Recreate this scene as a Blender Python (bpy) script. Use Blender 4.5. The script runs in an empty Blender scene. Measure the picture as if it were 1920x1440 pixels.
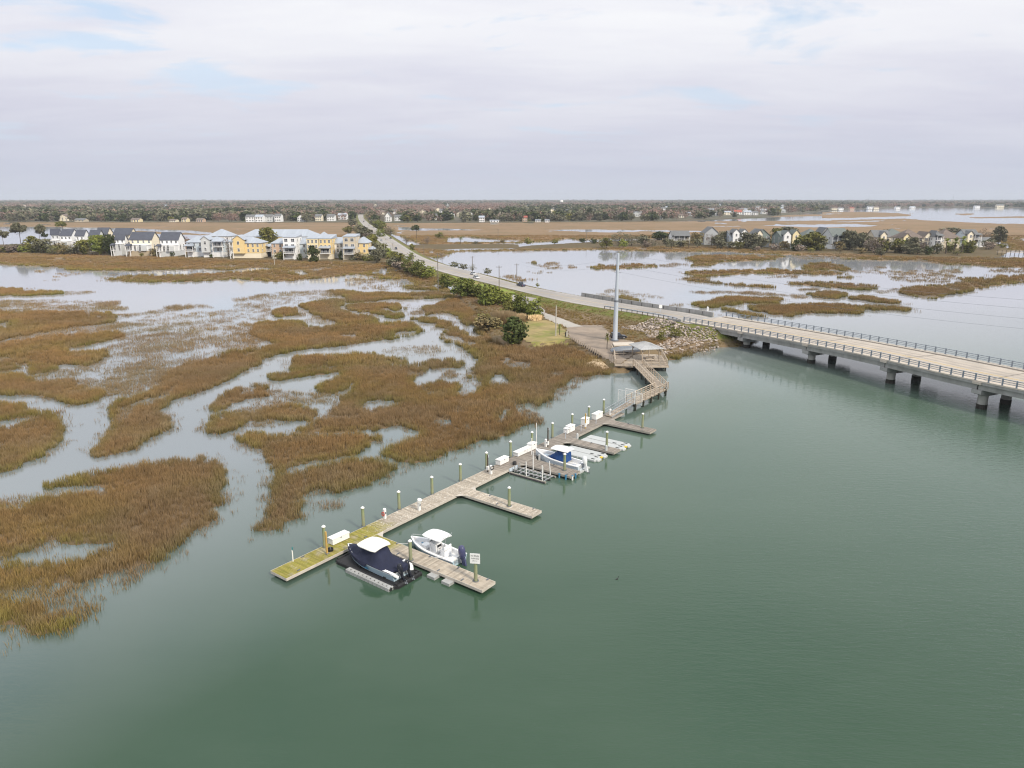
import bpy, math, random
import numpy as np
from mathutils import Vector, Matrix

S = bpy.context.scene
C = S.collection
RNG = random.Random(7)
NR = np.random.default_rng(11)
R = math.radians

# ---------------------------------------------------------------- camera
H = 32.0                      # metres above the water
FPX, HZ = 1331.0, 372.0       # focal length and horizon of the 1920 x 1440 frame
PIT = math.atan((720 - HZ) / FPX)
cam = bpy.data.cameras.new('camera')
cam.sensor_width = 36
cam.lens = FPX / 1920 * 36
cam.clip_start = 1
cam.clip_end = 40000
co = bpy.data.objects.new('camera', cam)
co.location = (0, 0, H)
co.rotation_euler = (math.pi / 2 - PIT, 0, 0)
C.objects.link(co)
S.camera = co
S.render.resolution_x, S.render.resolution_y = 1024, 768

# ---------------------------------------------------------------- sky, sun, exposure
SUN_EL, SUN_AZ = R(38), R(138)      # azimuth clockwise from +Y (north)
W = bpy.data.worlds.new('World')
S.world = W
W.use_nodes = True
nt = W.node_tree
nt.nodes.clear()
def wn(t, **k):
    n = nt.nodes.new(t)
    for a, b in k.items():
        setattr(n, a, b)
    return n
wl = nt.links.new
sky = wn('ShaderNodeTexSky', sky_type='NISHITA')
sky.sun_disc = False
sky.sun_elevation = SUN_EL
sky.sun_rotation = SUN_AZ
sky.air_density = 1.0
sky.dust_density = 1.5
tc = wn('ShaderNodeTexCoord')
sep = wn('ShaderNodeSeparateXYZ')
wl(tc.outputs['Generated'], sep.inputs[0])
def wmath(op, a, b=None):
    n = wn('ShaderNodeMath', operation=op)
    for i, x in enumerate((a, b)):
        if x is None: continue
        if isinstance(x, (int, float)): n.inputs[i].default_value = x
        else: wl(x, n.inputs[i])
    return n.outputs[0]
zc = wmath('MAXIMUM', sep.outputs['Z'], 0.0)
den = wmath('ADD', zc, 0.10)
cx, cy = wmath('DIVIDE', sep.outputs['X'], den), wmath('DIVIDE', sep.outputs['Y'], den)
comb = wn('ShaderNodeCombineXYZ')
wl(cx, comb.inputs[0]); wl(cy, comb.inputs[1])
def wnoise(scale, detail, rough, sx, sy, rot, off, dist=0.0):
    m = wn('ShaderNodeMapping')
    m.inputs['Scale'].default_value = (sx, sy, 1)
    m.inputs['Rotation'].default_value = (0, 0, R(rot))
    m.inputs['Location'].default_value = off
    wl(comb.outputs[0], m.inputs['Vector'])
    n = wn('ShaderNodeTexNoise')
    n.inputs['Scale'].default_value = scale
    n.inputs['Detail'].default_value = detail
    n.inputs['Roughness'].default_value = rough
    n.inputs['Distortion'].default_value = dist
    wl(m.outputs[0], n.inputs['Vector'])
    return n.outputs['Fac']
def wramp(f, stops):
    r = wn('ShaderNodeValToRGB')
    e = r.color_ramp.elements
    e[0].position, e[0].color = stops[0][0], stops[0][1]
    e[1].position, e[1].color = stops[-1][0], stops[-1][1]
    for p, c in stops[1:-1]:
        x = e.new(p); x.color = c
    wl(f, r.inputs[0])
    return r.outputs[0]
g4 = lambda v: (v, v, v, 1)
nA = wnoise(1.25, 8, 0.60, 0.8, 1.15, 8, (3.1, 1.7, 0), 0.4)
nB = wnoise(0.62, 8, 0.60, 0.55, 1.4, -14, (7.3, 4.4, 0), 0.4)
nC = wnoise(2.6, 6, 0.60, 0.7, 1.0, 35, (1.2, 9.4, 0), 0.5)
# cloud body: soft white sheets over grey-lavender veil
sheet = wramp(nB, [(0.38, g4(0)), (0.60, g4(1))])
puff = wramp(nC, [(0.35, g4(0)), (0.7, g4(1))])
gap = wramp(nA, [(0.345, g4(1)), (0.44, g4(0))])
hi = wramp(zc, [(0.0, g4(0)), (0.03, g4(0.12)), (0.12, g4(0.6)), (0.22, g4(1)), (1.0, g4(1))])
def wmix(f, a, b):
    m = wn('ShaderNodeMix', data_type='RGBA')
    if isinstance(f, (int, float)): m.inputs[0].default_value = f
    else: wl(f, m.inputs[0])
    for k, x in ((6, a), (7, b)):
        if isinstance(x, tuple): m.inputs[k].default_value = x
        else: wl(x, m.inputs[k])
    return m.outputs[2]
veil = wramp(zc, [(0.0, (0.47, 0.49, 0.56, 1)), (0.035, (0.445, 0.465, 0.55, 1)), (0.10, (0.50, 0.505, 0.59, 1)), (0.20, (0.585, 0.59, 0.665, 1)), (0.4, (0.68, 0.70, 0.76, 1)), (1.0, (0.86, 0.88, 0.92, 1))])
white = wramp(zc, [(0.0, (0.60, 0.61, 0.66, 1)), (0.25, (0.735, 0.74, 0.76, 1)), (0.5, (0.76, 0.78, 0.81, 1)), (1.0, (0.98, 1.0, 1.0, 1))])
sf = wmath('MULTIPLY', wmath('ADD', wmath('MULTIPLY', sheet, 0.75), wmath('MULTIPLY', puff, 0.25)), hi)
cloud = wmix(sf, veil, white)
skyn = wn('ShaderNodeVectorMath', operation='SCALE')
wl(sky.outputs[0], skyn.inputs[0]); skyn.inputs['Scale'].default_value = 0.11
blue = wmix(0.72, skyn.outputs[0], (0.46, 0.59, 0.74, 1))
gf = wmath('MULTIPLY', wmath('MULTIPLY', gap, hi), 0.8)
final = wmix(gf, cloud, blue)
bg = wn('ShaderNodeBackground')
bg.inputs['Strength'].default_value = 1.0
wl(final, bg.inputs['Color'])
wout = wn('ShaderNodeOutputWorld')
wl(bg.outputs[0], wout.inputs['Surface'])

sl = bpy.data.lights.new('sun', 'SUN')
sl.energy = 2.7
sl.angle = R(8)
sl.color = (1.0, 0.90, 0.76)
so = bpy.data.objects.new('sun', sl)
so.rotation_euler = Vector((-math.sin(SUN_AZ) * math.cos(SUN_EL), -math.cos(SUN_AZ) * math.cos(SUN_EL), -math.sin(SUN_EL))).to_track_quat('-Z', 'Y').to_euler()
C.objects.link(so)

vs = S.view_settings
vs.view_transform = 'Standard'
vs.look = 'None'
vs.exposure = 0.4
vs.gamma = 1.0
vs.use_curve_mapping = False
cyc = S.cycles
cyc.use_denoising = True
cyc.filter_width = 1.15
cyc.max_bounces = 5
cyc.diffuse_bounces = 2
cyc.glossy_bounces = 3
cyc.transmission_bounces = 3
cyc.volume_bounces = 0
cyc.transparent_max_bounces = 6
cyc.sample_clamp_indirect = 4
cyc.caustics_reflective = False
cyc.caustics_refractive = False

# ---------------------------------------------------------------- placing
cP, sP = math.cos(PIT), math.sin(PIT)
def P(px, py, z=0.0):
    """The point of the level plane z that the survey photograph shows at px, py."""
    x, y = (px - 960) / FPX, -(py - 720) / FPX
    d = (x, cP + y * sP, -sP + y * cP)
    t = (z - H) / d[2]
    return Vector((d[0] * t, d[1] * t, z))
def mpp(p):
    """metres per photograph pixel at p"""
    return (p[1] * cP - (p[2] - H) * sP) / FPX
def hz(p, py):
    """height above p's foot of the point shown at row py"""
    y = -(py - 720) / FPX
    return H + p[1] * (-sP + y * cP) / (cP + y * sP)

# ---------------------------------------------------------------- materials
MATS = {}
def mat(name, col, rough=0.7, var=0.12, scale=2.0, bump=0.0, bscale=None, metal=0.0, rnd=0.0, obj_rnd=0.0, spec=0.5, stretch=(1, 1, 1), tint=None, detail=5):
    """colour with noise variation, per-piece and per-object variation, fine relief"""
    m = bpy.data.materials.new(name)
    m.use_nodes = True
    t = m.node_tree
    b = t.nodes['Principled BSDF']
    b.inputs['Roughness'].default_value = rough
    b.inputs['Metallic'].default_value = metal
    b.inputs['Specular IOR Level'].default_value = spec
    L = t.links.new
    c = t.nodes.new('ShaderNodeTexCoord')
    mp = t.nodes.new('ShaderNodeMapping')
    mp.inputs['Scale'].default_value = stretch
    L(c.outputs['Object'], mp.inputs[0])
    n = t.nodes.new('ShaderNodeTexNoise')
    n.inputs['Scale'].default_value = scale
    n.inputs['Detail'].default_value = detail
    n.inputs['Roughness'].default_value = 0.62
    L(mp.outputs[0], n.inputs['Vector'])
    mr = t.nodes.new('ShaderNodeMapRange')
    mr.inputs[1].default_value, mr.inputs[2].default_value = 0.28, 0.72
    mr.inputs[3].default_value, mr.inputs[4].default_value = 1 - var, 1 + var
    L(n.outputs['Fac'], mr.inputs[0])
    val = mr.outputs[0]
    def mul(val, src, amt):
        q = t.nodes.new('ShaderNodeMapRange')
        q.inputs[3].default_value, q.inputs[4].default_value = 1 - amt, 1 + amt
        L(src, q.inputs[0])
        k = t.nodes.new('ShaderNodeMath'); k.operation = 'MULTIPLY'
        L(val, k.inputs[0]); L(q.outputs[0], k.inputs[1])
        return k.outputs[0]
    if rnd:
        a = t.nodes.new('ShaderNodeAttribute'); a.attribute_name = 'rnd'
        val = mul(val, a.outputs['Fac'], rnd)
    if obj_rnd:
        oi = t.nodes.new('ShaderNodeObjectInfo')
        val = mul(val, oi.outputs['Random'], obj_rnd)
    base = None
    if tint:
        n2 = t.nodes.new('ShaderNodeTexNoise')
        n2.inputs['Scale'].default_value = tint[1]
        n2.inputs['Detail'].default_value = 3
        L(c.outputs['Object'], n2.inputs['Vector'])
        rr = t.nodes.new('ShaderNodeMapRange')
        rr.inputs[1].default_value, rr.inputs[2].default_value = tint[2], tint[3]
        L(n2.outputs['Fac'], rr.inputs[0])
        mx = t.nodes.new('ShaderNodeMix'); mx.data_type = 'RGBA'
        mx.inputs[6].default_value = (*col, 1); mx.inputs[7].default_value = (*tint[0], 1)
        L(rr.outputs[0], mx.inputs[0])
        base = mx.outputs[2]
    sc = t.nodes.new('ShaderNodeVectorMath'); sc.operation = 'SCALE'
    if base is not None: L(base, sc.inputs[0])
    else: sc.inputs[0].default_value = col
    L(val, sc.inputs['Scale'])
    L(sc.outputs[0], b.inputs['Base Color'])
    if bump:
        n3 = t.nodes.new('ShaderNodeTexNoise')
        n3.inputs['Scale'].default_value = bscale or scale * 4
        n3.inputs['Detail'].default_value = 4
        L(mp.outputs[0], n3.inputs['Vector'])
        bp = t.nodes.new('ShaderNodeBump')
        bp.inputs['Strength'].default_value = bump
        bp.inputs['Distance'].default_value = 0.05
        L(n3.outputs['Fac'], bp.inputs['Height'])
        L(bp.outputs[0], b.inputs['Normal'])
    MATS[name] = m
    return m

mat('old_wood', (0.40, 0.335, 0.265), 0.85, 0.28, 1.5, 0.3, 14, rnd=0.28)
mat('rail_wood', (0.36, 0.30, 0.235), 0.85, 0.25, 2.5, 0.2, 12, rnd=0.2)
mat('dark_wood', (0.085, 0.068, 0.05), 0.9, 0.3, 2, rnd=0.2)
mat('green_pile', (0.235, 0.275, 0.15), 0.85, 0.25, 2.2, 0.25, 10, stretch=(1, 1, .25), tint=((0.26, 0.24, 0.17), 0.7, 0.42, 0.6))
mat('wet_pile', (0.03, 0.03, 0.022), 0.6, 0.3, 5)
mat('yellow_wood', (0.50, 0.33, 0.10), 0.7, 0.15, 3, stretch=(1, 1, .3))
mat('white_plastic', (0.80, 0.80, 0.79), 0.45, 0.05, 3)
mat('white_gel', (0.82, 0.83, 0.84), 0.22, 0.03, 2, spec=0.6)
mat('cream_gel', (0.80, 0.78, 0.73), 0.3, 0.03, 2)
mat('pale_blue_gel', (0.42, 0.55, 0.63), 0.2, 0.04, 2, spec=0.6)
mat('blue_grey_gel', (0.55, 0.63, 0.70), 0.2, 0.04, 2, spec=0.6)
mat('navy_cloth', (0.012, 0.016, 0.042), 0.85, 0.25, 1.6, 0.5, 3)
mat('royal_cloth', (0.008, 0.055, 0.20), 0.8, 0.2, 1.6, 0.4, 3)
mat('black_rubber', (0.018, 0.018, 0.02), 0.6, 0.2, 4)
mat('violet_cowl', (0.06, 0.065, 0.14), 0.2, 0.1, 2)
mat('black_gloss', (0.015, 0.017, 0.025), 0.18, 0.1, 4)
mat('grey_float', (0.36, 0.365, 0.36), 0.55, 0.12, 2.5, rnd=0.08)
mat('pale_float', (0.47, 0.49, 0.49), 0.5, 0.06, 1.6)
mat('dark_gap', (0.02, 0.022, 0.022), 0.8, 0.1, 3)
mat('alu', (0.55, 0.57, 0.59), 0.38, 0.06, 5, metal=0.75)
mat('galv', (0.47, 0.52, 0.59), 0.5, 0.06, 0.7, metal=0.05, stretch=(1, 1, .12))
mat('galv_dark', (0.20, 0.22, 0.25), 0.55, 0.15, 3, metal=0.4)
mat('clear_glass', (0.05, 0.07, 0.085), 0.05, 0.05, 1)
mat('pane_glass', (0.035, 0.042, 0.055), 0.12, 0.2, 0.6, spec=0.6)
mat('yellow_paint', (0.70, 0.50, 0.04), 0.5, 0.06, 3)
mat('red_plastic', (0.42, 0.09, 0.07), 0.5, 0.1, 3)
mat('blue_paint', (0.05, 0.20, 0.34), 0.5, 0.1, 3)
mat('teal_plastic', (0.05, 0.19, 0.21), 0.6, 0.1, 3)
mat('sign_white', (0.80, 0.80, 0.80), 0.4, 0.03, 3)
mat('sign_ink', (0.03, 0.03, 0.035), 0.6, 0.05, 3)
mat('concrete', (0.35, 0.345, 0.335), 0.85, 0.2, 0.9, 0.15, 6, stretch=(1, 1, .12), tint=((0.27, 0.265, 0.25), 0.25, 0.45, 0.7))
mat('concrete_deck', (0.46, 0.405, 0.345), 0.88, 0.12, 0.35, 0.1, 8, tint=((0.41, 0.365, 0.315), 0.13, 0.40, 0.60))
mat('pale_curb', (0.55, 0.49, 0.42), 0.85, 0.1, 0.6)
mat('column_concrete', (0.37, 0.36, 0.335), 0.85, 0.25, 1.2, 0.15, 6, stretch=(1, 1, .15))
mat('tyre_worn_deck', (0.365, 0.325, 0.285), 0.85, 0.14, 0.35, stretch=(1, 1, 1))
mat('joint_seal', (0.16, 0.145, 0.13), 0.9, 0.2, 2)
mat('worn_asphalt', (0.315, 0.292, 0.272), 0.92, 0.12, 0.15)
mat('tide_stain', (0.028, 0.024, 0.018), 0.7, 0.5, 1.6)
mat('blue_rail', (0.25, 0.29, 0.34), 0.5, 0.08, 2, metal=0.2)
mat('asphalt_old', (0.36, 0.335, 0.31), 0.92, 0.10, 0.18, 0.1, 5, stretch=(1, 1, 1), tint=((0.30, 0.28, 0.265), 0.06, 0.42, 0.62))
mat('driveway', (0.40, 0.375, 0.34), 0.9, 0.1, 0.4)
mat('gravel_lot', (0.29, 0.232, 0.182), 0.95, 0.16, 0.5, 0.3, 8, tint=((0.215, 0.175, 0.14), 0.2, 0.42, 0.62))
mat('road_paint', (0.62, 0.61, 0.58), 0.8, 0.12, 1.5)
mat('road_yellow', (0.52, 0.37, 0.10), 0.8, 0.12, 1.5)
mat('lawn_green', (0.20, 0.255, 0.03), 0.95, 0.2, 0.5, 0.4, 12, tint=((0.24, 0.20, 0.06), 0.14, 0.45, 0.62))
mat('dry_lawn', (0.31, 0.24, 0.105), 0.95, 0.22, 0.5, 0.4, 12, tint=((0.20, 0.195, 0.05), 0.17, 0.42, 0.60))
mat('riprap', (0.37, 0.315, 0.275), 0.9, 0.22, 1.2, 0.3, 6, obj_rnd=0.3)
mat('oyster_sand', (0.50, 0.385, 0.255), 0.95, 0.18, 0.6, 0.4, 10)
mat('car_white', (0.72, 0.73, 0.74), 0.25, 0.02, 1)
mat('car_dark', (0.018, 0.02, 0.028), 0.22, 0.05, 1)
mat('car_blue', (0.03, 0.045, 0.085), 0.22, 0.05, 1)
mat('car_silver', (0.42, 0.43, 0.45), 0.3, 0.03, 1, metal=0.4)
mat('tyre', (0.02, 0.02, 0.02), 0.8, 0.1, 5)
mat('tail_red', (0.35, 0.02, 0.02), 0.3, 0.05, 5)
mat('bark', (0.10, 0.082, 0.065), 0.95, 0.3, 3, stretch=(1, 1, .3))
mat('pole_wood', (0.17, 0.15, 0.13), 0.9, 0.15, 1, stretch=(1, 1, .2))
mat('pale_pole', (0.44, 0.42, 0.38), 0.8, 0.1, 1)
mat('water_dark', (0.02, 0.02, 0.02), 0.5)

# ---------------------------------------------------------------- mesh builder
class MB:
    def __init__(s):
        s.v, s.f, s.m, s.r = [], [], [], []
        s.slot = 0
    def add(s, vs, fs, r=None):
        o = len(s.v)
        s.v += [tuple(v) for v in vs]
        r = RNG.random() if r is None else r
        for f in fs:
            s.f.append(tuple(i + o for i in f)); s.m.append(s.slot); s.r.append(r)
        return s
    def box(s, c, d, rz=0.0, r=None, ax=None):
        """box centred at c, size d, turned by rz (or with unit axes ax)"""
        x, y, z = d[0] / 2, d[1] / 2, d[2] / 2
        if ax: X, Y, Z = [Vector(a) for a in ax]
        else:
            k, n = math.cos(rz), math.sin(rz)
            X, Y, Z = Vector((k, n, 0)), Vector((-n, k, 0)), Vector((0, 0, 1))
        c = Vector(c)
        vs = [c + X * (i * x) + Y * (j * y) + Z * (l * z) for l in (-1, 1) for j in (-1, 1) for i in (-1, 1)]
        return s.add(vs, [(0, 2, 3, 1), (4, 5, 7, 6), (0, 1, 5, 4), (2, 6, 7, 3), (0, 4, 6, 2), (1, 3, 7, 5)], r)
    def beam(s, a, b, w, h, up=(0, 0, 1), r=None):
        """bar from a to b, w wide, h high"""
        a, b = Vector(a), Vector(b)
        d = b - a
        L = d.length
        if L < 1e-6: return s
        X = d / L
        U = Vector(up)
        if abs(X.dot(U)) > .98: U = Vector((0, 1, 0))
        Y = U.cross(X).normalized()
        Z = X.cross(Y)
        return s.box((a + b) / 2, (L, w, h), ax=(X, Y, Z), r=r)
    def cyl(s, a, b, r0, r1=None, n=10, caps=True, r=None):
        a, b = Vector(a), Vector(b)
        r1 = r0 if r1 is None else r1
        X = (b - a).normalized()
        U = Vector((0, 0, 1)) if abs(X.z) < .9 else Vector((1, 0, 0))
        Y = U.cross(X).normalized(); Z = X.cross(Y)
        vs, fs = [], []
        for i in range(n):
            t = 2 * math.pi * i / n
            e = Y * math.cos(t) + Z * math.sin(t)
            vs += [a + e * r0, b + e * r1]
        for i in range(n):
            j = (i + 1) % n
            fs.append((2 * i, 2 * j, 2 * j + 1, 2 * i + 1))
        if caps:
            fs.append(tuple(2 * i for i in range(n))[::-1]); fs.append(tuple(2 * i + 1 for i in range(n)))
        return s.add(vs, fs, r)
    def tube(s, pts, rad, n=6):
        for a, b in zip(pts, pts[1:]): s.cyl(a, b, rad, rad, n)
        return s
    def prism(s, poly, z0, z1, r=None):
        """upright prism over a counter-clockwise outline; z0/z1 may be lists"""
        n = len(poly)
        Z0 = z0 if isinstance(z0, (list, tuple)) else [z0] * n
        Z1 = z1 if isinstance(z1, (list, tuple)) else [z1] * n
        vs = [(p[0], p[1], a) for p, a in zip(poly, Z0)] + [(p[0], p[1], a) for p, a in zip(poly, Z1)]
        fs = [tuple(range(n))[::-1], tuple(range(n, 2 * n))]
        fs += [(i, (i + 1) % n, n + (i + 1) % n, n + i) for i in range(n)]
        return s.add(vs, fs, r)
    def grid(s, rows, close=False, r=None):
        """skin over rows of equally many points"""
        n = len(rows[0])
        vs = [p for q in rows for p in q]
        fs = []
        for i in range(len(rows) - 1):
            for j in range(n if close else n - 1):
                k = (j + 1) % n
                fs.append((i * n + j, i * n + k, (i + 1) * n + k, (i + 1) * n + j))
        return s.add(vs, fs, r)
    def mesh(s, name, mats, smooth=False):
        me = bpy.data.meshes.new(name)
        me.from_pydata(s.v, [], s.f)
        for m in (mats if isinstance(mats, (list, tuple)) else [mats]):
            me.materials.append(MATS[m] if isinstance(m, str) else m)
        me.polygons.foreach_set('material_index', s.m)
        a = me.attributes.new('rnd', 'FLOAT', 'FACE')
        a.data.foreach_set('value', s.r)
        if smooth: me.polygons.foreach_set('use_smooth', [True] * len(s.f))
        me.update()
        if smooth: me.set_sharp_from_angle(angle=R(52))
        return me
    def build(s, name, mats, parent=None, smooth=False, loc=None, rz=0):
        return obj(name, s.mesh(name, mats, smooth), parent, loc, rz)
def obj(name, me, parent=None, loc=None, rz=0):
    o = bpy.data.objects.new(name, me)
    C.objects.link(o)
    if parent is not None: o.parent = parent
    if loc is not None: o.location = loc
    o.rotation_euler.z = rz
    return o
def tag(o, label=None, cat=None, group=None, kind=None):
    if label: o['label'] = label
    if cat: o['category'] = cat
    if group: o['group'] = group
    if kind: o['kind'] = kind
    return o
def thing(name, label, cat, loc=(0, 0, 0), rz=0.0, group=None):
    o = bpy.data.objects.new(name, None)
    o.empty_display_size = 0.3
    C.objects.link(o)
    o.location = loc
    o.rotation_euler.z = rz
    return tag(o, label, cat, group)
def dup(root, label=None, loc=None, rz=None, group=None, scale=None):
    r = root.copy(); C.objects.link(r)
    if loc is not None: r.location = loc
    if rz is not None: r.rotation_euler.z = rz
    if scale is not None: r.scale = scale if hasattr(scale, '__len__') else (scale,) * 3
    if label: r['label'] = label
    if group: r['group'] = group
    for ch in list(root.children):
        c = ch.copy(); C.objects.link(c); c.parent = r
        for g in list(ch.children):
            d = g.copy(); C.objects.link(d); d.parent = c
    return r

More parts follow.
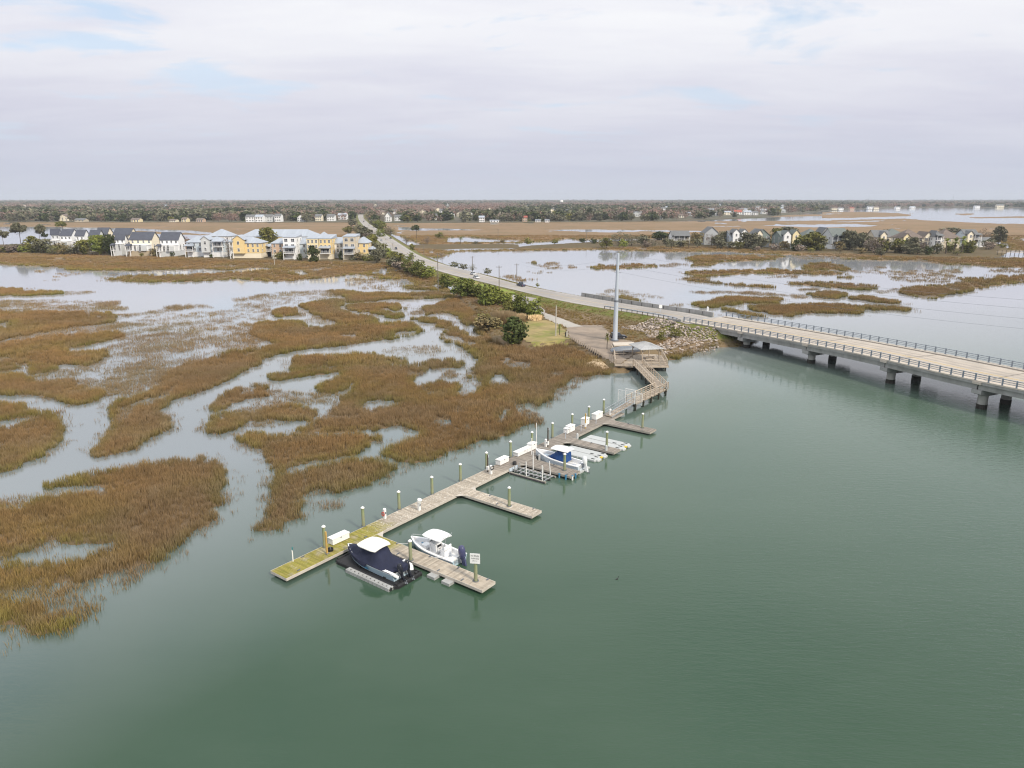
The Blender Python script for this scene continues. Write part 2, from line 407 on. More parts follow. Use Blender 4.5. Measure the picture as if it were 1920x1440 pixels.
# ================================================================ the setting: water, marsh, causeway
# outlines read off the photograph, (points, cover 0..1); later ones lie over earlier ones
MARSH = [
 # --- far fields behind the houses and beyond the right island
 ([(-220,416),(480,417.5),(668,417.5),(684,428),(696,445),(640,446),(480,441),(420,439),(390,434),(330,431),(250,428),(100,425),(-220,424)], 1),
 ([(250,433),(330,436),(420,441),(330,440),(230,437)], .6), ([(-220,431),(60,430),(110,433),(40,436),(-220,436)], .5),
 ([(700,418),(1200,416),(1330,415.5),(1530,414),(1700,410),(1738,413.5),(1817,417.5),(1876,420),(2150,423),(2150,470),(1890,470),(1880,452),(1600,446),(1130,448),(960,456),(790,460),(740,440),(715,425)], 1),
 ([(1540,398),(1620,397.5),(1720,401),(1700,405),(1600,408),(1540,409)], .8), ([(1790,401),(1830,400.5),(1825,403),(1800,403.5)], .9), ([(1812,408),(1915,406),(2100,406),(2100,407.5),(1830,408.8)], .9),
 ([(1420,405),(1530,402),(1560,404),(1440,407)], .8),
 ([(741,425),(800,427.5),(910,430.5),(905,432),(800,433),(745,432)], 0), ([(838,446),(870,444),(930,449),(975,452.5),(960,455),(900,455),(832,455)], 0),
 ([(1010,431),(1090,429.6),(1200,431),(1340,433),(1330,436),(1200,434.4),(1150,436.8),(1060,434)], 0), ([(1045,451),(1070,447),(1085,450),(1080,453.5),(1048,454)], 0),
 ([(1330,411),(1440,409.5),(1540,409),(1530,413),(1440,414)], 0), ([(1540,420.5),(1600,419),(1650,423),(1630,425),(1540,427)], 0), ([(1562,415.5),(1660,413),(1640,416),(1570,417)], 0),
 ([(1320,424.5),(1390,423.5),(1400,425),(1340,426)], 0), ([(1420,423),(1500,420),(1560,422),(1540,427),(1500,426)], 0), ([(1895,447),(1960,445),(2100,449),(2100,455),(1930,452)], 0),
 # --- marsh below the left houses
 ([(-220,466),(150,474),(350,480),(500,484),(650,486),(720,488),(752,498),(790,512),(812,524),(835,535),(850,549),(820,548),(800,545),(760,541),(742,535),(765,533),(760,525),(735,523),(700,523),(690,518),(669,514),(628,520),(568,525),(532,528),(497,528),(440,524),(400,526),(330,530),(270,530),(210,528),(200,524),(225,518),(222,508),(137,507),(105,501),(62,500),(0,496),(-220,494)], 1),
 ([(137,508),(225,508),(300,507),(362,504.5),(440,507),(455,504),(500,502),(518,504.5),(505,508),(470,509),(430,512),(375,515),(300,517),(230,519),(200,524),(140,520)], .03),
 ([(545,509),(560,509),(585,515),(580,517),(550,513)], 0), ([(690,513),(706,508),(716,502),(722,505),(732,514),(700,516)], 0), ([(811,530),(825,536),(831,546),(818,545)], 0),
 ([(642,528),(670,518),(700,524),(740,524),(765,526),(773,535),(740,540),(720,545),(680,541)], .16), ([(645,524),(670,522),(690,526),(660,529)], .6),
 ([(100,514),(130,512),(132,518),(108,520)], .2), ([(60,508),(80,507),(80,511),(62,511)], .4), ([(85,523),(110,523),(108,526),(88,526)], .4),
 ([(-220,540),(0,540),(42,542),(40,547),(115,548),(118,552),(60,555),(-220,557)], .85), ([(118,547),(170,546),(172,551),(120,553)], .25),
 ([(-220,566),(100,562),(220,565),(240,580),(150,587),(-220,586)], .30), ([(200,591),(270,587),(330,572),(380,570),(400,576),(340,580),(300,588),(260,595)], .28),
 ([(250,600),(300,590),(470,580),(480,600),(440,610),(330,612)], .13), ([(440,560),(500,550),(600,545),(640,553),(620,558),(560,566),(480,582),(440,592)], .17),
 ([(610,546),(655,548),(640,556),(600,556)], .35),
 # --- the wide thin-grown flat at the left
 ([(-220,640),(0,612),(150,608),(240,606),(330,606),(440,600),(478,611),(490,640),(470,655),(430,657),(380,668),(345,690),(300,717),(262,737),(240,748),(200,742),(145,725),(60,719),(-220,720)], .42),
 ([(362,640),(420,634),(425,660),(395,665),(366,663)], .14), ([(240,612),(440,606),(470,618),(420,640),(330,640),(250,628)], .3),
 ([(-220,587),(0,586),(150,587),(207,589),(214,598),(203,607),(150,613),(60,627),(0,640),(-220,648)], .95), ([(5,608),(20,602),(28,614),(10,616)], .2), ([(65,603),(78,600),(76,608)], .3),
 ([(-220,645),(0,645),(125,630),(225,625),(242,631),(175,646),(132,653),(126,660),(200,659),(206,667),(187,680),(155,690),(122,682),(105,692),(75,701),(55,697),(40,690),(0,697),(-220,702)], 1),
 ([(128,659),(150,652),(215,640),(228,643),(170,658),(135,662)], .06),
 ([(22,673),(40,683),(62,689),(50,698),(20,705),(-220,712),(-220,703),(0,700),(25,695),(38,689),(28,682)], 0),
 ([(108,683),(125,683),(155,692),(190,682),(200,668),(230,672),(250,680),(215,690),(190,700),(210,708),(180,712),(140,708),(100,716),(70,718),(55,708),(90,704)], .13),
 ([(-220,704),(0,705),(37,702),(52,712),(70,719),(137,711),(146,725),(170,734),(194,731),(198,742),(175,754),(145,760),(115,755),(100,750),(75,745),(30,741),(-220,738)], 1),
 ([(175,755),(200,742),(240,738),(262,740),(235,752),(208,762),(190,768)], .15),
 ([(200,765),(240,748),(280,737),(300,715),(320,697),(350,682),(395,673),(420,664),(470,657),(520,646),(490,640),(468,627),(477,610),(509,604),(555,604),(580,609),(582,616),(600,617),(635,613),(669,611),(715,608),(761,607),(784,613),(793,622),(772,631),(726,638),(678,644),(623,651),(568,655),(520,666),(497,675),(470,691),(455,702),(425,715),(390,732),(362,740),(325,752),(307,767),(302,780),(311,790),(316,805),(305,815),(275,827),(250,844),(212,855),(190,861),(172,860),(175,845),(187,830),(200,815),(212,800),(206,780)], 1),
 ([(735,630),(758,621),(788,620),(775,629),(748,634)], .1), ([(415,665),(423,668),(420,676),(412,672)], .2), ([(279,737),(290,725),(302,717),(298,726),(286,738)], .2), ([(640,630),(670,625),(675,633),(650,636)], .5),
 # --- near left
 ([(-220,745),(0,757),(37,762),(62,769),(80,775),(97,780),(114,788),(123,800),(121,820),(108,838),(83,853),(50,867),(37,877),(12,887),(-220,905)], 1), ([(-220,800),(0,791),(50,786),(82,779),(62,793),(25,802),(-220,815)], .16),
 ([(-220,990),(0,958),(40,952),(80,941),(140,931),(180,929),(215,925),(222,918),(190,913),(135,914),(100,916),(68,918),(95,904),(150,895),(205,887),(250,877),(300,869),(345,863),(385,863),(405,868),(423,877),(425,888),(418,905),(413,930),(404,958),(400,980),(365,1000),(345,1020),(312,1040),(296,1056),(250,1065),(215,1073),(175,1087),(125,1094),(75,1101),(0,1111),(-220,1125)], 1),
 ([(180,912),(200,915),(225,917),(222,926),(190,929),(150,930),(140,926)], .3), ([(5,935),(30,932),(70,936),(60,945),(10,954)], .14),
 ([(-220,1053),(0,1047),(37,1041),(62,1030),(82,1017),(92,1005),(110,1012),(120,1022),(162,1025),(222,1021),(212,1031),(175,1037),(140,1047),(100,1057),(37,1062),(0,1065),(-220,1075)], 0), ([(82,1018),(98,1004),(112,1012),(118,1021),(95,1030)], .35), ([(140,1050),(160,1052),(158,1062),(146,1060)], .3),
 ([(296,1056),(260,1087),(215,1117),(185,1142),(140,1176),(120,1191),(60,1199),(20,1184),(-40,1170),(-220,1170),(-220,1118),(0,1110),(75,1101),(125,1094),(175,1087),(215,1073),(250,1065)], .30),
 ([(-220,1130),(0,1126),(45,1126),(58,1137),(66,1155),(95,1161),(120,1166),(140,1157),(134,1175),(100,1193),(62,1193),(50,1170),(0,1166),(-220,1170)], .95),
 ([(425,875),(440,877),(436,890),(424,900)], .12), ([(414,918),(428,930),(424,948),(408,955)], .2), ([(402,972),(422,966),(424,980),(400,985)], .25), ([(370,1004),(388,1008),(380,1016),(362,1010)], .15),
 # --- meander loops
 ([(511,588),(535,579),(555,577),(563,583),(560,592),(530,595)], 1), ([(478,586),(495,579),(508,580),(492,587)], .6), ([(478,593),(492,592),(492,602),(475,603)], .4), ([(553,591),(568,590),(570,594),(555,594)], .5),
 ([(561,573),(587,567),(619,561),(646,565),(646,571),(630,575),(635,582),(658,590),(681,593),(706,600),(701,607),(669,608),(642,608),(623,601),(589,591),(577,579)], 1),
 ([(578,599),(600,594),(625,602),(637,609),(610,609),(585,605)], .3),
 ([(614,547),(635,544),(687,550),(761,551),(815,550),(853,554),(845,559),(784,561),(724,562),(692,567),(653,569),(651,563),(646,558),(630,552)], 1),
 ([(646,575),(669,571),(715,570),(747,571),(761,579),(747,583),(726,578),(710,582),(733,586),(761,594),(749,599),(715,594),(683,586),(658,582)], 1), ([(714,579),(728,578),(738,583),(722,584)], .1),
 ([(790,578),(820,570),(858,559),(880,557),(905,571),(925,590),(925,610),(905,618),(885,606),(880,615),(868,606),(850,592),(835,588),(815,588),(800,593),(785,586)], .95), ([(762,590),(790,578),(800,592),(772,592)], .5),
 ([(772,599),(792,596),(810,598),(842,607),(852,613),(862,623),(875,633),(897,636),(890,618),(905,610),(942,628),(990,636),(1065,638),(1090,655),(1110,668),(1145,690),(1165,696),(1140,702),(1105,707),(1080,707),(1070,717),(1042,732),(1032,752),(1010,760),(980,757),(950,751),(905,746),(875,744),(893,733),(902,722),(887,707),(875,700),(888,695),(892,682),(897,676),(877,662),(872,655),(850,647),(822,635),(830,622),(827,617),(815,607),(792,604)], 1),
 ([(830,624),(862,634),(876,648),(850,645),(826,634)], .4), ([(910,718),(925,705),(936,702),(952,715),(946,722),(925,725)], .04), ([(938,686),(970,680),(1006,684),(1002,695),(960,697)], .38), ([(880,700),(895,694),(900,716),(890,708)], .4), ([(1042,732),(1070,717),(1082,708),(1105,707),(1085,725),(1060,745),(1036,757)], .13), ([(870,640),(885,640),(895,650),(880,652)], .5),
 ([(782,686),(805,676),(830,675),(855,678),(867,685),(860,691),(825,692),(795,690)], 1), ([(792,723),(800,718),(840,716),(872,723),(867,732),(852,740),(820,736),(797,731)], 1), ([(815,706),(840,698),(860,703),(850,711),(825,711)], .4), ([(862,700),(885,698),(885,715),(866,712)], .15),
 ([(700,660),(760,648),(790,647),(830,655),(836,662),(790,672),(760,668)], .14), ([(755,649),(790,646),(828,654),(800,657)], .25),
 ([(543,694),(552,673),(582,669),(646,668),(683,662),(726,669),(768,675),(772,679),(765,683),(715,684),(669,686),(623,687),(577,692),(550,698)], 1),
 ([(425,765),(440,752),(505,742),(507,730),(542,735),(592,740),(630,718),(662,706),(690,720),(640,738),(632,768),(610,792),(585,793),(600,775),(590,765),(555,757),(480,771)], .40),
 ([(430,757),(470,751),(482,762),(440,768)], .07), ([(570,757),(598,755),(620,765),(615,782),(600,772)], .07),
 ([(385,768),(395,760),(420,743),(455,728),(485,722),(507,730),(505,742),(470,748),(440,753),(425,766),(400,776)], 1),
 ([(397,801),(398,784),(430,773),(480,772),(520,763),(555,758),(595,768),(600,778),(580,791),(555,791),(505,787),(462,791),(442,803),(412,812),(397,809)], 1),
 ([(470,792),(510,789),(512,800),(480,803)], .3),
 ([(506,708),(520,703),(543,701),(600,694),(669,688),(726,686),(779,688),(797,695),(788,704),(775,717),(775,724),(795,732),(830,741),(875,744),(905,748),(950,753),(967,758),(995,773),(1002,783),(997,793),(967,815),(930,821),(905,826),(880,836),(842,848),(805,871),(780,873),(755,867),(717,856),(707,850),(730,838),(750,831),(780,823),(791,813),(780,805),(755,802),(722,803),(680,809),(605,813),(555,815),(550,806),(580,798),(617,788),(632,766),(640,745),(650,736),(600,736),(588,728),(630,709),(600,704),(540,713),(512,714)], 1),
 ([(540,713),(600,704),(637,700),(640,705),(590,726),(582,738),(540,737),(512,717)], 0), ([(640,736),(664,718),(672,716),(662,736),(642,747)], .08), ([(672,766),(690,753),(735,751),(750,758),(720,765),(700,776)], .05), ([(936,790),(945,773),(955,768),(958,785),(950,796)], .05), ([(870,795),(880,790),(884,806),(876,812)], .35), ([(960,757),(1005,775),(1018,790),(1002,800),(985,790)], .3), ([(512,735),(540,738),(600,742),(560,750),(515,748)], .3), ([(540,814),(620,812),(700,808),(690,812),(560,817)], .15), ([(846,768),(862,765),(866,776),(850,776)], .5),
 ([(442,823),(457,816),(470,814),(497,815),(520,818),(605,817),(667,815),(700,818),(717,823),(710,831),(690,838),(670,853),(630,861),(580,867),(540,878),(530,888),(540,891),(595,878),(655,861),(692,863),(725,873),(738,881),(725,893),(692,908),(655,921),(617,923),(580,921),(572,928),(572,950),(565,977),(542,981),(520,995),(492,1003),(475,993),(492,981),(505,955),(512,930),(510,900),(507,875),(497,853),(485,841),(462,836)], 1),
 ([(534,886),(560,874),(580,868),(615,862),(602,873),(560,884),(538,890)], .12), ([(578,947),(600,936),(640,940),(637,957),(600,959)], .22), ([(485,922),(500,890),(510,900),(512,935),(500,962),(488,952)], .25), ([(565,977),(575,965),(590,975),(570,985)], .3), ([(445,835),(460,836),(490,845),(500,870),(480,850)], .2), ([(580,922),(620,925),(600,932),(580,935)], .2),
 # --- below the riprap
 ([(1228,661),(1250,677),(1270,674),(1300,665),(1330,656),(1354,650),(1352,638),(1320,642),(1290,648),(1255,655)], 1),
 # --- right-hand lagoon
 ([(700,462),(790,466),(850,471),(1000,467),(1140,463),(1260,460),(1363,463),(1501,474),(1604,476),(1741,482),(1880,485),(2150,484),(2150,492),(1862,498),(1748,496),(1741,491),(1690,489),(1552,486),(1501,481),(1363,472),(1240,472),(1130,468),(1010,470),(860,472),(815,485),(780,476)], .95),
 ([(1470,478),(1560,480),(1600,486),(1500,486)], .2),
 ([(1281,486),(1308,479),(1432,479),(1470,481),(1459,488),(1363,491),(1329,498),(1294,499),(1305,492)], .9),
 ([(1277,513),(1300,509),(1363,507),(1449,505),(1507,509),(1569,511),(1587,515),(1500,515),(1415,514),(1346,517),(1322,522),(1329,528),(1363,533),(1397,534),(1459,539),(1452,541),(1380,537),(1311,530),(1281,525),(1305,519)], 1),
 ([(1501,508),(1511,494),(1560,493),(1597,504),(1590,510),(1560,506),(1530,508)], .9),
 ([(1459,532),(1501,530),(1569,530),(1638,537),(1635,546),(1587,542),(1535,538)], 1), ([(1487,542),(1530,541),(1537,544),(1500,545)], .5), ([(1518,552),(1552,547),(1593,553),(1590,558),(1556,562),(1532,559)], 1), ([(1590,560),(1621,556),(1700,567),(1690,571),(1631,567)], 1),
 ([(1394,575),(1466,573),(1518,570),(1569,572),(1638,575),(1707,579),(1700,584),(1640,582),(1621,582),(1617,591),(1604,590),(1552,588),(1494,589),(1480,596),(1452,591),(1404,582)], 1),
 ([(1298,573),(1342,561),(1373,558),(1466,560),(1459,571),(1397,569),(1356,575),(1325,578)], 1), ([(1349,578),(1380,582),(1439,595),(1397,596),(1377,587),(1356,582)], 1),
 ([(1294,548),(1363,546),(1432,549),(1466,551),(1500,556),(1432,554),(1380,551),(1315,551)], .55), ([(1480,552),(1515,554),(1525,560),(1490,560)], .3),
 ([(1681,549),(1703,539),(1793,533),(1796,522),(1844,523),(1865,526),(1865,517),(1920,515),(2150,510),(2150,526),(1913,531),(1862,536),(1803,550),(1779,556),(1748,561),(1714,558)], 1),
 ([(1672,509),(1800,505),(1796,522),(1758,531),(1672,526)], .38), ([(1569,520),(1590,517),(1600,520),(1575,523)], .7), ([(1640,548),(1660,545),(1668,549),(1650,551)], .3), ([(1663,543),(1680,541),(1682,545)], .5),
 ([(1834,498),(1920,496),(2100,497),(2100,501),(1850,502)], .7), ([(1840,507),(1920,504),(2100,505),(2100,510),(1870,511)], .6), ([(1420,519),(1500,517),(1500,520),(1440,521)], .3), ([(1640,502),(1655,501),(1655,504)], .5), ([(1585,508),(1680,506),(1670,514),(1600,512)], .15),
 ([(995,492),(1008,490),(1008,495),(996,495)], .7), ([(1000,498),(1012,496),(1020,498),(1030,491),(1045,491),(1050,496),(1048,503),(1035,504),(1020,501)], .5), ([(1058,501),(1070,497),(1078,503),(1062,504)], .4), ([(1105,501),(1125,498),(1150,498),(1185,496),(1230,495),(1235,501),(1190,503),(1150,505),(1110,505)], .75), ([(1238,496),(1265,493),(1285,497),(1260,501),(1240,500)], .6), ([(960,473),(1000,472),(1000,474),(965,475)], .3),
 ([(1098,553),(1120,549),(1150,553),(1140,560),(1110,560)], .22), ([(1150,559),(1168,556),(1190,561),(1195,567),(1165,565)], .9), ([(943,519),(960,516),(990,523),(1010,526),(985,530),(960,526)], .6), ([(1130,547),(1150,541),(1200,551),(1240,554),(1240,559),(1180,556)], .13), ([(1258,573),(1275,569),(1280,576),(1263,577)], .5), ([(985,505),(1040,510),(1035,514),(985,510)], .08), ([(1290,575),(1340,590),(1370,594),(1330,592)], .2),
]
LAND = [
 ([(858,553),(880,572),(905,590),(908,612),(925,632),(945,640),(990,647),(1065,640),(1127,668),(1150,686),(1165,690),(1195,668),(1230,662),(1300,645),(1335,634),(1350,626),(1330,602),(1279,612),(1200,598),(1046,570),(985,562),(940,547),(900,535),(870,532)], 1.25, 1.4),
 ([(-220,476),(0,473),(150,474),(330,480),(450,486),(640,489),(720,492),(735,480),(715,465),(690,452),(650,447),(560,446),(430,446),(340,448),(230,452),(100,455),(0,458),(-220,461)], 1.0, 4),
 ([(965,462.5),(1000,459),(1130,452),(1300,446),(1500,446),(1700,447),(1870,455),(1886,466),(1862,478),(1800,481),(1700,480),(1600,474),(1500,472),(1360,462),(1260,461),(1120,463.5),(1000,466)], 1.0, 4),
 ([(770,458),(850,457.5),(965,456.5),(965,463),(860,463.5),(800,467),(775,466)], .7, 4),
]

def vnoise(x, y, s, seed=0):
    """smooth lattice noise 0..1"""
    x = np.asarray(x) / s + seed * 17.31; y = np.asarray(y) / s - seed * 9.7
    i, j = np.floor(x), np.floor(y)
    u, v = x - i, y - j
    u, v = u * u * (3 - 2 * u), v * v * (3 - 2 * v)
    def h(a, b):
        q = np.sin(a * 127.1 + b * 311.7 + seed * 74.7) * 43758.5453
        return q - np.floor(q)
    return (h(i, j) * (1 - u) + h(i + 1, j) * u) * (1 - v) + (h(i, j + 1) * (1 - u) + h(i + 1, j + 1) * u) * v
def inside(X, Y, poly):
    """even-odd test of many points"""
    res = np.zeros(len(X), bool)
    px, py = poly[:, 0], poly[:, 1]
    k = np.nonzero((X >= px.min()) & (X <= px.max()) & (Y >= py.min()) & (Y <= py.max()))[0]
    if not len(k): return res
    x, y = X[k], Y[k]
    r = np.zeros(len(k), bool)
    j = len(px) - 1
    for i in range(len(px)):
        c = (py[i] > y) != (py[j] > y)
        if c.any():
            xx = (px[j] - px[i]) * (y - py[i]) / (py[j] - py[i] + 1e-12) + px[i]
            r ^= c & (x < xx)
        j = i
    res[k] = r
    return res
def world_poly(pts, z):
    return np.array([P(a, b, z)[:2] for a, b in pts])
MW = [(world_poly(p, 0.0), d) for p, d in MARSH]
LW = [(world_poly(p, min(h, 1.0)), h, r) for p, h, r in LAND]
def warp(X, Y):
    s = 0.26 + 0.0048 * Y
    a = 1.7 * s
    return (X + s * (vnoise(X, Y, a, 1) + .5 * vnoise(X, Y, a * .4, 2) - .75) * 1.7, Y + 1.5 * s * (vnoise(X, Y, a, 3) + .5 * vnoise(X, Y, a * .4, 4) - .75) * 1.7)
def cover(X, Y, w=True):
    """marsh cover 0..1 at ground points"""
    if w: X, Y = warp(X, Y)
    d = np.zeros(len(X))
    for p, v in MW: d[inside(X, Y, p)] = v
    hole = vnoise(X, Y, 7 + .012 * Y, 23) * .62 + vnoise(X, Y, 2.2 + .008 * Y, 24) * .38
    return np.where((d > .6) & (hole < .215), .45, d)

# --- the road, its height and its edges
def zr(y):
    return float(np.interp(y, [60, 90, 106, 122, 138, 153, 168, 200, 235, 300], [4.8, 4.75, 4.6, 4.35, 4.05, 3.7, 3.35, 2.6, 2.05, 1.9]))
def on_road(px, py, dz=0.0):
    z = 3.0
    for _ in range(12):
        p = P(px, py, z); z = zr(p.y) + dz
    return p
RL = [on_road(*q) for q in [(673,401),(671,405.5),(673,413),(683,425),(702,446),(730,468),(760,485),(803,502),(837,513),(902,528),(977,546.5),(1046,563),(1121,576),(1174,583.5),(1245,595.5),(1279,603)]]
RR = [on_road(*q) for q in [(682,401),(681,405.5),(684.5,411),(690,418),(721,438),(752,458),(782,477),(809,489),(846,500),(884,509),(921,519),(985,536.5),(1046,548),(1091,556),(1239,580),(1310,590),(1347,597)]]
def resample(pts, n):
    q = np.array([list(p) for p in pts])
    s = np.r_[0, np.cumsum(np.linalg.norm(np.diff(q[:, :2], axis=0), axis=1))]
    t = np.linspace(0, s[-1], n)
    return np.stack([np.interp(t, s, q[:, k]) for k in range(3)], 1)
def smooth(q, it=3):
    for _ in range(it):
        r = q.copy(); r[1:-1] = (q[:-2] + 2 * q[1:-1] + q[2:]) / 4; q = r
    return q
# match the two edges row by row (same distance along the road)
ROADN = 150
ys = np.r_[np.geomspace(1400, 166, ROADN)]
def edge_at(E, ys):
    q = np.array([list(p) for p in E]); q = q[np.argsort(q[:, 1])]
    return np.interp(ys, q[:, 1], q[:, 0])
# the road runs mostly along -Y; shift the right edge back so rows cross it squarely
RC = smooth(np.stack([(edge_at(RL, ys) + edge_at(RR, ys)) / 2, ys], 1), 4)
tg = np.gradient(RC, axis=0); tg /= np.linalg.norm(tg, axis=1)[:, None]
RN = np.stack([-tg[:, 1], tg[:, 0]], 1)
hw = np.abs((edge_at(RR, ys) - edge_at(RL, ys)) * np.abs(RN[:, 0])) / 2
RHW = np.clip(smooth(np.stack([hw, hw], 1), 12)[:, 0], 4.5, 6.6)
def road_strip(o0, o1, dz, name, m, i0=0, i1=ROADN):
    """a sheet along the road between the offsets o0 and o1 (in half widths), right positive"""
    b = MB()
    rows = []
    for i in range(i0, i1):
        z = zr(ys[i]) + dz
        rows.append([(RC[i][0] + RN[i][0] * o * RHW[i], RC[i][1] + RN[i][1] * o * RHW[i], z) for o in (o0, o1)])
    b.grid(rows)
    return b.build(name, m)
def road_dist(X, Y):
    """distance outside the road edge"""
    best = np.full(len(X), 1e9)
    for i in range(0, ROADN - 1, 2):
        a, b = RC[i], RC[min(i + 2, ROADN - 1)]
        ab = b - a; L2 = ab @ ab
        t = np.clip(((X - a[0]) * ab[0] + (Y - a[1]) * ab[1]) / L2, 0, 1)
        d = np.hypot(X - a[0] - t * ab[0], Y - a[1] - t * ab[1]) - RHW[i]
        best = np.minimum(best, d)
    return best
def land_height(X, Y):
    z = np.full(len(X), -9.0)
    for p, h, r in LW:
        f = inside(X, Y, p).astype(float)
        for k in range(8):
            a = k * math.pi / 4
            f += inside(X + r * math.cos(a), Y + r * math.sin(a), p)
        f /= 9
        z = np.maximum(z, np.where(f > 0, -0.3 + (h + 0.3) * np.minimum(1, f * 1.35), -9))
    return z
ZRV = np.interp
def ground(X, Y, detail=True):
    """terrain height, cover, land share and road bank share"""
    X = np.asarray(X, float); Y = np.asarray(Y, float)
    c = cover(X, Y)
    c2 = (c + cover(X + .5, Y) + cover(X - .5, Y)) / 3 if detail else c
    z = -0.75 + 0.85 * np.clip((c2 - .25) * 2.0, 0, 1)
    far = np.clip((Y - 330) / 250, 0, 1)
    z = z + far * np.where(c > .5, .45, 0) * (0.7 + .5 * vnoise(X, Y, 6, 5))
    lh = land_height(X, Y)
    d = road_dist(X, Y)
    zroad = np.interp(Y, [60, 90, 106, 122, 138, 153, 168, 200, 235, 300], [4.8, 4.75, 4.6, 4.35, 4.05, 3.7, 3.35, 2.6, 2.05, 1.9])
    bank = np.where(Y > 150, zroad - 0.10 - np.where(Y < 168, .62, .30) * np.maximum(0, d - 0.5), -9)
    bank = np.where(d < 12, bank, -9)
    bump = .14 * (vnoise(X, Y, 4, 6) - .5) + .03 * (vnoise(X, Y, 1.4, 7) - .5)
    land = np.maximum(lh, bank)
    landf = np.clip((land - z) / .5, 0, 1)
    zz = np.where(land > z, land + bump * np.clip(d, 0, 1), z)
    return zz, c, landf, np.where((d < 5.0) & (bank > lh - .4), np.clip((5.0 - d) / 2.2, 0, 1), 0)

# --- terrain sheet
NU, NV = 640, 600
uu = np.linspace(-1.06, 1.06, NU)
yy = np.geomspace(36, 2600, NV)
GX = (uu[None, :] * yy[:, None]).ravel(); GY = np.repeat(yy, NU)
gz, gc, gl, gb = ground(GX, GY)
me = bpy.data.meshes.new('marsh_ground')
idx = np.arange(NU * NV).reshape(NV, NU)
quads = np.stack([idx[:-1, :-1], idx[:-1, 1:], idx[1:, 1:], idx[1:, :-1]], -1).reshape(-1, 4)
qz = gz[quads].max(1)
quads = quads[qz > -0.45]                       # open water has its bed far below: leave it out
me.vertices.add(NU * NV)
me.vertices.foreach_set('co', np.stack([GX, GY, gz], 1).ravel())
me.loops.add(quads.size)
me.loops.foreach_set('vertex_index', quads.ravel())
me.polygons.add(len(quads))
me.polygons.foreach_set('loop_start', np.arange(0, quads.size, 4))
me.polygons.foreach_set('use_smooth', np.ones(len(quads), bool))
me.update(calc_edges=True)
for nm, arr in (('marsh', gc), ('land', gl), ('bank', gb)):
    a = me.attributes.new(nm, 'FLOAT', 'POINT'); a.data.foreach_set('value', arr.astype(np.float32))

def node_mat(name):
    m = bpy.data.materials.new(name); m.use_nodes = True
    MATS[name] = m
    t = m.node_tree
    return m, t, t.nodes['Principled BSDF'], t.links.new
def nnoise(t, vec, scale, detail=4, rough=.6, stretch=None):
    if stretch:
        mp = t.nodes.new('ShaderNodeMapping'); mp.inputs['Scale'].default_value = stretch
        t.links.new(vec, mp.inputs[0]); vec = mp.outputs[0]
    n = t.nodes.new('ShaderNodeTexNoise')
    n.inputs['Scale'].default_value = scale; n.inputs['Detail'].default_value = detail; n.inputs['Roughness'].default_value = rough
    t.links.new(vec, n.inputs['Vector'])
    return n.outputs['Fac']
def nmap(t, f, a, b, c=0.0, d=1.0):
    n = t.nodes.new('ShaderNodeMapRange')
    for i, x in enumerate((a, b, c, d)): n.inputs[i + 1].default_value = x
    t.links.new(f, n.inputs[0])
    return n.outputs[0]
def nmix(t, f, a, b, mode='MIX'):
    n = t.nodes.new('ShaderNodeMix'); n.data_type = 'RGBA'; n.blend_type = mode
    if isinstance(f, (int, float)): n.inputs[0].default_value = f
    else: t.links.new(f, n.inputs[0])
    for k, x in ((6, a), (7, b)):
        if isinstance(x, tuple): n.inputs[k].default_value = (*x, 1) if len(x) == 3 else x
        else: t.links.new(x, n.inputs[k])
    return n.outputs[2]
def natt(t, name, kind='GEOMETRY'):
    a = t.nodes.new('ShaderNodeAttribute'); a.attribute_name = name; a.attribute_type = kind
    return a.outputs['Fac']

m, t, b, L = node_mat('marsh_soil')
geo = t.nodes.new('ShaderNodeNewGeometry').outputs['Position']
n1 = nnoise(t, geo, 0.05, 5, .6, (1, .6, 1)); n2 = nnoise(t, geo, 0.6, 4); n3 = nnoise(t, geo, 0.013, 4)
straw = nmix(t, nmap(t, n1, .38, .62), (0.265, 0.178, 0.105), (0.215, 0.155, 0.088))
straw = nmix(t, nmap(t, n3, .45, .65), straw, (0.295, 0.198, 0.122))
straw = nmix(t, nmap(t, n2, .3, .7, 0, .5), straw, (0.15, 0.105, 0.052))
mud = (0.062, 0.05, 0.036)
sep2 = t.nodes.new('ShaderNodeSeparateXYZ'); L(geo, sep2.inputs[0])
fy = nmap(t, sep2.outputs['Y'], 180, 420)
marshc = nmix(t, fy, nmix(t, .45, straw, mud), straw)
landc = nmix(t, nmap(t, n2, .35, .65), (0.165, 0.118, 0.066), (0.125, 0.108, 0.05))
landc = nmix(t, nmap(t, n1, .42, .6), landc, (0.20, 0.145, 0.09))
landc = nmix(t, fy, landc, nmix(t, nmap(t, n2, .35, .65), (0.135, 0.095, 0.055), (0.10, 0.085, 0.04)))
bankc = nmix(t, nmap(t, n2, .4, .62), (0.12, 0.15, 0.03), (0.185, 0.15, 0.065))
col = nmix(t, natt(t, 'land'), marshc, landc)
col = nmix(t, nmap(t, natt(t, 'bank'), .1, .75), col, bankc)
L(col, b.inputs['Base Color']); b.inputs['Roughness'].default_value = .95; b.inputs['Specular IOR Level'].default_value = .2
bp = t.nodes.new('ShaderNodeBump'); bp.inputs['Strength'].default_value = .5; bp.inputs['Distance'].default_value = .3
L(nnoise(t, geo, 1.3, 5), bp.inputs['Height']); L(bp.outputs[0], b.inputs['Normal'])
me.materials.append(m)
tag(obj('marsh_ground', me), kind='structure')

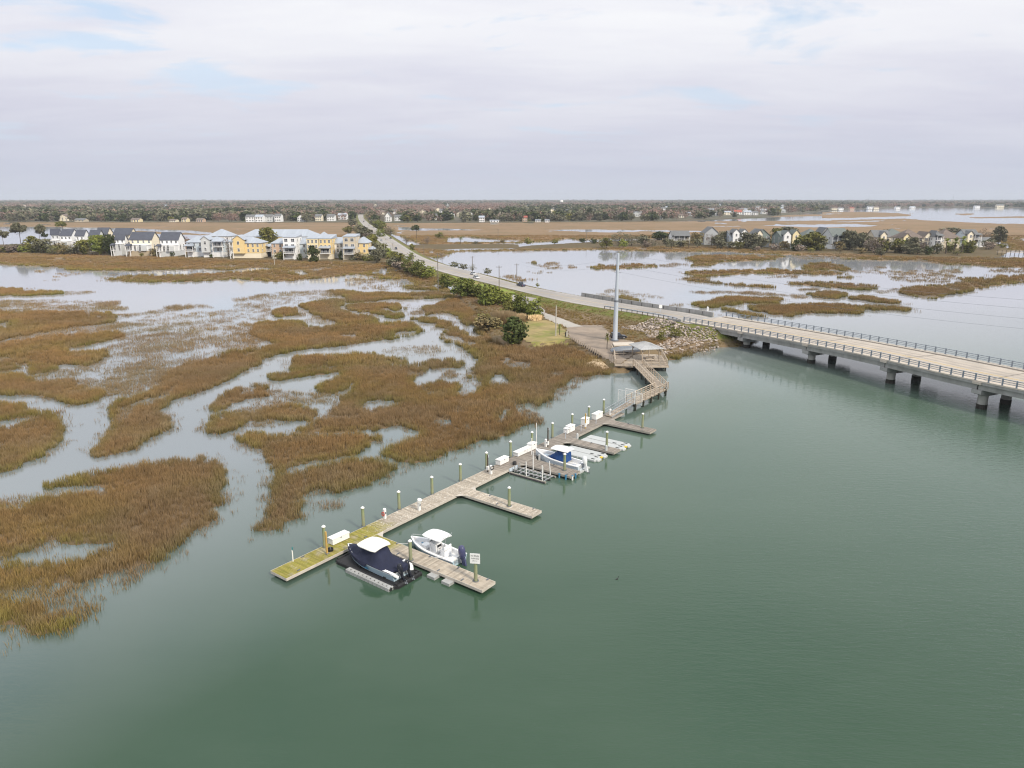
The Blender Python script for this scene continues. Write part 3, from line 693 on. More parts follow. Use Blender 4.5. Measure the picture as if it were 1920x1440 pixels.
# --- water
m, t, b, L = node_mat('tidal_water')
geo = t.nodes.new('ShaderNodeNewGeometry').outputs['Position']
w1 = nnoise(t, geo, 0.018, 5, .6, (1, 2.2, 1)); w2 = nnoise(t, geo, 0.05, 3)
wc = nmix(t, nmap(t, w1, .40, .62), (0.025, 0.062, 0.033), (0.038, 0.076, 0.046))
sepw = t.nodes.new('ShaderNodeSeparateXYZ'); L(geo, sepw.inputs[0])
# stronger reflection put into the colour: paler towards the bridge and inner dock
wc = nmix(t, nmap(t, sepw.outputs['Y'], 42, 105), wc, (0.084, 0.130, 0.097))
# side creek greyer and paler: its sky reflection is painted into the colour
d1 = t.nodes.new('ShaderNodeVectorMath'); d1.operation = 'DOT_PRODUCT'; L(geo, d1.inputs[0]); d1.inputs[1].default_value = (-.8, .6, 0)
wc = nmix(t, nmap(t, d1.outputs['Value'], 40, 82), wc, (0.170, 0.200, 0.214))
wc = nmix(t, nmap(t, sepw.outputs['Y'], 110, 230), wc, (0.33, 0.345, 0.375))  # far lagoon: bright sky mirrored at low angles, painted as pale body colour
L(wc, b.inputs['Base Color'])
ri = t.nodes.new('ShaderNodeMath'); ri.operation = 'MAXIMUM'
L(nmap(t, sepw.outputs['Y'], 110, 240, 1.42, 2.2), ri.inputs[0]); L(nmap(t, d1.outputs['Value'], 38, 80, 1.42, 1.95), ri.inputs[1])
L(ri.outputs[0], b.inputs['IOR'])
b.inputs['Roughness'].default_value = .06
mpw = t.nodes.new('ShaderNodeMapping'); L(geo, mpw.inputs[0])
mpw.inputs['Rotation'].default_value = (0, 0, R(24)); mpw.inputs['Scale'].default_value = (.55, 2.1, 1)
r1 = nnoise(t, mpw.outputs[0], 1.15, 3, .6); r2 = nnoise(t, mpw.outputs[0], 3.4, 2, .5)
mm = t.nodes.new('ShaderNodeMath'); mm.operation = 'MULTIPLY_ADD'; L(r2, mm.inputs[0]); mm.inputs[1].default_value = .4; L(r1, mm.inputs[2])
bp = t.nodes.new('ShaderNodeBump'); bp.inputs['Distance'].default_value = .15
L(mm.outputs[0], bp.inputs['Height'])
# ruffled out in the open channel, calm in the creeks; gusts in patches
gust = nmap(t, nnoise(t, geo, .022, 3), .35, .65, .55, 1.0)
st_ = t.nodes.new('ShaderNodeMath'); st_.operation = 'MULTIPLY'; L(gust, st_.inputs[0]); L(nmap(t, d1.outputs['Value'], -30, 36, .85, .07), st_.inputs[1])
st2 = t.nodes.new('ShaderNodeMath'); st2.operation = 'MULTIPLY'; L(st_.outputs[0], st2.inputs[0]); L(nmap(t, sepw.outputs['Y'], 110, 260, 1, .10), st2.inputs[1])
L(st2.outputs[0], bp.inputs['Strength'])
L(bp.outputs[0], b.inputs['Normal'])
HAZE_R = 13000.0
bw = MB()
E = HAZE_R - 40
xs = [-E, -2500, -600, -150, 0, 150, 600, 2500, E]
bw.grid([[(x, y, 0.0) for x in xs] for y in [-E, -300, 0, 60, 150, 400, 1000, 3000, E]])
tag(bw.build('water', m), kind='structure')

# --- land beyond the terrain sheet, out to the horizon
fb = MB()
def far_land(px, zt=1.2):
    q = [P(a, b_, 0) for a, b_ in px]
    fb.prism([(p.x, p.y) for p in q], -1.0, zt)
far_land([(-420,417.2),(480,418),(668,418),(690,419),(900,418.5),(1200,416.5),(1330,412),(1440,407.5),(1540,396),(1640,391),(1750,389.3),(1920,389.8),(2300,390),(2160,374.9),(960,374.7),(-250,375)], .9)
m, t, b, L = node_mat('far_soil')
geo = t.nodes.new('ShaderNodeNewGeometry').outputs['Position']
L(nmix(t, nmap(t, nnoise(t, geo, .01, 4), .4, .6), (0.10, 0.082, 0.05), (0.075, 0.075, 0.04)), b.inputs['Base Color']); b.inputs['Roughness'].default_value = .95
tag(fb.build('far_shore', m), kind='structure')

# --- marsh grass: tufts of real blades
def tuft(n, hgt, wid, spread, lean, seed):
    g = random.Random(seed)
    vs, fs, hs = [], [], []
    for _ in range(n):
        a, rr = g.random() * 6.283, spread * math.sqrt(g.random())
        x, y = rr * math.cos(a), rr * math.sin(a)
        h = hgt * g.uniform(.6, 1.1); w = wid * g.uniform(.7, 1.3)
        b_ = g.random() * 6.283; lx, ly = lean * h * math.cos(b_) * g.random(), lean * h * math.sin(b_) * g.random()
        ca, sa = math.cos(a * 3) * w / 2, math.sin(a * 3) * w / 2
        o = len(vs)
        vs += [(x - ca, y - sa, -.1), (x + ca, y + sa, -.1), (x + lx * .4 + ca * .8, y + ly * .4 + sa * .8, h * .6), (x + lx * .4 - ca * .8, y + ly * .4 - sa * .8, h * .6), (x + lx, y + ly, h)]
        fs += [(o, o + 1, o + 2, o + 3), (o + 3, o + 2, o + 4)]
        hs += [0, 0, .6, .6, 1]
    me = bpy.data.meshes.new('tuft')
    me.from_pydata(vs, [], fs)
    at = me.attributes.new('hh', 'FLOAT', 'POINT'); at.data.foreach_set('value', hs)
    me.update()
    return me
m, t, b, L = node_mat('cordgrass')
geo = t.nodes.new('ShaderNodeNewGeometry').outputs['Position']
hh = natt(t, 'hh'); ti = natt(t, 'tint', 'INSTANCER'); pa = natt(t, 'pale', 'INSTANCER')
topc = nmix(t, ti, (0.375, 0.235, 0.108), (0.330, 0.268, 0.082))
topc = nmix(t, nmap(t, nnoise(t, geo, .05, 5, .65), .42, .60), topc, nmix(t, ti, (0.262, 0.172, 0.088), (0.220, 0.190, 0.060)))
topc = nmix(t, nmap(t, nnoise(t, geo, .17, 4, .65), .52, .66, 0, .75), topc, (0.36, 0.268, 0.160))
topc = nmix(t, nmap(t, nnoise(t, geo, .33, 3, .6), .54, .68, 0, .65), topc, (0.195, 0.128, 0.060))
topc = nmix(t, pa, topc, (0.31, 0.245, 0.175))
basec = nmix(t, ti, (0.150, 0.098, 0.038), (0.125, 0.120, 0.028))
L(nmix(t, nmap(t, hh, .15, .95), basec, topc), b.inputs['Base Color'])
b.inputs['Roughness'].default_value = .85; b.inputs['Specular IOR Level'].default_value = .15
def scatter(name, pts, z, sc, tint, pale, tufts, material, kind='stuff'):
    """one object of tufts standing on the given points"""
    me = bpy.data.meshes.new(name)
    n = len(pts)
    me.vertices.add(n)
    me.vertices.foreach_set('co', np.column_stack([pts, z]).ravel().astype(np.float32))
    for nm, arr in (('sc', sc), ('tint', tint), ('pale', pale)):
        a = me.attributes.new(nm, 'FLOAT', 'POINT'); a.data.foreach_set('value', np.asarray(arr, np.float32))
    a = me.attributes.new('rot', 'FLOAT_VECTOR', 'POINT')
    rv = np.zeros((n, 3), np.float32); rv[:, 2] = NR.random(n) * 6.283
    a.data.foreach_set('vector', rv.ravel())
    o = obj(name, me)
    col = bpy.data.collections.new(name + '_kinds')
    for k, tm in enumerate(tufts):
        if not tm.materials: tm.materials.append(material)
        col.objects.link(bpy.data.objects.new('tuft', tm))
    ng = bpy.data.node_groups.new(name, 'GeometryNodeTree')
    ng.interface.new_socket('Geometry', in_out='INPUT', socket_type='NodeSocketGeometry')
    ng.interface.new_socket('Geometry', in_out='OUTPUT', socket_type='NodeSocketGeometry')
    N = ng.nodes.new
    gi, go = N('NodeGroupInput'), N('NodeGroupOutput')
    ci = N('GeometryNodeCollectionInfo'); ci.inputs['Collection'].default_value = col
    ci.inputs['Separate Children'].default_value = True; ci.inputs['Reset Children'].default_value = True
    ip = N('GeometryNodeInstanceOnPoints'); ip.inputs['Pick Instance'].default_value = True
    na = N('GeometryNodeInputNamedAttribute'); na.data_type = 'FLOAT'; na.inputs['Name'].default_value = 'sc'
    nr_ = N('GeometryNodeInputNamedAttribute'); nr_.data_type = 'FLOAT_VECTOR'; nr_.inputs['Name'].default_value = 'rot'
    e2r = N('FunctionNodeEulerToRotation')
    K = ng.links.new
    K(gi.outputs[0], ip.inputs['Points']); K(ci.outputs[0], ip.inputs['Instance'])
    K(na.outputs['Attribute'], ip.inputs['Scale']); K(nr_.outputs['Attribute'], e2r.inputs[0]); K(e2r.outputs[0], ip.inputs['Rotation'])
    K(ip.outputs[0], go.inputs[0])
    md = o.modifiers.new('tufts', 'NODES'); md.node_group = ng
    return tag(o, kind=kind)
def sow(y0, y1, per_m2, ux=1.02):
    area = (y1 ** 2 - y0 ** 2) * ux
    n = int(area * per_m2)
    y = np.sqrt(NR.random(n) * (y1 ** 2 - y0 ** 2) + y0 ** 2)
    return (NR.random(n) * 2 - 1) * ux * y, y
def grow(name, y0, y1, per_m2, tufts, r_edge, smin, smax, ux=1.02, thin_only=False):
    x, y = sow(y0, y1, per_m2, ux)
    c = cover(x, y)
    if thin_only:      # single stems standing in the water: thin-grown flats and a fringe off every edge
        fr_ = np.zeros(len(x))
        for a in range(5):
            fr_ += cover(x + r_edge * math.cos(a * 1.257), y + r_edge * 1.3 * math.sin(a * 1.257)) > .6
        c = np.where(c > .6, 0, np.maximum(c * 2.3, .34 * fr_ / 5))
        thin = np.clip(2.0 * vnoise(x, y, 3.2, 9) * (.4 + 1.1 * vnoise(x, y, 9, 19)), 0, 2)
        keep = (c > .01) & (NR.random(len(x)) < c * thin)
    else:
        thin = .7 + .6 * vnoise(x, y, 2.5, 9)
        keep = (c > .6) & (NR.random(len(x)) < c * thin)
    x, y, c = x[keep], y[keep], c[keep]
    z, _, lf, _ = ground(x, y, False)
    k = lf < .3
    x, y, c, z = x[k], y[k], c[k], z[k]
    e = np.zeros(len(x))
    for a in range(6):
        e += cover(x + r_edge * math.cos(a * 1.047), y + r_edge * 1.3 * math.sin(a * 1.047)) < .3
    e = np.clip(e / 3.0, 0, 1)
    if thin_only: e *= 0
    tint = np.clip(.55 * e + .8 * (vnoise(x, y, 9, 12) - .38) + .3 * (vnoise(x, y, 2, 13) - .5), 0, 1)
    pale = np.clip((.5 if thin_only else 0) + .8 * (vnoise(x, y, 14, 15) - .5) + .3 * NR.random(len(x)) - .1, 0, 1)
    sc = NR.uniform(smin, smax, len(x)) * (.75 + .5 * vnoise(x, y, 5, 16))
    return scatter(name, np.column_stack([x, y]), np.maximum(z, -.12) - .04 - np.where((y > 400) & (c > .5), .3, 0), sc, tint, pale, tufts, MATS['cordgrass'])
T1 = [tuft(16, .82, .030, .42, .40, 50 + k) for k in range(6)]
T2 = [tuft(22, .95, .055, .55, .38, 60 + k) for k in range(5)]
T3 = [tuft(26, 1.05, .13, 1.1, .3, 70 + k) for k in range(4)]
F1 = [tuft(10, .68, .036, .45, .45, 80 + k) for k in range(6)]
F2 = [tuft(11, .72, .045, .75, .45, 90 + k) for k in range(5)]
F3 = [tuft(14, .85, .12, 1.4, .4, 95 + k) for k in range(4)]
grow('marsh_grass', 40, 135, 8.5, T1, 1.4, .75, 1.15)
grow('marsh_grass', 135, 260, 2.6, T2, 2.2, .8, 1.15, .85)
grow('marsh_grass', 260, 640, .34, T3, 4.0, .7, 1.1, .80)
grow('sparse_marsh_grass', 40, 135, 8.0, F1, 1.9, .7, 1.15, 1.02, True)
grow('sparse_marsh_grass', 135, 260, 2.7, F2, 3.0, .7, 1.15, .85, True)
grow('sparse_marsh_grass', 260, 640, .36, F3, 3.0, .7, 1.1, .80, True)

# --- road sheets, driveway, lawn, lot
tag(road_strip(-1.0, 1.0, 0.0, 'causeway_road', 'asphalt_old'), kind='structure')
for o0 in (-.62, -.30, .22, .54):
    tag(road_strip(o0, o0 + .10, .003, 'wheel_track', 'worn_asphalt'), kind='structure')
for o0, o1, m_ in ((-.80, -.775, 'road_paint'), (.775, .80, 'road_paint'), (-.022, -.008, 'road_yellow'), (.008, .022, 'road_yellow')):
    tag(road_strip(o0, o1, .006, 'road_marking', m_), kind='structure')
def sheet(name, px, z, m_, dz=0.0, thick=.5):
    """level pad over a traced outline, with its own edge"""
    q = [P(a, b_, z) for a, b_ in px]
    if sum(a.x * c.y - c.x * a.y for a, c in zip(q, q[1:] + q[:1])) < 0: q = q[::-1]
    return tag(MB().prism([(p.x, p.y) for p in q], z - thick, z + dz).build(name, m_), kind='structure')
def drape(name, px, z, m_, lift=.05, step=.3, ragged=.35):
    """ground cover lying on the terrain inside a traced outline"""
    poly = world_poly(px, z)
    x0, y0 = poly.min(0) - .5; x1, y1 = poly.max(0) + .5
    nx, ny = int((x1 - x0) / step) + 1, int((y1 - y0) / step) + 1
    gx, gy = np.meshgrid(x0 + np.arange(nx) * step, y0 + np.arange(ny) * step)
    X, Y = gx.ravel(), gy.ravel()
    gz_ = ground(X, Y, False)[0]
    cx_, cy_ = (gx[:-1, :-1] + step / 2).ravel(), (gy[:-1, :-1] + step / 2).ravel()
    k = inside(cx_ + ragged * (vnoise(cx_, cy_, 1.1, 41) - .5) * 2, cy_ + ragged * (vnoise(cx_, cy_, 1.1, 42) - .5) * 2, poly)
    ii = np.arange(nx * ny).reshape(ny, nx)
    q = np.stack([ii[:-1, :-1], ii[:-1, 1:], ii[1:, 1:], ii[1:, :-1]], -1).reshape(-1, 4)[k]
    used = np.unique(q); re_ = np.zeros(nx * ny, int); re_[used] = np.arange(len(used))
    b_ = MB(); b_.add([(X[i], Y[i], gz_[i] + lift) for i in used], [tuple(int(v) for v in f) for f in re_[q]])
    return tag(b_.build(name, m_, None, True), kind='structure')
drape('lawn', [(984,604),(1000,599),(1020,598),(1046,607),(1058,616),(1068,633),(1062,640),(1030,644),(1000,644),(984,641),(976,624)], 1.3, 'dry_lawn', .05, .3, 1.3)
drape('gravel_lot', [(1060,611),(1092,609),(1128,610),(1150,630),(1172,637),(1200,643),(1190,664),(1160,684),(1130,667),(1068,634)], 1.3, 'gravel_lot', .06, .3, .3)
drape('driveway', [(1018,583),(1030,588),(1094,611),(1061,613),(1048,607),(1022,596)], 1.5, 'driveway', .08, .22, .1)
def sow_scrub():
    x, y = sow(135, 300, 2.4, .5)
    q = ground(x, y, False)
    d = road_dist(x, y)
    lots = [world_poly(p, 1.4) for p in ([(984,604),(1000,599),(1020,598),(1046,607),(1058,616),(1068,633),(1062,640),(1030,644),(1000,644),(984,641),(976,624)], [(1060,611),(1092,609),(1128,610),(1150,630),(1172,637),(1200,643),(1250,650),(1250,690),(1160,690),(1130,667),(1068,634)], [(958,551),(1005,559),(1018,583),(1030,588),(1094,611),(1061,613),(1048,607),(1010,592),(960,562)])]
    k = (q[2] > .25) & (d > .8)
    for l in lots: k &= ~inside(x, y, l)
    k &= NR.random(len(x)) < .35 + .65 * vnoise(x, y, 5, 51)
    x, y, z = x[k], y[k], q[0][k]
    near = np.clip(1.2 - d[k] / 7, 0, 1)
    scatter('dry_scrub', np.column_stack([x, y]), z - .03, NR.uniform(.35, .75, len(x)) * (1 - .35 * near), np.clip(.15 + near * .8 + .9 * (vnoise(x, y, 6, 52) - .45), 0, 1), np.clip(vnoise(x, y, 10, 53) - .45, 0, 1), T2, MATS['cordgrass'])
sow_scrub()
dq = [on_road(958,552,-.01), on_road(985,556,-.01), on_road(1005,559,-.01), P(1010,572,1.9), P(1022,582,1.7), P(1020,590,1.62), P(985,576,1.8), P(960,562,1.95)]
tag(MB().add([p for p in dq] + [(p.x, p.y, p.z - .6) for p in dq], [tuple(range(8))[::-1]] + [(i, (i + 1) % 8, 8 + (i + 1) % 8, 8 + i) for i in range(8)]).build('driveway', 'asphalt_old'), kind='structure')
vb = [on_road(*q, -.06) for q in [(846,517),(880,525.5),(920,535.5),(962,546.5),(968,550)]] + [on_road(*q, -.5) for q in [(945,549),(915,547),(885,537),(860,526)]]
n = len(vb)
tag(MB().add(vb + [(p.x, p.y, p.z - .8) for p in vb], [tuple(range(n))[::-1]] + [(i, (i + 1) % n, n + (i + 1) % n, n + i) for i in range(n)]).build('grass_verge', 'lawn_green'), kind='structure')

# ================================================================ the bridge
def bz(y): return zr(y)
def bridge_edge(pts):
    q = [on_road(*p) for p in pts]
    a, b_ = q[-2], q[-1]
    d = (b_ - a).normalized()
    e = b_ + d * 38; e.z = zr(e.y)
    return resample(q + [e], 60)
BL = smooth(bridge_edge([(1279,603),(1400,624.5),(1540,651),(1627,668),(1797,709),(1912,732)]), 8)
BR = smooth(bridge_edge([(1354,594),(1440,607.5),(1540,624.5),(1700,652.5),(1850,680.5),(1916,694)]), 8)
# pair the two edges so that the rows cross the deck squarely
def pair(A, B):
    out = []
    for i in range(len(A)):
        t = A[min(i + 1, len(A) - 1)] - A[max(i - 1, 0)]
        t = t[:2] / np.linalg.norm(t[:2])
        s = (B[:, :2] - A[i, :2]) @ t
        k = np.argsort(np.abs(s))[:2]
        w = abs(s[k[1]]) / (abs(s[k[0]]) + abs(s[k[1]]) + 1e-9)
        out.append(B[k[0]] * w + B[k[1]] * (1 - w))
    return np.array(out)
BRp = pair(BL, BR)
keep = [i for i in range(60) if BL[i, 1] > 62]
BLk, BRk = smooth(BL[keep], 3), smooth(BRp[keep], 6)
NB = len(BLk)
def bpt(i, o, dz=0.0):
    """deck point: row i (may be fractional), o = metres in from the near edge (negative from the far edge), above deck dz"""
    i = max(0, min(NB - 1.001, i)); k = int(i); f = i - k
    a = BLk[k] * (1 - f) + BLk[k + 1] * f; b_ = BRk[k] * (1 - f) + BRk[k + 1] * f
    w = np.linalg.norm((b_ - a)[:2])
    t = (o / w) if o >= 0 else 1 + o / w
    p = a + (b_ - a) * t
    return Vector((p[0], p[1], zr(a[1]) + dz))
BW = np.mean(np.linalg.norm((BRk - BLk)[:, :2], axis=1))
bridge = thing('bridge', 'long low concrete road bridge with dark rails crossing the green creek', 'bridge', tuple(bpt(0, 0)) [:2] + (0,))
bo = Vector(bridge.location)
def bb(mb, name, m_, parent=None, smooth=False):
    mb.v = [(x - bo.x, y - bo.y, z - bo.z) for x, y, z in mb.v]
    return mb.build(name, m_, parent or bridge, smooth)
def ribbon(o0, o1, z0, z1, i0=0, i1=None, step=1):
    """a bar of constant section along the deck"""
    b = MB(); i1 = NB - 1 if i1 is None else i1
    rows = []
    n = int((i1 - i0) / step) + 1
    for k in range(n + 1):
        i = min(i1, i0 + k * step)
        rows.append([bpt(i, o0, z0), bpt(i, o1, z0), bpt(i, o1, z1), bpt(i, o0, z1)])
        if i >= i1: break
    b.grid(rows, close=True)
    b.add(rows[0], [(0, 1, 2, 3)]); b.add(rows[-1], [(3, 2, 1, 0)])
    return b
bb(ribbon(.05, -.05, -.42, -.02), 'deck_slab', 'concrete')
bb(ribbon(1.15, -1.15, -.018, .0), 'roadway', 'concrete_deck')
bb(ribbon(0, 1.15, -.02, .17), 'kerb_walk', 'pale_curb'); bb(ribbon(-1.15, -.001, -.02, .17), 'kerb_walk', 'pale_curb')
bb(ribbon(1.17, 1.36, .0, .008), 'gutter_line', 'tide_stain'); bb(ribbon(-1.36, -1.17, .0, .008), 'gutter_line', 'tide_stain')
mid = BW / 2
bb(ribbon(mid - .22, mid - .1, .0, .007), 'road_marking', 'road_yellow'); bb(ribbon(mid + .1, mid + .22, .0, .007), 'road_marking', 'road_yellow')
bb(ribbon(2.3, 2.42, .0, .007), 'road_marking', 'road_paint'); bb(ribbon(-2.42, -2.3, .0, .007), 'road_marking', 'road_paint')
for o_ in (3.1, 4.9, BW - 5.6, BW - 3.8): bb(ribbon(o_, o_ + .7, .0, .004), 'wheel_track', 'tyre_worn_deck')
# railings: a mesh of its own for each post, three rails a side
def rail_side(o):
    for z, h in ((.48, .07), (.78, .07), (1.08, .10)):
        bb(ribbon(o - .05, o + .05, z, z + h), 'rail', 'blue_rail')
    L = [0.0]
    for i in range(1, NB):
        L.append(L[-1] + (bpt(i, o) - bpt(i - 1, o)).length)
    s = .4
    pm = None
    while s < L[-1] - .3:
        i = float(np.interp(s, L, range(NB)))
        p = bpt(i, o, .17); q = bpt(min(i + .3, NB - 1), o, .17)
        if pm is None:
            pb = MB(); pb.box((0, 0, .02), (.3, .24, .04)); pb.prism([(-.09, -.09), (.09, -.09), (.09, .09), (-.09, .09)], .04, 1.08); pb.box((0, .02, .52), (.22, .05, .95))
            pm = pb.mesh('rail_post', 'blue_rail')
        d = q - p
        obj('rail_post', pm, bridge, p - bo, math.atan2(d.y, d.x))
        s += 1.98
rail_side(.22); rail_side(-.22)
# spans and piers
PY = [(50.5, 153.57), (58.14, 138.14), (65.3, 122.2), (72.5, 106.54), (79.6, 90.9), (86.6, 75.3)]
def row_at(x, y):
    d = np.hypot(BLk[:, 0] - x, BLk[:, 1] - y)
    k = int(d.argmin())
    t = BLk[min(k + 1, NB - 1)] - BLk[max(k - 1, 0)]; t = t[:2] / np.linalg.norm(t[:2])
    s = (np.array([x, y]) - BLk[k, :2]) @ t
    step = np.linalg.norm((BLk[min(k + 1, NB - 1)] - BLk[max(k - 1, 0)])[:2]) / 2
    return k + s / step
rows_p = [row_at(*p) for p in PY]
rows_p = [r for r in rows_p if r < NB - 1.5]
ends = [0.25] + rows_p + [NB - 1.1]
for a, b_ in zip(ends, ends[1:]):
    g = .05
    for k, o in enumerate((.35, BW * .28, BW * .5, BW * .72, -.85)):
        bb(ribbon(o, o + .5, -1.28, -.425, a + g, b_ - g, .7), 'girder', 'concrete')
wj = MB()
for r_ in rows_p:
    e_ = MB(); e_.grid([[bpt(r_ - .06, 1.2, .009), bpt(r_ - .06, -1.2, .009)], [bpt(r_ + .06, 1.2, .009), bpt(r_ + .06, -1.2, .009)]]); bb(e_, 'expansion_joint', 'joint_seal')
    p = bpt(r_, -.0001, 0); a = bpt(r_, .12, 0)
    X = (p - a); X.z = 0; X.normalize(); Y = Vector((-X.y, X.x, 0))
    z = a.z - 1.30
    cap = MB()
    n0, n1 = a + X * .05, a + X * (BW - .05)
    prof = [(0, z - .62), (1.6, z - 1.12), (BW - 1.7, z - 1.12), (BW - .1, z - .62), (BW - .1, z), (0, z)]
    vs = [a + X * u + Y * s - Vector((0, 0, a.z)) + Vector((0, 0, w)) for s in (-.75, .75) for u, w in prof]
    n = 6
    cap.add(vs, [tuple(range(n)), tuple(range(n, 2 * n))[::-1]] + [(i, i + n, (i + 1) % n + n, (i + 1) % n) for i in range(n)])
    bb(cap, 'pier_cap', 'concrete')
    for u in (2.1, 8.4):
        q = a + X * u
        c = MB(); c.cyl((q.x, q.y, .45), (q.x, q.y, z - 1.05), .72, n=20)
        col_ = bb(c, 'column', 'column_concrete', smooth=False)
        s = MB(); s.cyl((q.x, q.y, -1.2), (q.x, q.y, .75), .80, .78, n=20)
        s.v = [(x - bo.x, y - bo.y, zz) for x, y, zz in s.v]
        s.build('tide_band', 'tide_stain', col_)
    j = MB(); q = a - X * .16; j.box((q.x, q.y, a.z - .2), (1.3, .3, .36), math.atan2(Y.y, Y.x)); bb(j, 'joint_block', 'pale_curb')
# abutment
a0, a1 = bpt(0, -.0) , bpt(0, -.001)
X = (Vector(BRk[0]) - Vector(BLk[0])); X.z = 0; X.normalize(); Y = Vector((-X.y, X.x, 0))
ab = MB()
c0 = Vector(BLk[0])
ab.box(tuple(c0 + X * (BW / 2) + Y * .65)[:2] + (1.05,), (BW + .6, 1.2, 4.5), math.atan2(X.y, X.x))
bb(ab, 'abutment', 'concrete')
wg = MB(); w0 = c0 + Y * 2.6 - X * .35
wg.box((w0.x, w0.y, 2.35), (3.6, .5, 2.6), math.atan2(Y.y, Y.x)); wg.box((c0.x - X.x * .45, c0.y - X.y * .45, 2.5), (.9, .8, 2.9), math.atan2(Y.y, Y.x))
bb(wg, 'wing_wall', 'concrete')
dp = MB(); e = c0 - X * .3 - Y * .9
dp.tube([e + Vector((0, 0, -1.4)), e - X * .5 - Y * .8 + Vector((0, 0, -1.9)), e - X * 1.2 - Y * 1.2 + Vector((0, 0, -2.0))], .12)
bb(dp, 'drain_pipe', 'galv')

# concrete wall along the far side of the ramp
def along_edge(E, y0, y1, n, dx):
    q = np.array([list(p) for p in E]); q = q[np.argsort(q[:, 1])]
    t = np.linspace(y0, y1, n)
    return [Vector((np.interp(y, q[:, 1], q[:, 0]) + dx, y, zr(y))) for y in t]
wall = thing('barrier_wall', 'long grey concrete barrier wall on the water side of the bridge ramp', 'barrier wall', (21, 216, 2))
WA = along_edge(RR, 223, float(BRk[0][1]) + .6, 26, .55)
wb = MB(); rows = []
for i, p in enumerate(WA):
    q = WA[min(i + 1, 25)] - WA[max(i - 1, 0)]; n_ = Vector((q.y, -q.x, 0)).normalized()
    rows.append([p - n_ * .3 + Vector((0, 0, -.8)), p + n_ * .3 + Vector((0, 0, -.8)), p + n_ * .16 + Vector((0, 0, 1.15)), p - n_ * .16 + Vector((0, 0, 1.15))])
wl_ = Vector(wall.location)
wb.grid(rows, close=True); wb.add(rows[0], [(3, 2, 1, 0)]); wb.add(rows[-1], [(0, 1, 2, 3)])
wb.v = [tuple(Vector(v) - wl_) for v in wb.v]
wb.build('wall_body', 'concrete', wall)
for i in range(1, 25, 2):
    q = WA[i + 1] - WA[i - 1]
    j = MB(); j.box(tuple(WA[i] - wl_ + Vector((0, 0, .3))), (.06, .63, 1.36), math.atan2(q.y, q.x)); j.build('joint', 'tide_stain', wall)

# steel guardrail on the marsh side of the ramp
gr = thing('guardrail', 'weathered steel guardrail on posts beside the road before the bridge', 'guardrail', (32, 193, 2.5))
GA = along_edge(RL, 194, float(BLk[0][1]) + 1.0, 15, -.5)
gl_ = Vector(gr.location)
g = MB()
for a, b_ in zip(GA, GA[1:]):
    g.beam(a - gl_ + Vector((0, 0, .62)), b_ - gl_ + Vector((0, 0, .62)), .06, .30)
g.build('beam', 'galv', gr)
pm = MB().box((0, 0, .2), (.15, .2, .95)).mesh('post', 'dark_wood')
for a in GA: obj('post', pm, gr, a - gl_ + Vector((-.12, -.1, 0)))

# ================================================================ riprap, sand, bulkhead
rip = tag(obj('riprap_bank', None), kind='structure')
def rock_mesh(seed):
    g = random.Random(seed)
    import bmesh
    bm = bmesh.new(); bmesh.ops.create_icosphere(bm, subdivisions=1, radius=.5)
    for v in bm.verts:
        v.co *= g.uniform(.72, 1.2); v.co.z *= .7; v.co.x *= 1.15
    me = bpy.data.meshes.new('stone'); bm.to_mesh(me); bm.free()
    me.materials.append(MATS['riprap'])
    return me
ROCKS = [rock_mesh(k) for k in range(6)]
RP = np.array([P(a, b_, 1.2)[:2] for a, b_ in [(1164,614),(1200,611),(1232,608),(1250,604),(1275,612),(1290,616),(1318,620),(1345,634),(1350,643),(1320,650),(1275,655),(1246,660),(1226,652),(1245,644),(1262,634),(1215,634),(1208,624)]])
x = NR.uniform(RP[:, 0].min(), RP[:, 0].max(), 9000); y = NR.uniform(RP[:, 1].min(), RP[:, 1].max(), 9000)
k = inside(x, y, RP); x, y = x[k], y[k]
# the whole outer slope of the ramp is stone as well
d = road_dist(x, y); k = d > .8; x, y = x[k], y[k]
pts, got = [], []
for a, b_ in zip(x, y):
    s = RNG.uniform(.38, .98)
    if all((a - c) ** 2 + (b_ - e) ** 2 > (.36 * (s + t)) ** 2 for c, e, t in pts): pts.append((a, b_, s))
pts.sort(key=lambda q: -q[2])
zz = ground(np.array([q[0] for q in pts]), np.array([q[1] for q in pts]), False)[0]
rest = MB()
for i, ((a, b_, s), z) in enumerate(zip(pts, zz)):
    z = max(z, -.2)
    if i < 290:
        o = obj('stone', ROCKS[i % 6], rip, (a, b_, z + .12 * s), RNG.random() * 6.28)
        o.rotation_euler.x, o.rotation_euler.y = RNG.uniform(-.5, .5), RNG.uniform(-.5, .5); o.scale = (s, s * RNG.uniform(.7, 1), s * RNG.uniform(.8, 1.2))
    else:
        me_ = ROCKS[i % 6]; M_ = Matrix.Rotation(RNG.random() * 6.28, 4, 'Z')
        rest.add([tuple(M_ @ v.co * s + Vector((a, b_, z + .12 * s))) for v in me_.vertices], [tuple(p.vertices) for p in me_.polygons])
tag(rest.build('stone', 'riprap', rip), kind='stuff')
def mound(name, label, cat, px, z, h, m_, seed):
    q = [P(a, b_, z) for a, b_ in px]
    c = sum(q, Vector()) / len(q)
    rows = []
    for k in range(6):
        t = k / 5
        rows.append([c + (p - c) * (1 - t) + Vector((0, 0, h * (1 - (1 - t) ** 2) - .25 + (vnoise(p.x + t * 3, p.y, .8, seed) - .5) * .3 * (k > 0))) for p in q])
    b = MB(); b.grid([[tuple(p - c) for p in r_] for r_ in rows], close=True)
    return tag(b.build(name, m_, None, True, c), label, cat)
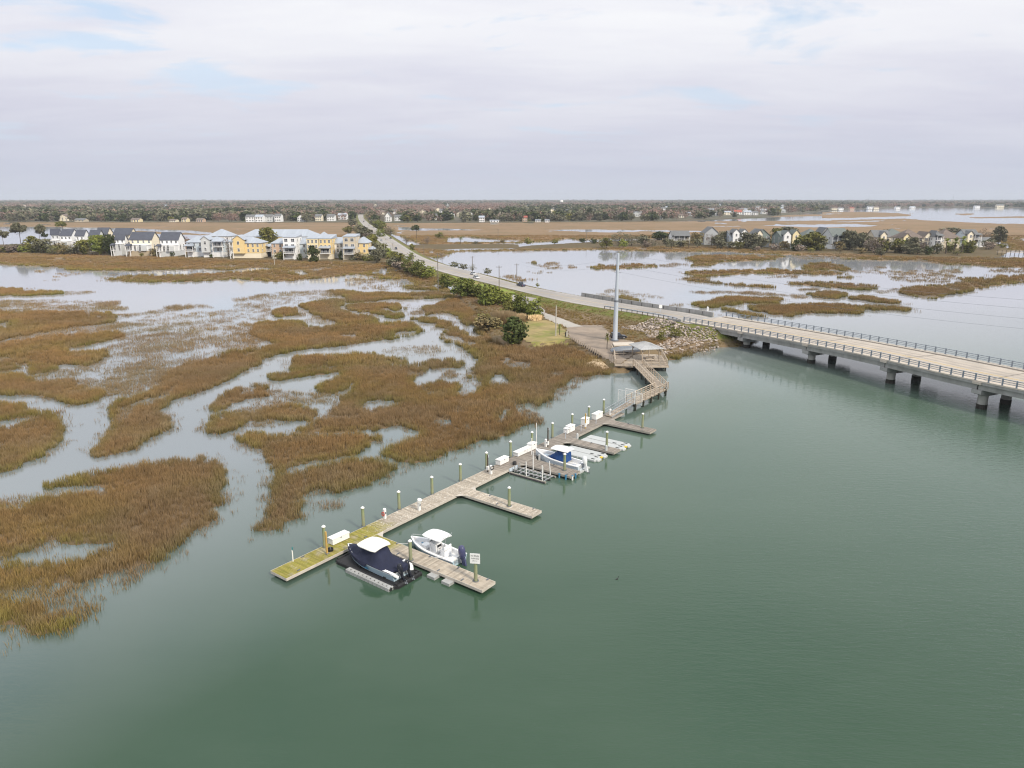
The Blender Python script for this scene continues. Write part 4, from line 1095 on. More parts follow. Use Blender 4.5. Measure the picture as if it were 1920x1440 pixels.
mound('sand_mound', 'pale orange mound of sand and oyster shell at the marsh edge below the bulkhead', 'sand mound', [(1090,683),(1096,677),(1106,672),(1118,671),(1128,673),(1136,680),(1146,690),(1138,692),(1122,691),(1106,688)], .35, .7, 'oyster_sand', 21)

bulk = thing('bulkhead', 'dark timber bulkhead with a ragged row of post tops holding back the gravel lot', 'bulkhead', tuple(P(1065, 634, 1.0)))
KA = [P(*q, 1.0) for q in [(1065,634),(1082,644),(1104,656),(1128,669)]]
k0 = KA[0].copy()
for a, b_ in zip(KA, KA[1:]):
    n = max(2, int((b_ - a).length / 2.4))
    for z in (.15, .42, .69, .96):
        b = MB(); b.beam(a - k0 + Vector((0, 0, z - .9)), b_ - k0 + Vector((0, 0, z - .9)), .08, .25); b.build('plank', 'dark_wood', bulk)
L = (KA[-1] - KA[0]).length
pm = MB().cyl((0, 0, -1.4), (0, 0, .95), .11, .10, 7).mesh('post', 'rail_wood')
acc = 0
for a, b_ in zip(KA, KA[1:]):
    n = int((b_ - a).length / 1.15)
    for i in range(n):
        p = a.lerp(b_, i / n) - k0
        o = obj('post', pm, bulk, p + Vector((-.12, -.1, RNG.uniform(-.15, .12))))

# ================================================================ boardwalk, pier platform, pavilion, gangway
DZ = 1.2
pier = thing('boardwalk_pier', 'weathered timber boardwalk with railings zigzagging from the gravel lot over the water', 'boardwalk', (20.5, 132, 0))
po = Vector(pier.location)
def pb(mb, name, m_, parent=None, kind=None):
    mb.v = [tuple(Vector(v) - po) for v in mb.v]
    o = mb.build(name, m_, parent or pier)
    if kind: o['kind'] = kind
    return o
def deck_run(a, b_, w, z, name='deck_boards', m_='old_wood'):
    """cross boards from a to b with gaps, on two stringers"""
    a, b_ = Vector((*a, z)), Vector((*b_, z))
    d = (b_ - a); L = d.length; X = d / L; Y = Vector((-X.y, X.x, 0)); an = math.atan2(X.y, X.x)
    m_b = MB(); n = int(L / .15)
    for i in range(n):
        p = a + X * ((i + .5) * L / n)
        m_b.box((p.x, p.y, z - .02 + RNG.uniform(-.006, .006)), (L / n - .014, w + RNG.uniform(-.04, .04), .04), an)
    o = pb(m_b, name, m_, kind='stuff')
    s = MB()
    for e in (-.42, 0, .42): s.beam(a + Y * (w * e) + Vector((0, 0, -.17)), b_ + Y * (w * e) + Vector((0, 0, -.17)), .08, .24)
    pb(s, 'stringer', 'rail_wood')
    return X, Y, L
post_m = MB().box((0, 0, .42), (.11, .11, 1.3)).mesh('rail_post', 'rail_wood')
def railing(pts, z, gap=1.6):
    for a, b_ in zip(pts, pts[1:]):
        a3, b3 = Vector((*a[:2], a[2] if len(a) > 2 else z)), Vector((*b_[:2], b_[2] if len(b_) > 2 else z))
        for h, hh_ in ((.38, .09), (.72, .09)):
            q = MB(); q.beam(a3 + Vector((0, 0, h)), b3 + Vector((0, 0, h)), .045, hh_); pb(q, 'rail', 'rail_wood')
        q = MB(); q.beam(a3 + Vector((0, 0, 1.07)), b3 + Vector((0, 0, 1.07)), .15, .045); pb(q, 'cap_rail', 'old_wood')
        n = max(1, round((b3 - a3).length / gap))
        for i in range(n + 1):
            obj('rail_post', post_m, pier, a3.lerp(b3, i / n) - po, math.atan2(b3.y - a3.y, b3.x - a3.x))
def legs(a, b_, w, z, gap=3.0):
    a, b_ = Vector(a), Vector(b_); X = (b_ - a).normalized(); Y = Vector((-X.y, X.x))
    n = max(1, round((b_ - a).length / gap))
    lm = MB().cyl((0, 0, -1.5), (0, 0, z - .05), .15, .14, 8).mesh('support_pile', 'wet_pile')
    for i in range(n + 1):
        for e in (-.45, .45):
            p = a.lerp(b_, i / n) + Y * (w * e)
            obj('support_pile', lm, pier, Vector((p.x, p.y, 0)) - po)
        q = MB(); p0, p1 = a.lerp(b_, i / n) - Y * (w * .55), a.lerp(b_, i / n) + Y * (w * .55)
        q.beam((p0.x, p0.y, z - .42), (p1.x, p1.y, z - .42), .12, .24); pb(q, 'cross_beam', 'dark_wood')
# lower run, upper run, platform
A0, A1 = (18.55, 106.3), (25.1, 115.0)
B1 = (24.15, 132.3)
X, Y, L = deck_run(A0, A1, 1.75, DZ); legs(A0, A1, 1.75, DZ)
railing([(Vector(A0) + Y.xy * .8)[:], (Vector(A1) + Y.xy * .8 - X.xy * 1.0)[:]], DZ); railing([(Vector(A0) - Y.xy * .8)[:], (Vector(A1) - Y.xy * .8 + X.xy * .8)[:]], DZ)
B0 = (25.0, 115.9)
X, Y, L = deck_run(B0, B1, 1.9, DZ + .004); legs(B0, B1, 1.9, DZ)
railing([(Vector(B0) + Y.xy * .88 + X.xy * .9)[:], (Vector(B1) + Y.xy * .88)[:]], DZ); railing([(Vector(A1) - Vector((-.75, .65)))[:], (Vector(B0) - Y.xy * .88)[:], (Vector(B1) - Y.xy * .88)[:]], DZ)
nb = MB(); nb.box((25.95, 115.1, DZ + .55), (.05, .5, .7), .3); pb(nb, 'notice_board', 'sign_white')
PLAT = [(19.6, 132.2), (29.7, 131.6), (30.6, 141.5), (20.9, 147.0)]
mbp = MB()
for i in range(68):
    yb = 131.7 + i * .15
    f = (yb - 131.6) / 15
    xl = 19.6 + 1.3 * f; xr = 29.7 + .9 * min(1, f * 1.4) - max(0, (yb - 140.5)) * .9
    mbp.box(((xl + xr) / 2, yb, DZ - .024), (xr - xl, .137, .04), 0)
for i in range(34):
    yb = 141.9 + i * .15
    mbp.box((23.0, yb, DZ - .024), (3.8, .137, .04), 0)
pb(mbp, 'deck_boards', 'old_wood', kind='stuff')
fas = MB(); fas.beam((19.55, 132.1, DZ - .2), (23.1, 131.6, DZ - .2), .08, .32); fas.beam((25.2, 131.6, DZ - .2), (29.8, 131.5, DZ - .2), .08, .32); fas.beam((29.8, 131.5, DZ - .2), (30.7, 141.4, DZ - .2), .08, .32)
pb(fas, 'fascia', 'old_wood')
legs((20.2, 133.5), (29.4, 133.0), 2.0, DZ, 2.3); legs((24.6, 138.0), (29.9, 137.6), 3.0, DZ, 2.6)
railing([(23.1, 132.2), (19.7, 132.3), (20.6, 139.5), (21.0, 147.0)], DZ, 1.5)
railing([(25.15, 132.0), (29.6, 131.75), (30.4, 141.2)], DZ, 1.5)
railing([(22.6, 140.6), (26.0, 140.9)], DZ, 1.7)
# ramp down from the lot, grey membrane roof of the bait table
rb = MB(); rb.box((22.6, 143.8, DZ + .5), (2.6, 1.0, .08)); rb.box((21.6, 143.8, DZ + .2), (.1, .9, .55)); rb.box((23.6, 143.8, DZ + .2), (.1, .9, .55))
bt = thing('picnic_table', 'low grey table on the pier platform beside the pavilion', 'table', (21.9, 141.5, DZ))
MB().box((0, 0, .72), (2.2, .8, .06)).build('table_top', 'old_wood', bt)
for s in (-1, 1):
    MB().box((0, s * .72, .42), (2.2, .28, .05)).build('seat', 'old_wood', bt); MB().beam((s * .8, -.75, .38), (s * .8, .75, .38), .06, .1).build('crossbar', 'rail_wood', bt)
    q = MB(); q.beam((s * .8, -.55, 0), (s * .8, -.2, .7), .08, .08); q.beam((s * .8, .55, 0), (s * .8, .2, .7), .08, .08); q.build('leg', 'rail_wood', bt)
dup(bt, 'second weathered picnic table under the pavilion roof', (27.0, 136.0, DZ), .3)
pav = thing('pavilion', 'small open pavilion with a pale metal hip roof on the pier platform', 'pavilion', (26.35, 136.9, DZ), R(14))
LX, LY = 2.1, 2.75
for sx in (-1, 1):
    for sy in (-1, 1):
        MB().box((sx * LX * .84, sy * LY * .84, 1.25), (.16, .16, 2.5)).build('post', 'rail_wood', pav)
        q = MB(); q.beam((sx * LX * .84, sy * LY * .84, 1.9), (sx * LX * .5, sy * LY * .84, 2.48), .08, .1); q.build('brace', 'rail_wood', pav)
q = MB()
for s in (-1, 1):
    q.box((0, s * LY * .84, 2.58), (LX * 2 * .9, .1, .22)); q.box((s * LX * .84, 0, 2.58), (.1, LY * 2 * .9, .2))
q.build('roof_beam', 'rail_wood', pav)
mat('metal_roof', (0.44, 0.445, 0.45), 0.5, 0.1, 1.2, metal=0.15)
e, h0, h1 = .3, 2.70, 3.55
ax_, ay_ = LX + e, LY + e
ov = [(-ax_, -ay_, h0), (ax_, -ay_, h0), (ax_, ay_, h0), (-ax_, ay_, h0), (0, -.8, h1), (0, .8, h1)]
q = MB(); q.add(ov, [(0, 1, 4), (1, 2, 5, 4), (2, 3, 5), (3, 0, 4, 5)]); q.add([(x, y_, z - .08) for x, y_, z in ov], [(4, 1, 0), (4, 5, 2, 1), (5, 3, 2), (5, 4, 0, 3)])
q.add(ov[:4] + [(x, y_, z - .08) for x, y_, z in ov[:4]], [(0, 4, 5, 1), (1, 5, 6, 2), (2, 6, 7, 3), (3, 7, 4, 0)])
roof_ = q.build('roof', 'metal_roof', pav)
def seams(a, b_, c, d_, n):
    """standing seams on the roof face a-b (eave) c-d (ridge)"""
    q = MB()
    for i in range(1, n):
        t = i / n
        p0 = Vector(a).lerp(Vector(b_), t); p1 = Vector(d_).lerp(Vector(c), t)
        q.beam(p0 + Vector((0, 0, .02)), p1 + Vector((0, 0, .02)), .04, .035)
    q.build('seam', 'metal_roof', roof_)
for f in ((0, 1, 4, 4), (1, 2, 5, 4), (2, 3, 5, 5), (3, 0, 4, 5)): seams(*[ov[i] for i in f], 12)
# gangway and its white gate
gw = thing('gangway', 'aluminium gangway with tubular handrails sloping from the pier gate to the floating dock', 'gangway', (14.35, 101.1, .62), math.atan2(5.2, 4.2))
GL = 6.7; rise = .62
q = MB()
for i in range(44):
    t = (i + .5) / 44
    q.box((t * GL, 0, t * rise), (GL / 44 - .012, 1.15, .035))
tag(q.build('tread_boards', 'old_wood', gw), kind='stuff')
for s in (-.6, .6):
    q = MB(); q.beam((0, s, -.05), (GL, s, rise - .05), .06, .2); q.build('side_beam', 'alu', gw)
    q = MB(); q.tube([(0, s, 1.0), (GL, s, rise + 1.0)], .03); q.tube([(0, s, .55), (GL, s, rise + .55)], .022); q.build('handrail', 'alu', gw)
    q = MB()
    for i in range(8): q.cyl((GL * i / 7, s, rise * i / 7), (GL * i / 7, s, rise * i / 7 + 1.0), .024, n=6)
    q.build('baluster', 'alu', gw)
gt = thing('pier_gate', 'white framed security gate with mesh wings where the gangway leaves the boardwalk', 'gate', (18.3, 106.0, DZ), math.atan2(5.2, 4.2))
for s in (-.85, .85): MB().box((0, s, 1.1), (.1, .1, 2.2)).build('gate_post', 'white_plastic', gt)
MB().box((0, 0, 2.2), (.1, 1.8, .1)).build('top_bar', 'white_plastic', gt)
q = MB()
for i in range(9): q.box((0, -.68 + i * .17, 1.05), (.025, .025, 2.0))
q.box((0, 0, .1), (.05, 1.5, .08)); q.box((0, 0, 1.9), (.05, 1.5, .08)); q.build('gate_leaf', 'white_plastic', gt)
for s in (-1, 1):
    q = MB(); q.box((0, s * 1.5, 1.85), (.06, 1.2, .06)); q.box((0, s * 2.1, .9), (.06, .06, 1.9))
    for i in range(7): q.box((0, s * (.98 + i * .17), .95), (.02, .02, 1.8))
    q.build('mesh_wing', 'white_plastic', gt)

# ================================================================ floating dock
DU, DV = Vector((.6, .8, 0)), Vector((-.8, .6, 0))
DO = P(537, 1085, .5); DO.z = 0
DA = math.atan2(.8, .6)
def D(u, v, z=0.0): return DO + DU * u + DV * v + Vector((0, 0, z))
# deck board material: moss near the outer end, bleached and spotted further in, grey-brown beyond
m, t, b, L = node_mat('dock_boards')
tcn = t.nodes.new('ShaderNodeTexCoord').outputs['Object']
sx = t.nodes.new('ShaderNodeSeparateXYZ'); L(tcn, sx.inputs[0])
wob = nnoise(t, tcn, .5, 4)
xm = t.nodes.new('ShaderNodeMath'); xm.operation = 'MULTIPLY_ADD'; L(wob, xm.inputs[0]); xm.inputs[1].default_value = 5; L(sx.outputs['X'], xm.inputs[2])
ym = t.nodes.new('ShaderNodeMath'); ym.operation = 'MULTIPLY_ADD'; L(wob, ym.inputs[0]); ym.inputs[1].default_value = 3; L(sx.outputs['Y'], ym.inputs[2])
fine = nnoise(t, tcn, 3.5, 5, .65, (1, .35, 1))
tan = nmix(t, nmap(t, fine, .3, .7), (0.33, 0.28, 0.222), (0.465, 0.41, 0.335))
dark = nmix(t, nmap(t, fine, .3, .7), (0.20, 0.175, 0.15), (0.30, 0.265, 0.23))
moss = nmix(t, nmap(t, fine, .3, .7), (0.20, 0.20, 0.022), (0.33, 0.27, 0.075))
cA = nmix(t, nmap(t, xm.outputs[0], 31, 35), tan, dark)
mA = t.nodes.new('ShaderNodeMath'); mA.operation = 'MULTIPLY'
L(nmap(t, xm.outputs[0], 15.5, 13.5), mA.inputs[0]); L(nmap(t, ym.outputs[0], -2.6, -1.0), mA.inputs[1])
mB = t.nodes.new('ShaderNodeMath'); mB.operation = 'MULTIPLY'; L(mA.outputs[0], mB.inputs[0]); L(nmap(t, nnoise(t, tcn, .9, 4), .30, .48, .35, 1), mB.inputs[1])
cB = nmix(t, mB.outputs[0], cA, moss)
drop = t.nodes.new('ShaderNodeMath'); drop.operation = 'MULTIPLY'
L(nmap(t, nnoise(t, tcn, 5.5, 3, .7), .56, .62), drop.inputs[0])
dz_ = t.nodes.new('ShaderNodeMath'); dz_.operation = 'MULTIPLY'; L(nmap(t, xm.outputs[0], 12, 15), dz_.inputs[0]); L(nmap(t, xm.outputs[0], 33, 30), dz_.inputs[1])
L(dz_.outputs[0], drop.inputs[1])
cC = nmix(t, drop.outputs[0], cB, (0.62, 0.59, 0.53))
rr = nmap(t, natt(t, 'rnd'), 0, 1, .78, 1.18)
v_ = t.nodes.new('ShaderNodeVectorMath'); v_.operation = 'SCALE'; L(cC, v_.inputs[0]); L(rr, v_.inputs['Scale'])
L(v_.outputs[0], b.inputs['Base Color']); b.inputs['Roughness'].default_value = .88
mat('dock_edge', (0.50, 0.455, 0.40), 0.8, 0.18, 1.2, 0.1, 8)
mat('dock_edge_old', (0.34, 0.31, 0.27), 0.85, 0.2, 1.2, 0.1, 8)

dock = thing('floating_dock', 'long floating timber dock with finger piers and mossy outer end beside the marsh', 'dock', DO, DA)
def boards(u0, u1, v0, v1, along_u, name, parent):
    """boards laid across the run; along_u: the run goes along u"""
    b = MB()
    if along_u:
        n = int((u1 - u0) / .145)
        for i in range(n):
            c = u0 + (i + .5) * (u1 - u0) / n
            b.box((c, (v0 + v1) / 2, .48 + RNG.uniform(-.005, .005)), ((u1 - u0) / n - .014, v1 - v0 - .1, .04))
    else:
        n = int((v1 - v0) / .145)
        for i in range(n):
            c = v0 + (i + .5) * (v1 - v0) / n
            b.box(((u0 + u1) / 2, c, .48 + RNG.uniform(-.005, .005)), (u1 - u0 - .1, (v1 - v0) / n - .014, .04))
    return tag(b.build(name, 'dock_boards', parent), kind='stuff')
def frame(u0, u1, v0, v1, parent, m_='dock_edge', skip=''):
    b = MB()
    z, h, w = .37, .25, .07
    if 'b' not in skip: b.box(((u0 + u1) / 2, v1 - w / 2, z), (u1 - u0, w, h))
    if 'f' not in skip: b.box(((u0 + u1) / 2, v0 + w / 2, z), (u1 - u0, w, h))
    if 'l' not in skip: b.box((u0 + w / 2, (v0 + v1) / 2, z), (w, v1 - v0 - 2 * w - .01, h))
    if 'r' not in skip: b.box((u1 - w / 2, (v0 + v1) / 2, z), (w, v1 - v0 - 2 * w - .01, h))
    return b.build('fascia_board', m_, parent)
def floats(u0, u1, v0, v1, parent):
    fm = MB().box((0, 0, 0), (1.3, min(1.4, v1 - v0 - .3) if u1 - u0 > v1 - v0 else 1.3, .42)).mesh('float', 'dark_gap')
    run = u1 - u0 if u1 - u0 > v1 - v0 else v1 - v0
    n = max(2, int(run / 2.3))
    for i in range(n):
        t = (i + .5) / n
        p = (u0 + t * (u1 - u0), (v0 + v1) / 2, .03) if u1 - u0 > v1 - v0 else ((u0 + u1) / 2, v0 + t * (v1 - v0), .03)
        obj('float', fm, parent, p)
mw = boards(0, 60.6, 0, 2.28, True, 'main_walkway', dock)
for u0, u1, m_ in ((0, 22, 'dock_edge'), (22.003, 34, 'dock_edge'), (34.003, 60.6, 'dock_edge_old')):
    frame(u0, u1, 0, 2.28, mw, m_, skip=('r' if u1 < 60 else '') + ('l' if u0 > 0 else ''))
floats(.4, 60.2, 0, 2.28, dock)
FING = [(8.59, 10.38, -14.6), (22.65, 24.42, -9.7), (34.12, 36.32, -7.1), (44.3, 46.02, -7.25), (54.5, 56.4, -7.3)]
for k, (u0, u1, v0) in enumerate(FING):
    f = boards(u0, u1, v0, -.01, False, 'finger_pier', dock)
    frame(u0, u1, v0, -.01, f, 'dock_edge' if k < 2 else 'dock_edge_old', 'b'); floats(u0, u1, v0, -.6, dock)
    q = MB()       # timber gussets in the corners
    for s, uu_ in ((-1, u0), (1, u1)): q.prism([(uu_, -.02), (uu_ + s * .8, -.02), (uu_, -.82)][::(1 if s < 0 else -1)] if s > 0 else [(uu_, -.02), (uu_ - .8, -.02), (uu_, -.82)], .46, .497)
    q.build('gusset', 'dock_edge' if k < 2 else 'dock_edge_old', f)
cl = MB(); cl.box((0, 0, .0), (.28, .07, .05)); cl.box((0, 0, .06), (.36, .05, .04)); cm = cl.mesh('cleat', 'galv_dark')
for u, v in [(1.5, .3), (3.2, 2.0), (9.3, .4), (10.2, -3.0), (8.8, -4.5), (10.2, -7.2), (8.8, -9.5), (10.2, -10.6), (8.85, -12.2), (10.2, -13.9), (24.2, -3), (22.9, -5), (24.2, -8.8), (36.1, -3.5), (34.4, -6.5), (45.8, -3), (56.2, -3), (54.7, -6)]:
    obj('cleat', cm, dock, (u, v, .525))
cap_m = MB().box((0, 0, 0), (.9, .9, .3)).mesh('float_tub', 'grey_float')
for v in (-9.3, -11.0): obj('float_tub', cap_m, dock, (8.45, v, .1))

# mooring piles
def pile(u, v, top, label, green=True, sign=False):
    t_ = thing('mooring_pile', label, 'mooring pile', D(u, v), RNG.random() * 6, 'mooring piles of the floating dock')
    MB().cyl((0, 0, .35), (0, 0, top), .165, .15, 14).build('shaft', 'green_pile', t_, True)
    MB().cyl((0, 0, -2.5), (0, 0, .4), .172, .17, 14).build('wet_foot', 'wet_pile', t_, True)
    if not sign:
        q = MB(); q.cyl((0, 0, top - .02), (0, 0, top + .06), .19, .185, 14); q.cyl((0, 0, top + .06), (0, 0, top + .19), .185, .02, 14); q.build('cap', 'white_plastic', t_, False)
    q = MB()
    for i in range(14):
        a, a2 = i * math.tau / 14, (i + 1) * math.tau / 14
        q.beam((.25 * math.cos(a), .25 * math.sin(a), .53), (.25 * math.cos(a2), .25 * math.sin(a2), .53), .05, .06)
    q.build('pile_hoop', 'galv_dark', t_)
    return t_
PIL = [(5.75, 2.05, 2.5, 'outermost pile on the marsh side, with the yellow post beside it'), (10.85, 2.45, 2.42, 'green pile where the mossy boards end, opposite the first finger pier'), (15.77, 2.45, 2.42, 'green pile on the marsh side between the two white power pedestals'),
 (20.79, 2.45, 2.42, 'green pile on the marsh side just before the empty finger pier'), (25.55, 2.45, 2.45, 'green pile on the marsh side just past the empty finger pier'), (30.35, 2.45, 2.45, 'green pile beside the pedestal with the hose, before the single white dock box'),
 (35.22, 2.5, 2.48, 'green pile at the near end of the long white dock box'), (39.82, 2.45, 2.5, 'pile with the tall thin white pole beside it, opposite the blue-canvas boat'), (44.62, 2.45, 2.5, 'dark green pile on the marsh side opposite the grey drive-on floats'),
 (49.73, 2.5, 2.5, 'dark green pile between the pair of white bins and the square white box'), (54.37, 2.55, 2.5, 'dark green pile at the near end of the white box by the last finger pier'), (58.64, 2.5, 2.6, 'innermost pile standing beside the foot of the gangway'),
 (8.72, -6.2, 2.35, 'short pile on the finger pier between the covered boat and the white open boat'), (23.3, -6.3, 2.55, 'lone pile standing in the empty finger pier'), (35.4, -5.45, 2.53, 'pale pile on the finger pier in front of the blue-canvas boat'),
 (45.65, -5.4, 2.55, 'brown-green pile on the finger pier between the two grey drive-on floats'), (55.75, -5.45, 2.55, 'pile near the tip of the farthest finger pier')]
for u, v, top, lab in PIL: pile(u, v, top, lab)
sp = pile(9.45, -13.2, 2.35, 'pile at the tip of the nearest finger pier carrying the white notice', sign=True)
sg = thing('notice_sign', 'square white notice board with dark lettering fixed to the pile at the finger pier tip', 'sign', D(9.45, -13.2, 2.35), R(-8))
MB().box((0, -.2, .35), (.86, .04, .92)).build('board', 'sign_white', sg)
for z_, sz, n_ in ((.60, .17, 5), (.36, .12, 7), (.14, .09, 6)):      # print too small to read in the photograph: short dark strokes in three lines
    ln = MB()
    for i in range(n_):
        x_ = (i - (n_ - 1) / 2) * sz * .82; k_ = RNG.randrange(3)
        ln.box((x_ - sz * .25, -.223, z_), (sz * .14, .006, sz)); ln.box((x_ + sz * .05, -.223, z_ + (k_ - 1) * sz * .4), (sz * .42, .006, sz * .15))
        if k_ != 1: ln.box((x_ + sz * .2, -.224, z_), (sz * .13, .006, sz * .8))
    ln.build('lettering', 'sign_ink', sg)

# posts, pedestals, boxes
yp = thing('yellow_post', 'square yellow timber post beside the outermost pile and white box', 'post', D(4.95, .75, .5), DA)
MB().box((0, 0, 1.1), (.14, .14, 2.2)).build('shaft', 'yellow_wood', yp); MB().box((0, 0, .03), (.3, .3, .06)).build('foot_plate', 'galv_dark', yp)
hb = thing('hose_bib', 'dark coiled hose on the boards at the foot of the yellow post', 'hose', D(5.5, .95, .5), 0)
for k in range(4): MB().tube([(.26 * math.cos(a * .4), .26 * math.sin(a * .4), .05 + k * .06) for a in range(17)], .03, 5).build('hose_coil', 'black_rubber', hb)
MB().cyl((0, 0, 0), (0, 0, .45), .05, n=8).build('hose_stand', 'galv_dark', hb)
fp = thing('standpipe', 'thin white standpipe with a dark bracket near the outer dock end', 'standpipe', D(2.2, 2.05, .5), 0)
MB().cyl((0, 0, 0), (0, 0, 1.15), .05, n=8).build('pipe', 'white_plastic', fp); MB().box((.03, 0, 1.25), (.1, .08, .3)).build('bracket', 'teal_plastic', fp)
def dock_box(u, v, w, d_, h, label, lid=.12):
    t_ = thing('dock_box', label, 'dock box', D(u, v, .5), DA + RNG.uniform(-.03, .03), 'white storage boxes on the dock')
    q = MB(); q.prism([(-w / 2, -d_ / 2), (w / 2, -d_ / 2), (w / 2, d_ / 2), (-w / 2, d_ / 2)], .06, h - lid); q.build('body', 'white_plastic', t_)
    e = .04
    q = MB(); q.add([(x_, y_, z_) for z_, k_ in ((h - lid + .004, e), (h - .05, e), (h, -.06)) for x_, y_ in ((-w / 2 - k_, -d_ / 2 - k_), (w / 2 + k_, -d_ / 2 - k_), (w / 2 + k_, d_ / 2 + k_), (-w / 2 - k_, d_ / 2 + k_))], [(3, 2, 1, 0), (8, 9, 10, 11)] + [(a + i, a + (i + 1) % 4, a + 4 + (i + 1) % 4, a + 4 + i) for a in (0, 4) for i in range(4)])
    q.build('lid', 'white_plastic', t_)
    for s in (-.6, .6): MB().box((s * w / 2, 0, .03), (.1, d_ * .9, .06)).build('skid', 'dark_gap', t_)
    MB().box((0, -d_ / 2 - .02, h - lid - .08), (.12, .05, .08)).build('latch', 'galv_dark', t_)
    return t_
dock_box(7.25, 1.85, 1.95, .72, .72, 'white storage box on the mossy boards behind the outermost pile')
dock_box(32.8, 1.95, 1.75, .72, .75, 'single white box between the hose pedestal and the long white box')
dock_box(37.1, 2.0, 2.9, .75, .62, 'long low white box with a green pile at its near end')
dock_box(39.15, 1.98, 1.1, .78, .92, 'taller white box butted against the long low white box')
dock_box(48.3, 1.9, 1.3, .75, .95, 'white bin beside the pink-topped bin, opposite the grey drive-on floats')
dock_box(47.25, 1.85, .55, .65, .80, 'narrow pinkish white bin at the near end of its pair')
dock_box(52.2, 1.85, 1.15, .75, 1.05, 'square tall white box by the thin brown lamp pole')
dock_box(55.8, 1.95, 2.0, .75, .95, 'white box with rounded lid near the gangway')
def pedestal(u, v, label, kind='ped'):
    t_ = thing('power_pedestal', label, 'power pedestal', D(u, v, .5), DA, 'shore power pedestals')
    MB().box((0, 0, .5), (.24, .24, 1.0)).build('body', 'white_plastic', t_)
    MB().cyl((0, 0, 1.0), (0, 0, 1.08), .17, .14, 12).build('cap', 'white_plastic', t_)
    MB().box((0, -.13, .62), (.16, .03, .22)).build('socket_cover', 'galv_dark', t_)
    return t_
p1 = pedestal(13.3, 2.0, 'white pedestal with a red hose reel near the mossy end'); 
q = MB()
for i in range(12):
    a, a2 = i * math.tau / 12, (i + 1) * math.tau / 12
    q.cyl((-.22, .17 * math.cos(a), .55 + .2 * math.sin(a)), (-.22, .17 * math.cos(a2), .55 + .2 * math.sin(a2)), .06, n=6)
q.build('hose_reel', 'red_plastic', p1)
p2_ = pedestal(16.8, .55, 'white pedestal with a round head on the water side of the dock')
MB().cyl((0, 0, .95), (0, -.12, 1.25), .24, .24, 14).build('round_head', 'white_plastic', p2_)
p3_ = pedestal(29.2, .85, 'white pedestal with hose and dark reel beside the sixth marsh-side pile')
q = MB(); q.tube([(.3 * math.cos(a * .5), -.2, .8 + .22 * math.sin(a * .5)) for a in range(14)], .05, 5); q.build('hose_reel', 'black_rubber', p3_)
pedestal(40.9, 1.0, 'white pedestal at the foot of the brown lamp pole above the blue-canvas boat')
pedestal(58.0, 1.0, 'white pedestal nearest the gangway')
def lamp_pole(u, v, h, label, m_, lamp=True):
    t_ = thing('lamp_pole', label, 'lamp pole', D(u, v, .5), DA)
    MB().box((0, 0, h / 2), (.13, .13, h)).build('shaft', m_, t_)
    if lamp:
        MB().box((.12, 0, h - .18), (.2, .1, .28)).build('lamp_head', 'galv', t_); MB().box((0, 0, .5), (.3, .2, .5)).build('switch_box', 'white_plastic', t_)
lamp_pole(41.15, .85, 2.6, 'brown lamp pole above the boat with the blue canvas', 'dark_wood')
lamp_pole(50.7, .9, 2.2, 'brown square pole beside the square tall white box', 'yellow_wood')
lamp_pole(29.5, 1.6, 2.1, 'brown pole behind the hose pedestal', 'dark_wood')
wp = thing('white_pole', 'tall thin white pole standing beside the eighth marsh-side pile', 'pole', D(40.4, 2.15, .5)); MB().cyl((0, 0, 0), (0, 0, 3.2), .05, .04, 8).build('shaft', 'white_plastic', wp)
for u, v, h, lab in [(37.4, .8, 2.1, 'slim white pole standing on the dock boards beside the long white box'), (45.3, .75, .9, 'short grey standpipe on the dock opposite the finger pier with grey floats'), (49.2, .7, .8, 'short grey standpipe opposite the white bins'), (53.5, .8, .75, 'short grey standpipe between the square white box and the last finger pier')]:
    q = thing('standpipe', lab, 'standpipe', D(u, v, .5)); MB().cyl((0, 0, 0), (0, 0, h), .045, .04, 7).build('pipe', 'white_plastic' if h > 1 else 'galv', q); MB().cyl((0, 0, h), (0, 0, h + .06), .07, n=7).build('cap', 'white_plastic', q)
cn = thing('dark_bundle', 'dark bundle of rope hanging at the dock edge beside the empty boat cradle', 'rope bundle', D(33.3, .45, .5)); 
for k in range(3): MB().tube([(.2 * math.cos(a * .5), .2 * math.sin(a * .5), .08 + .12 * k) for a in range(14)], .07, 6).build('coil', 'black_rubber', cn)

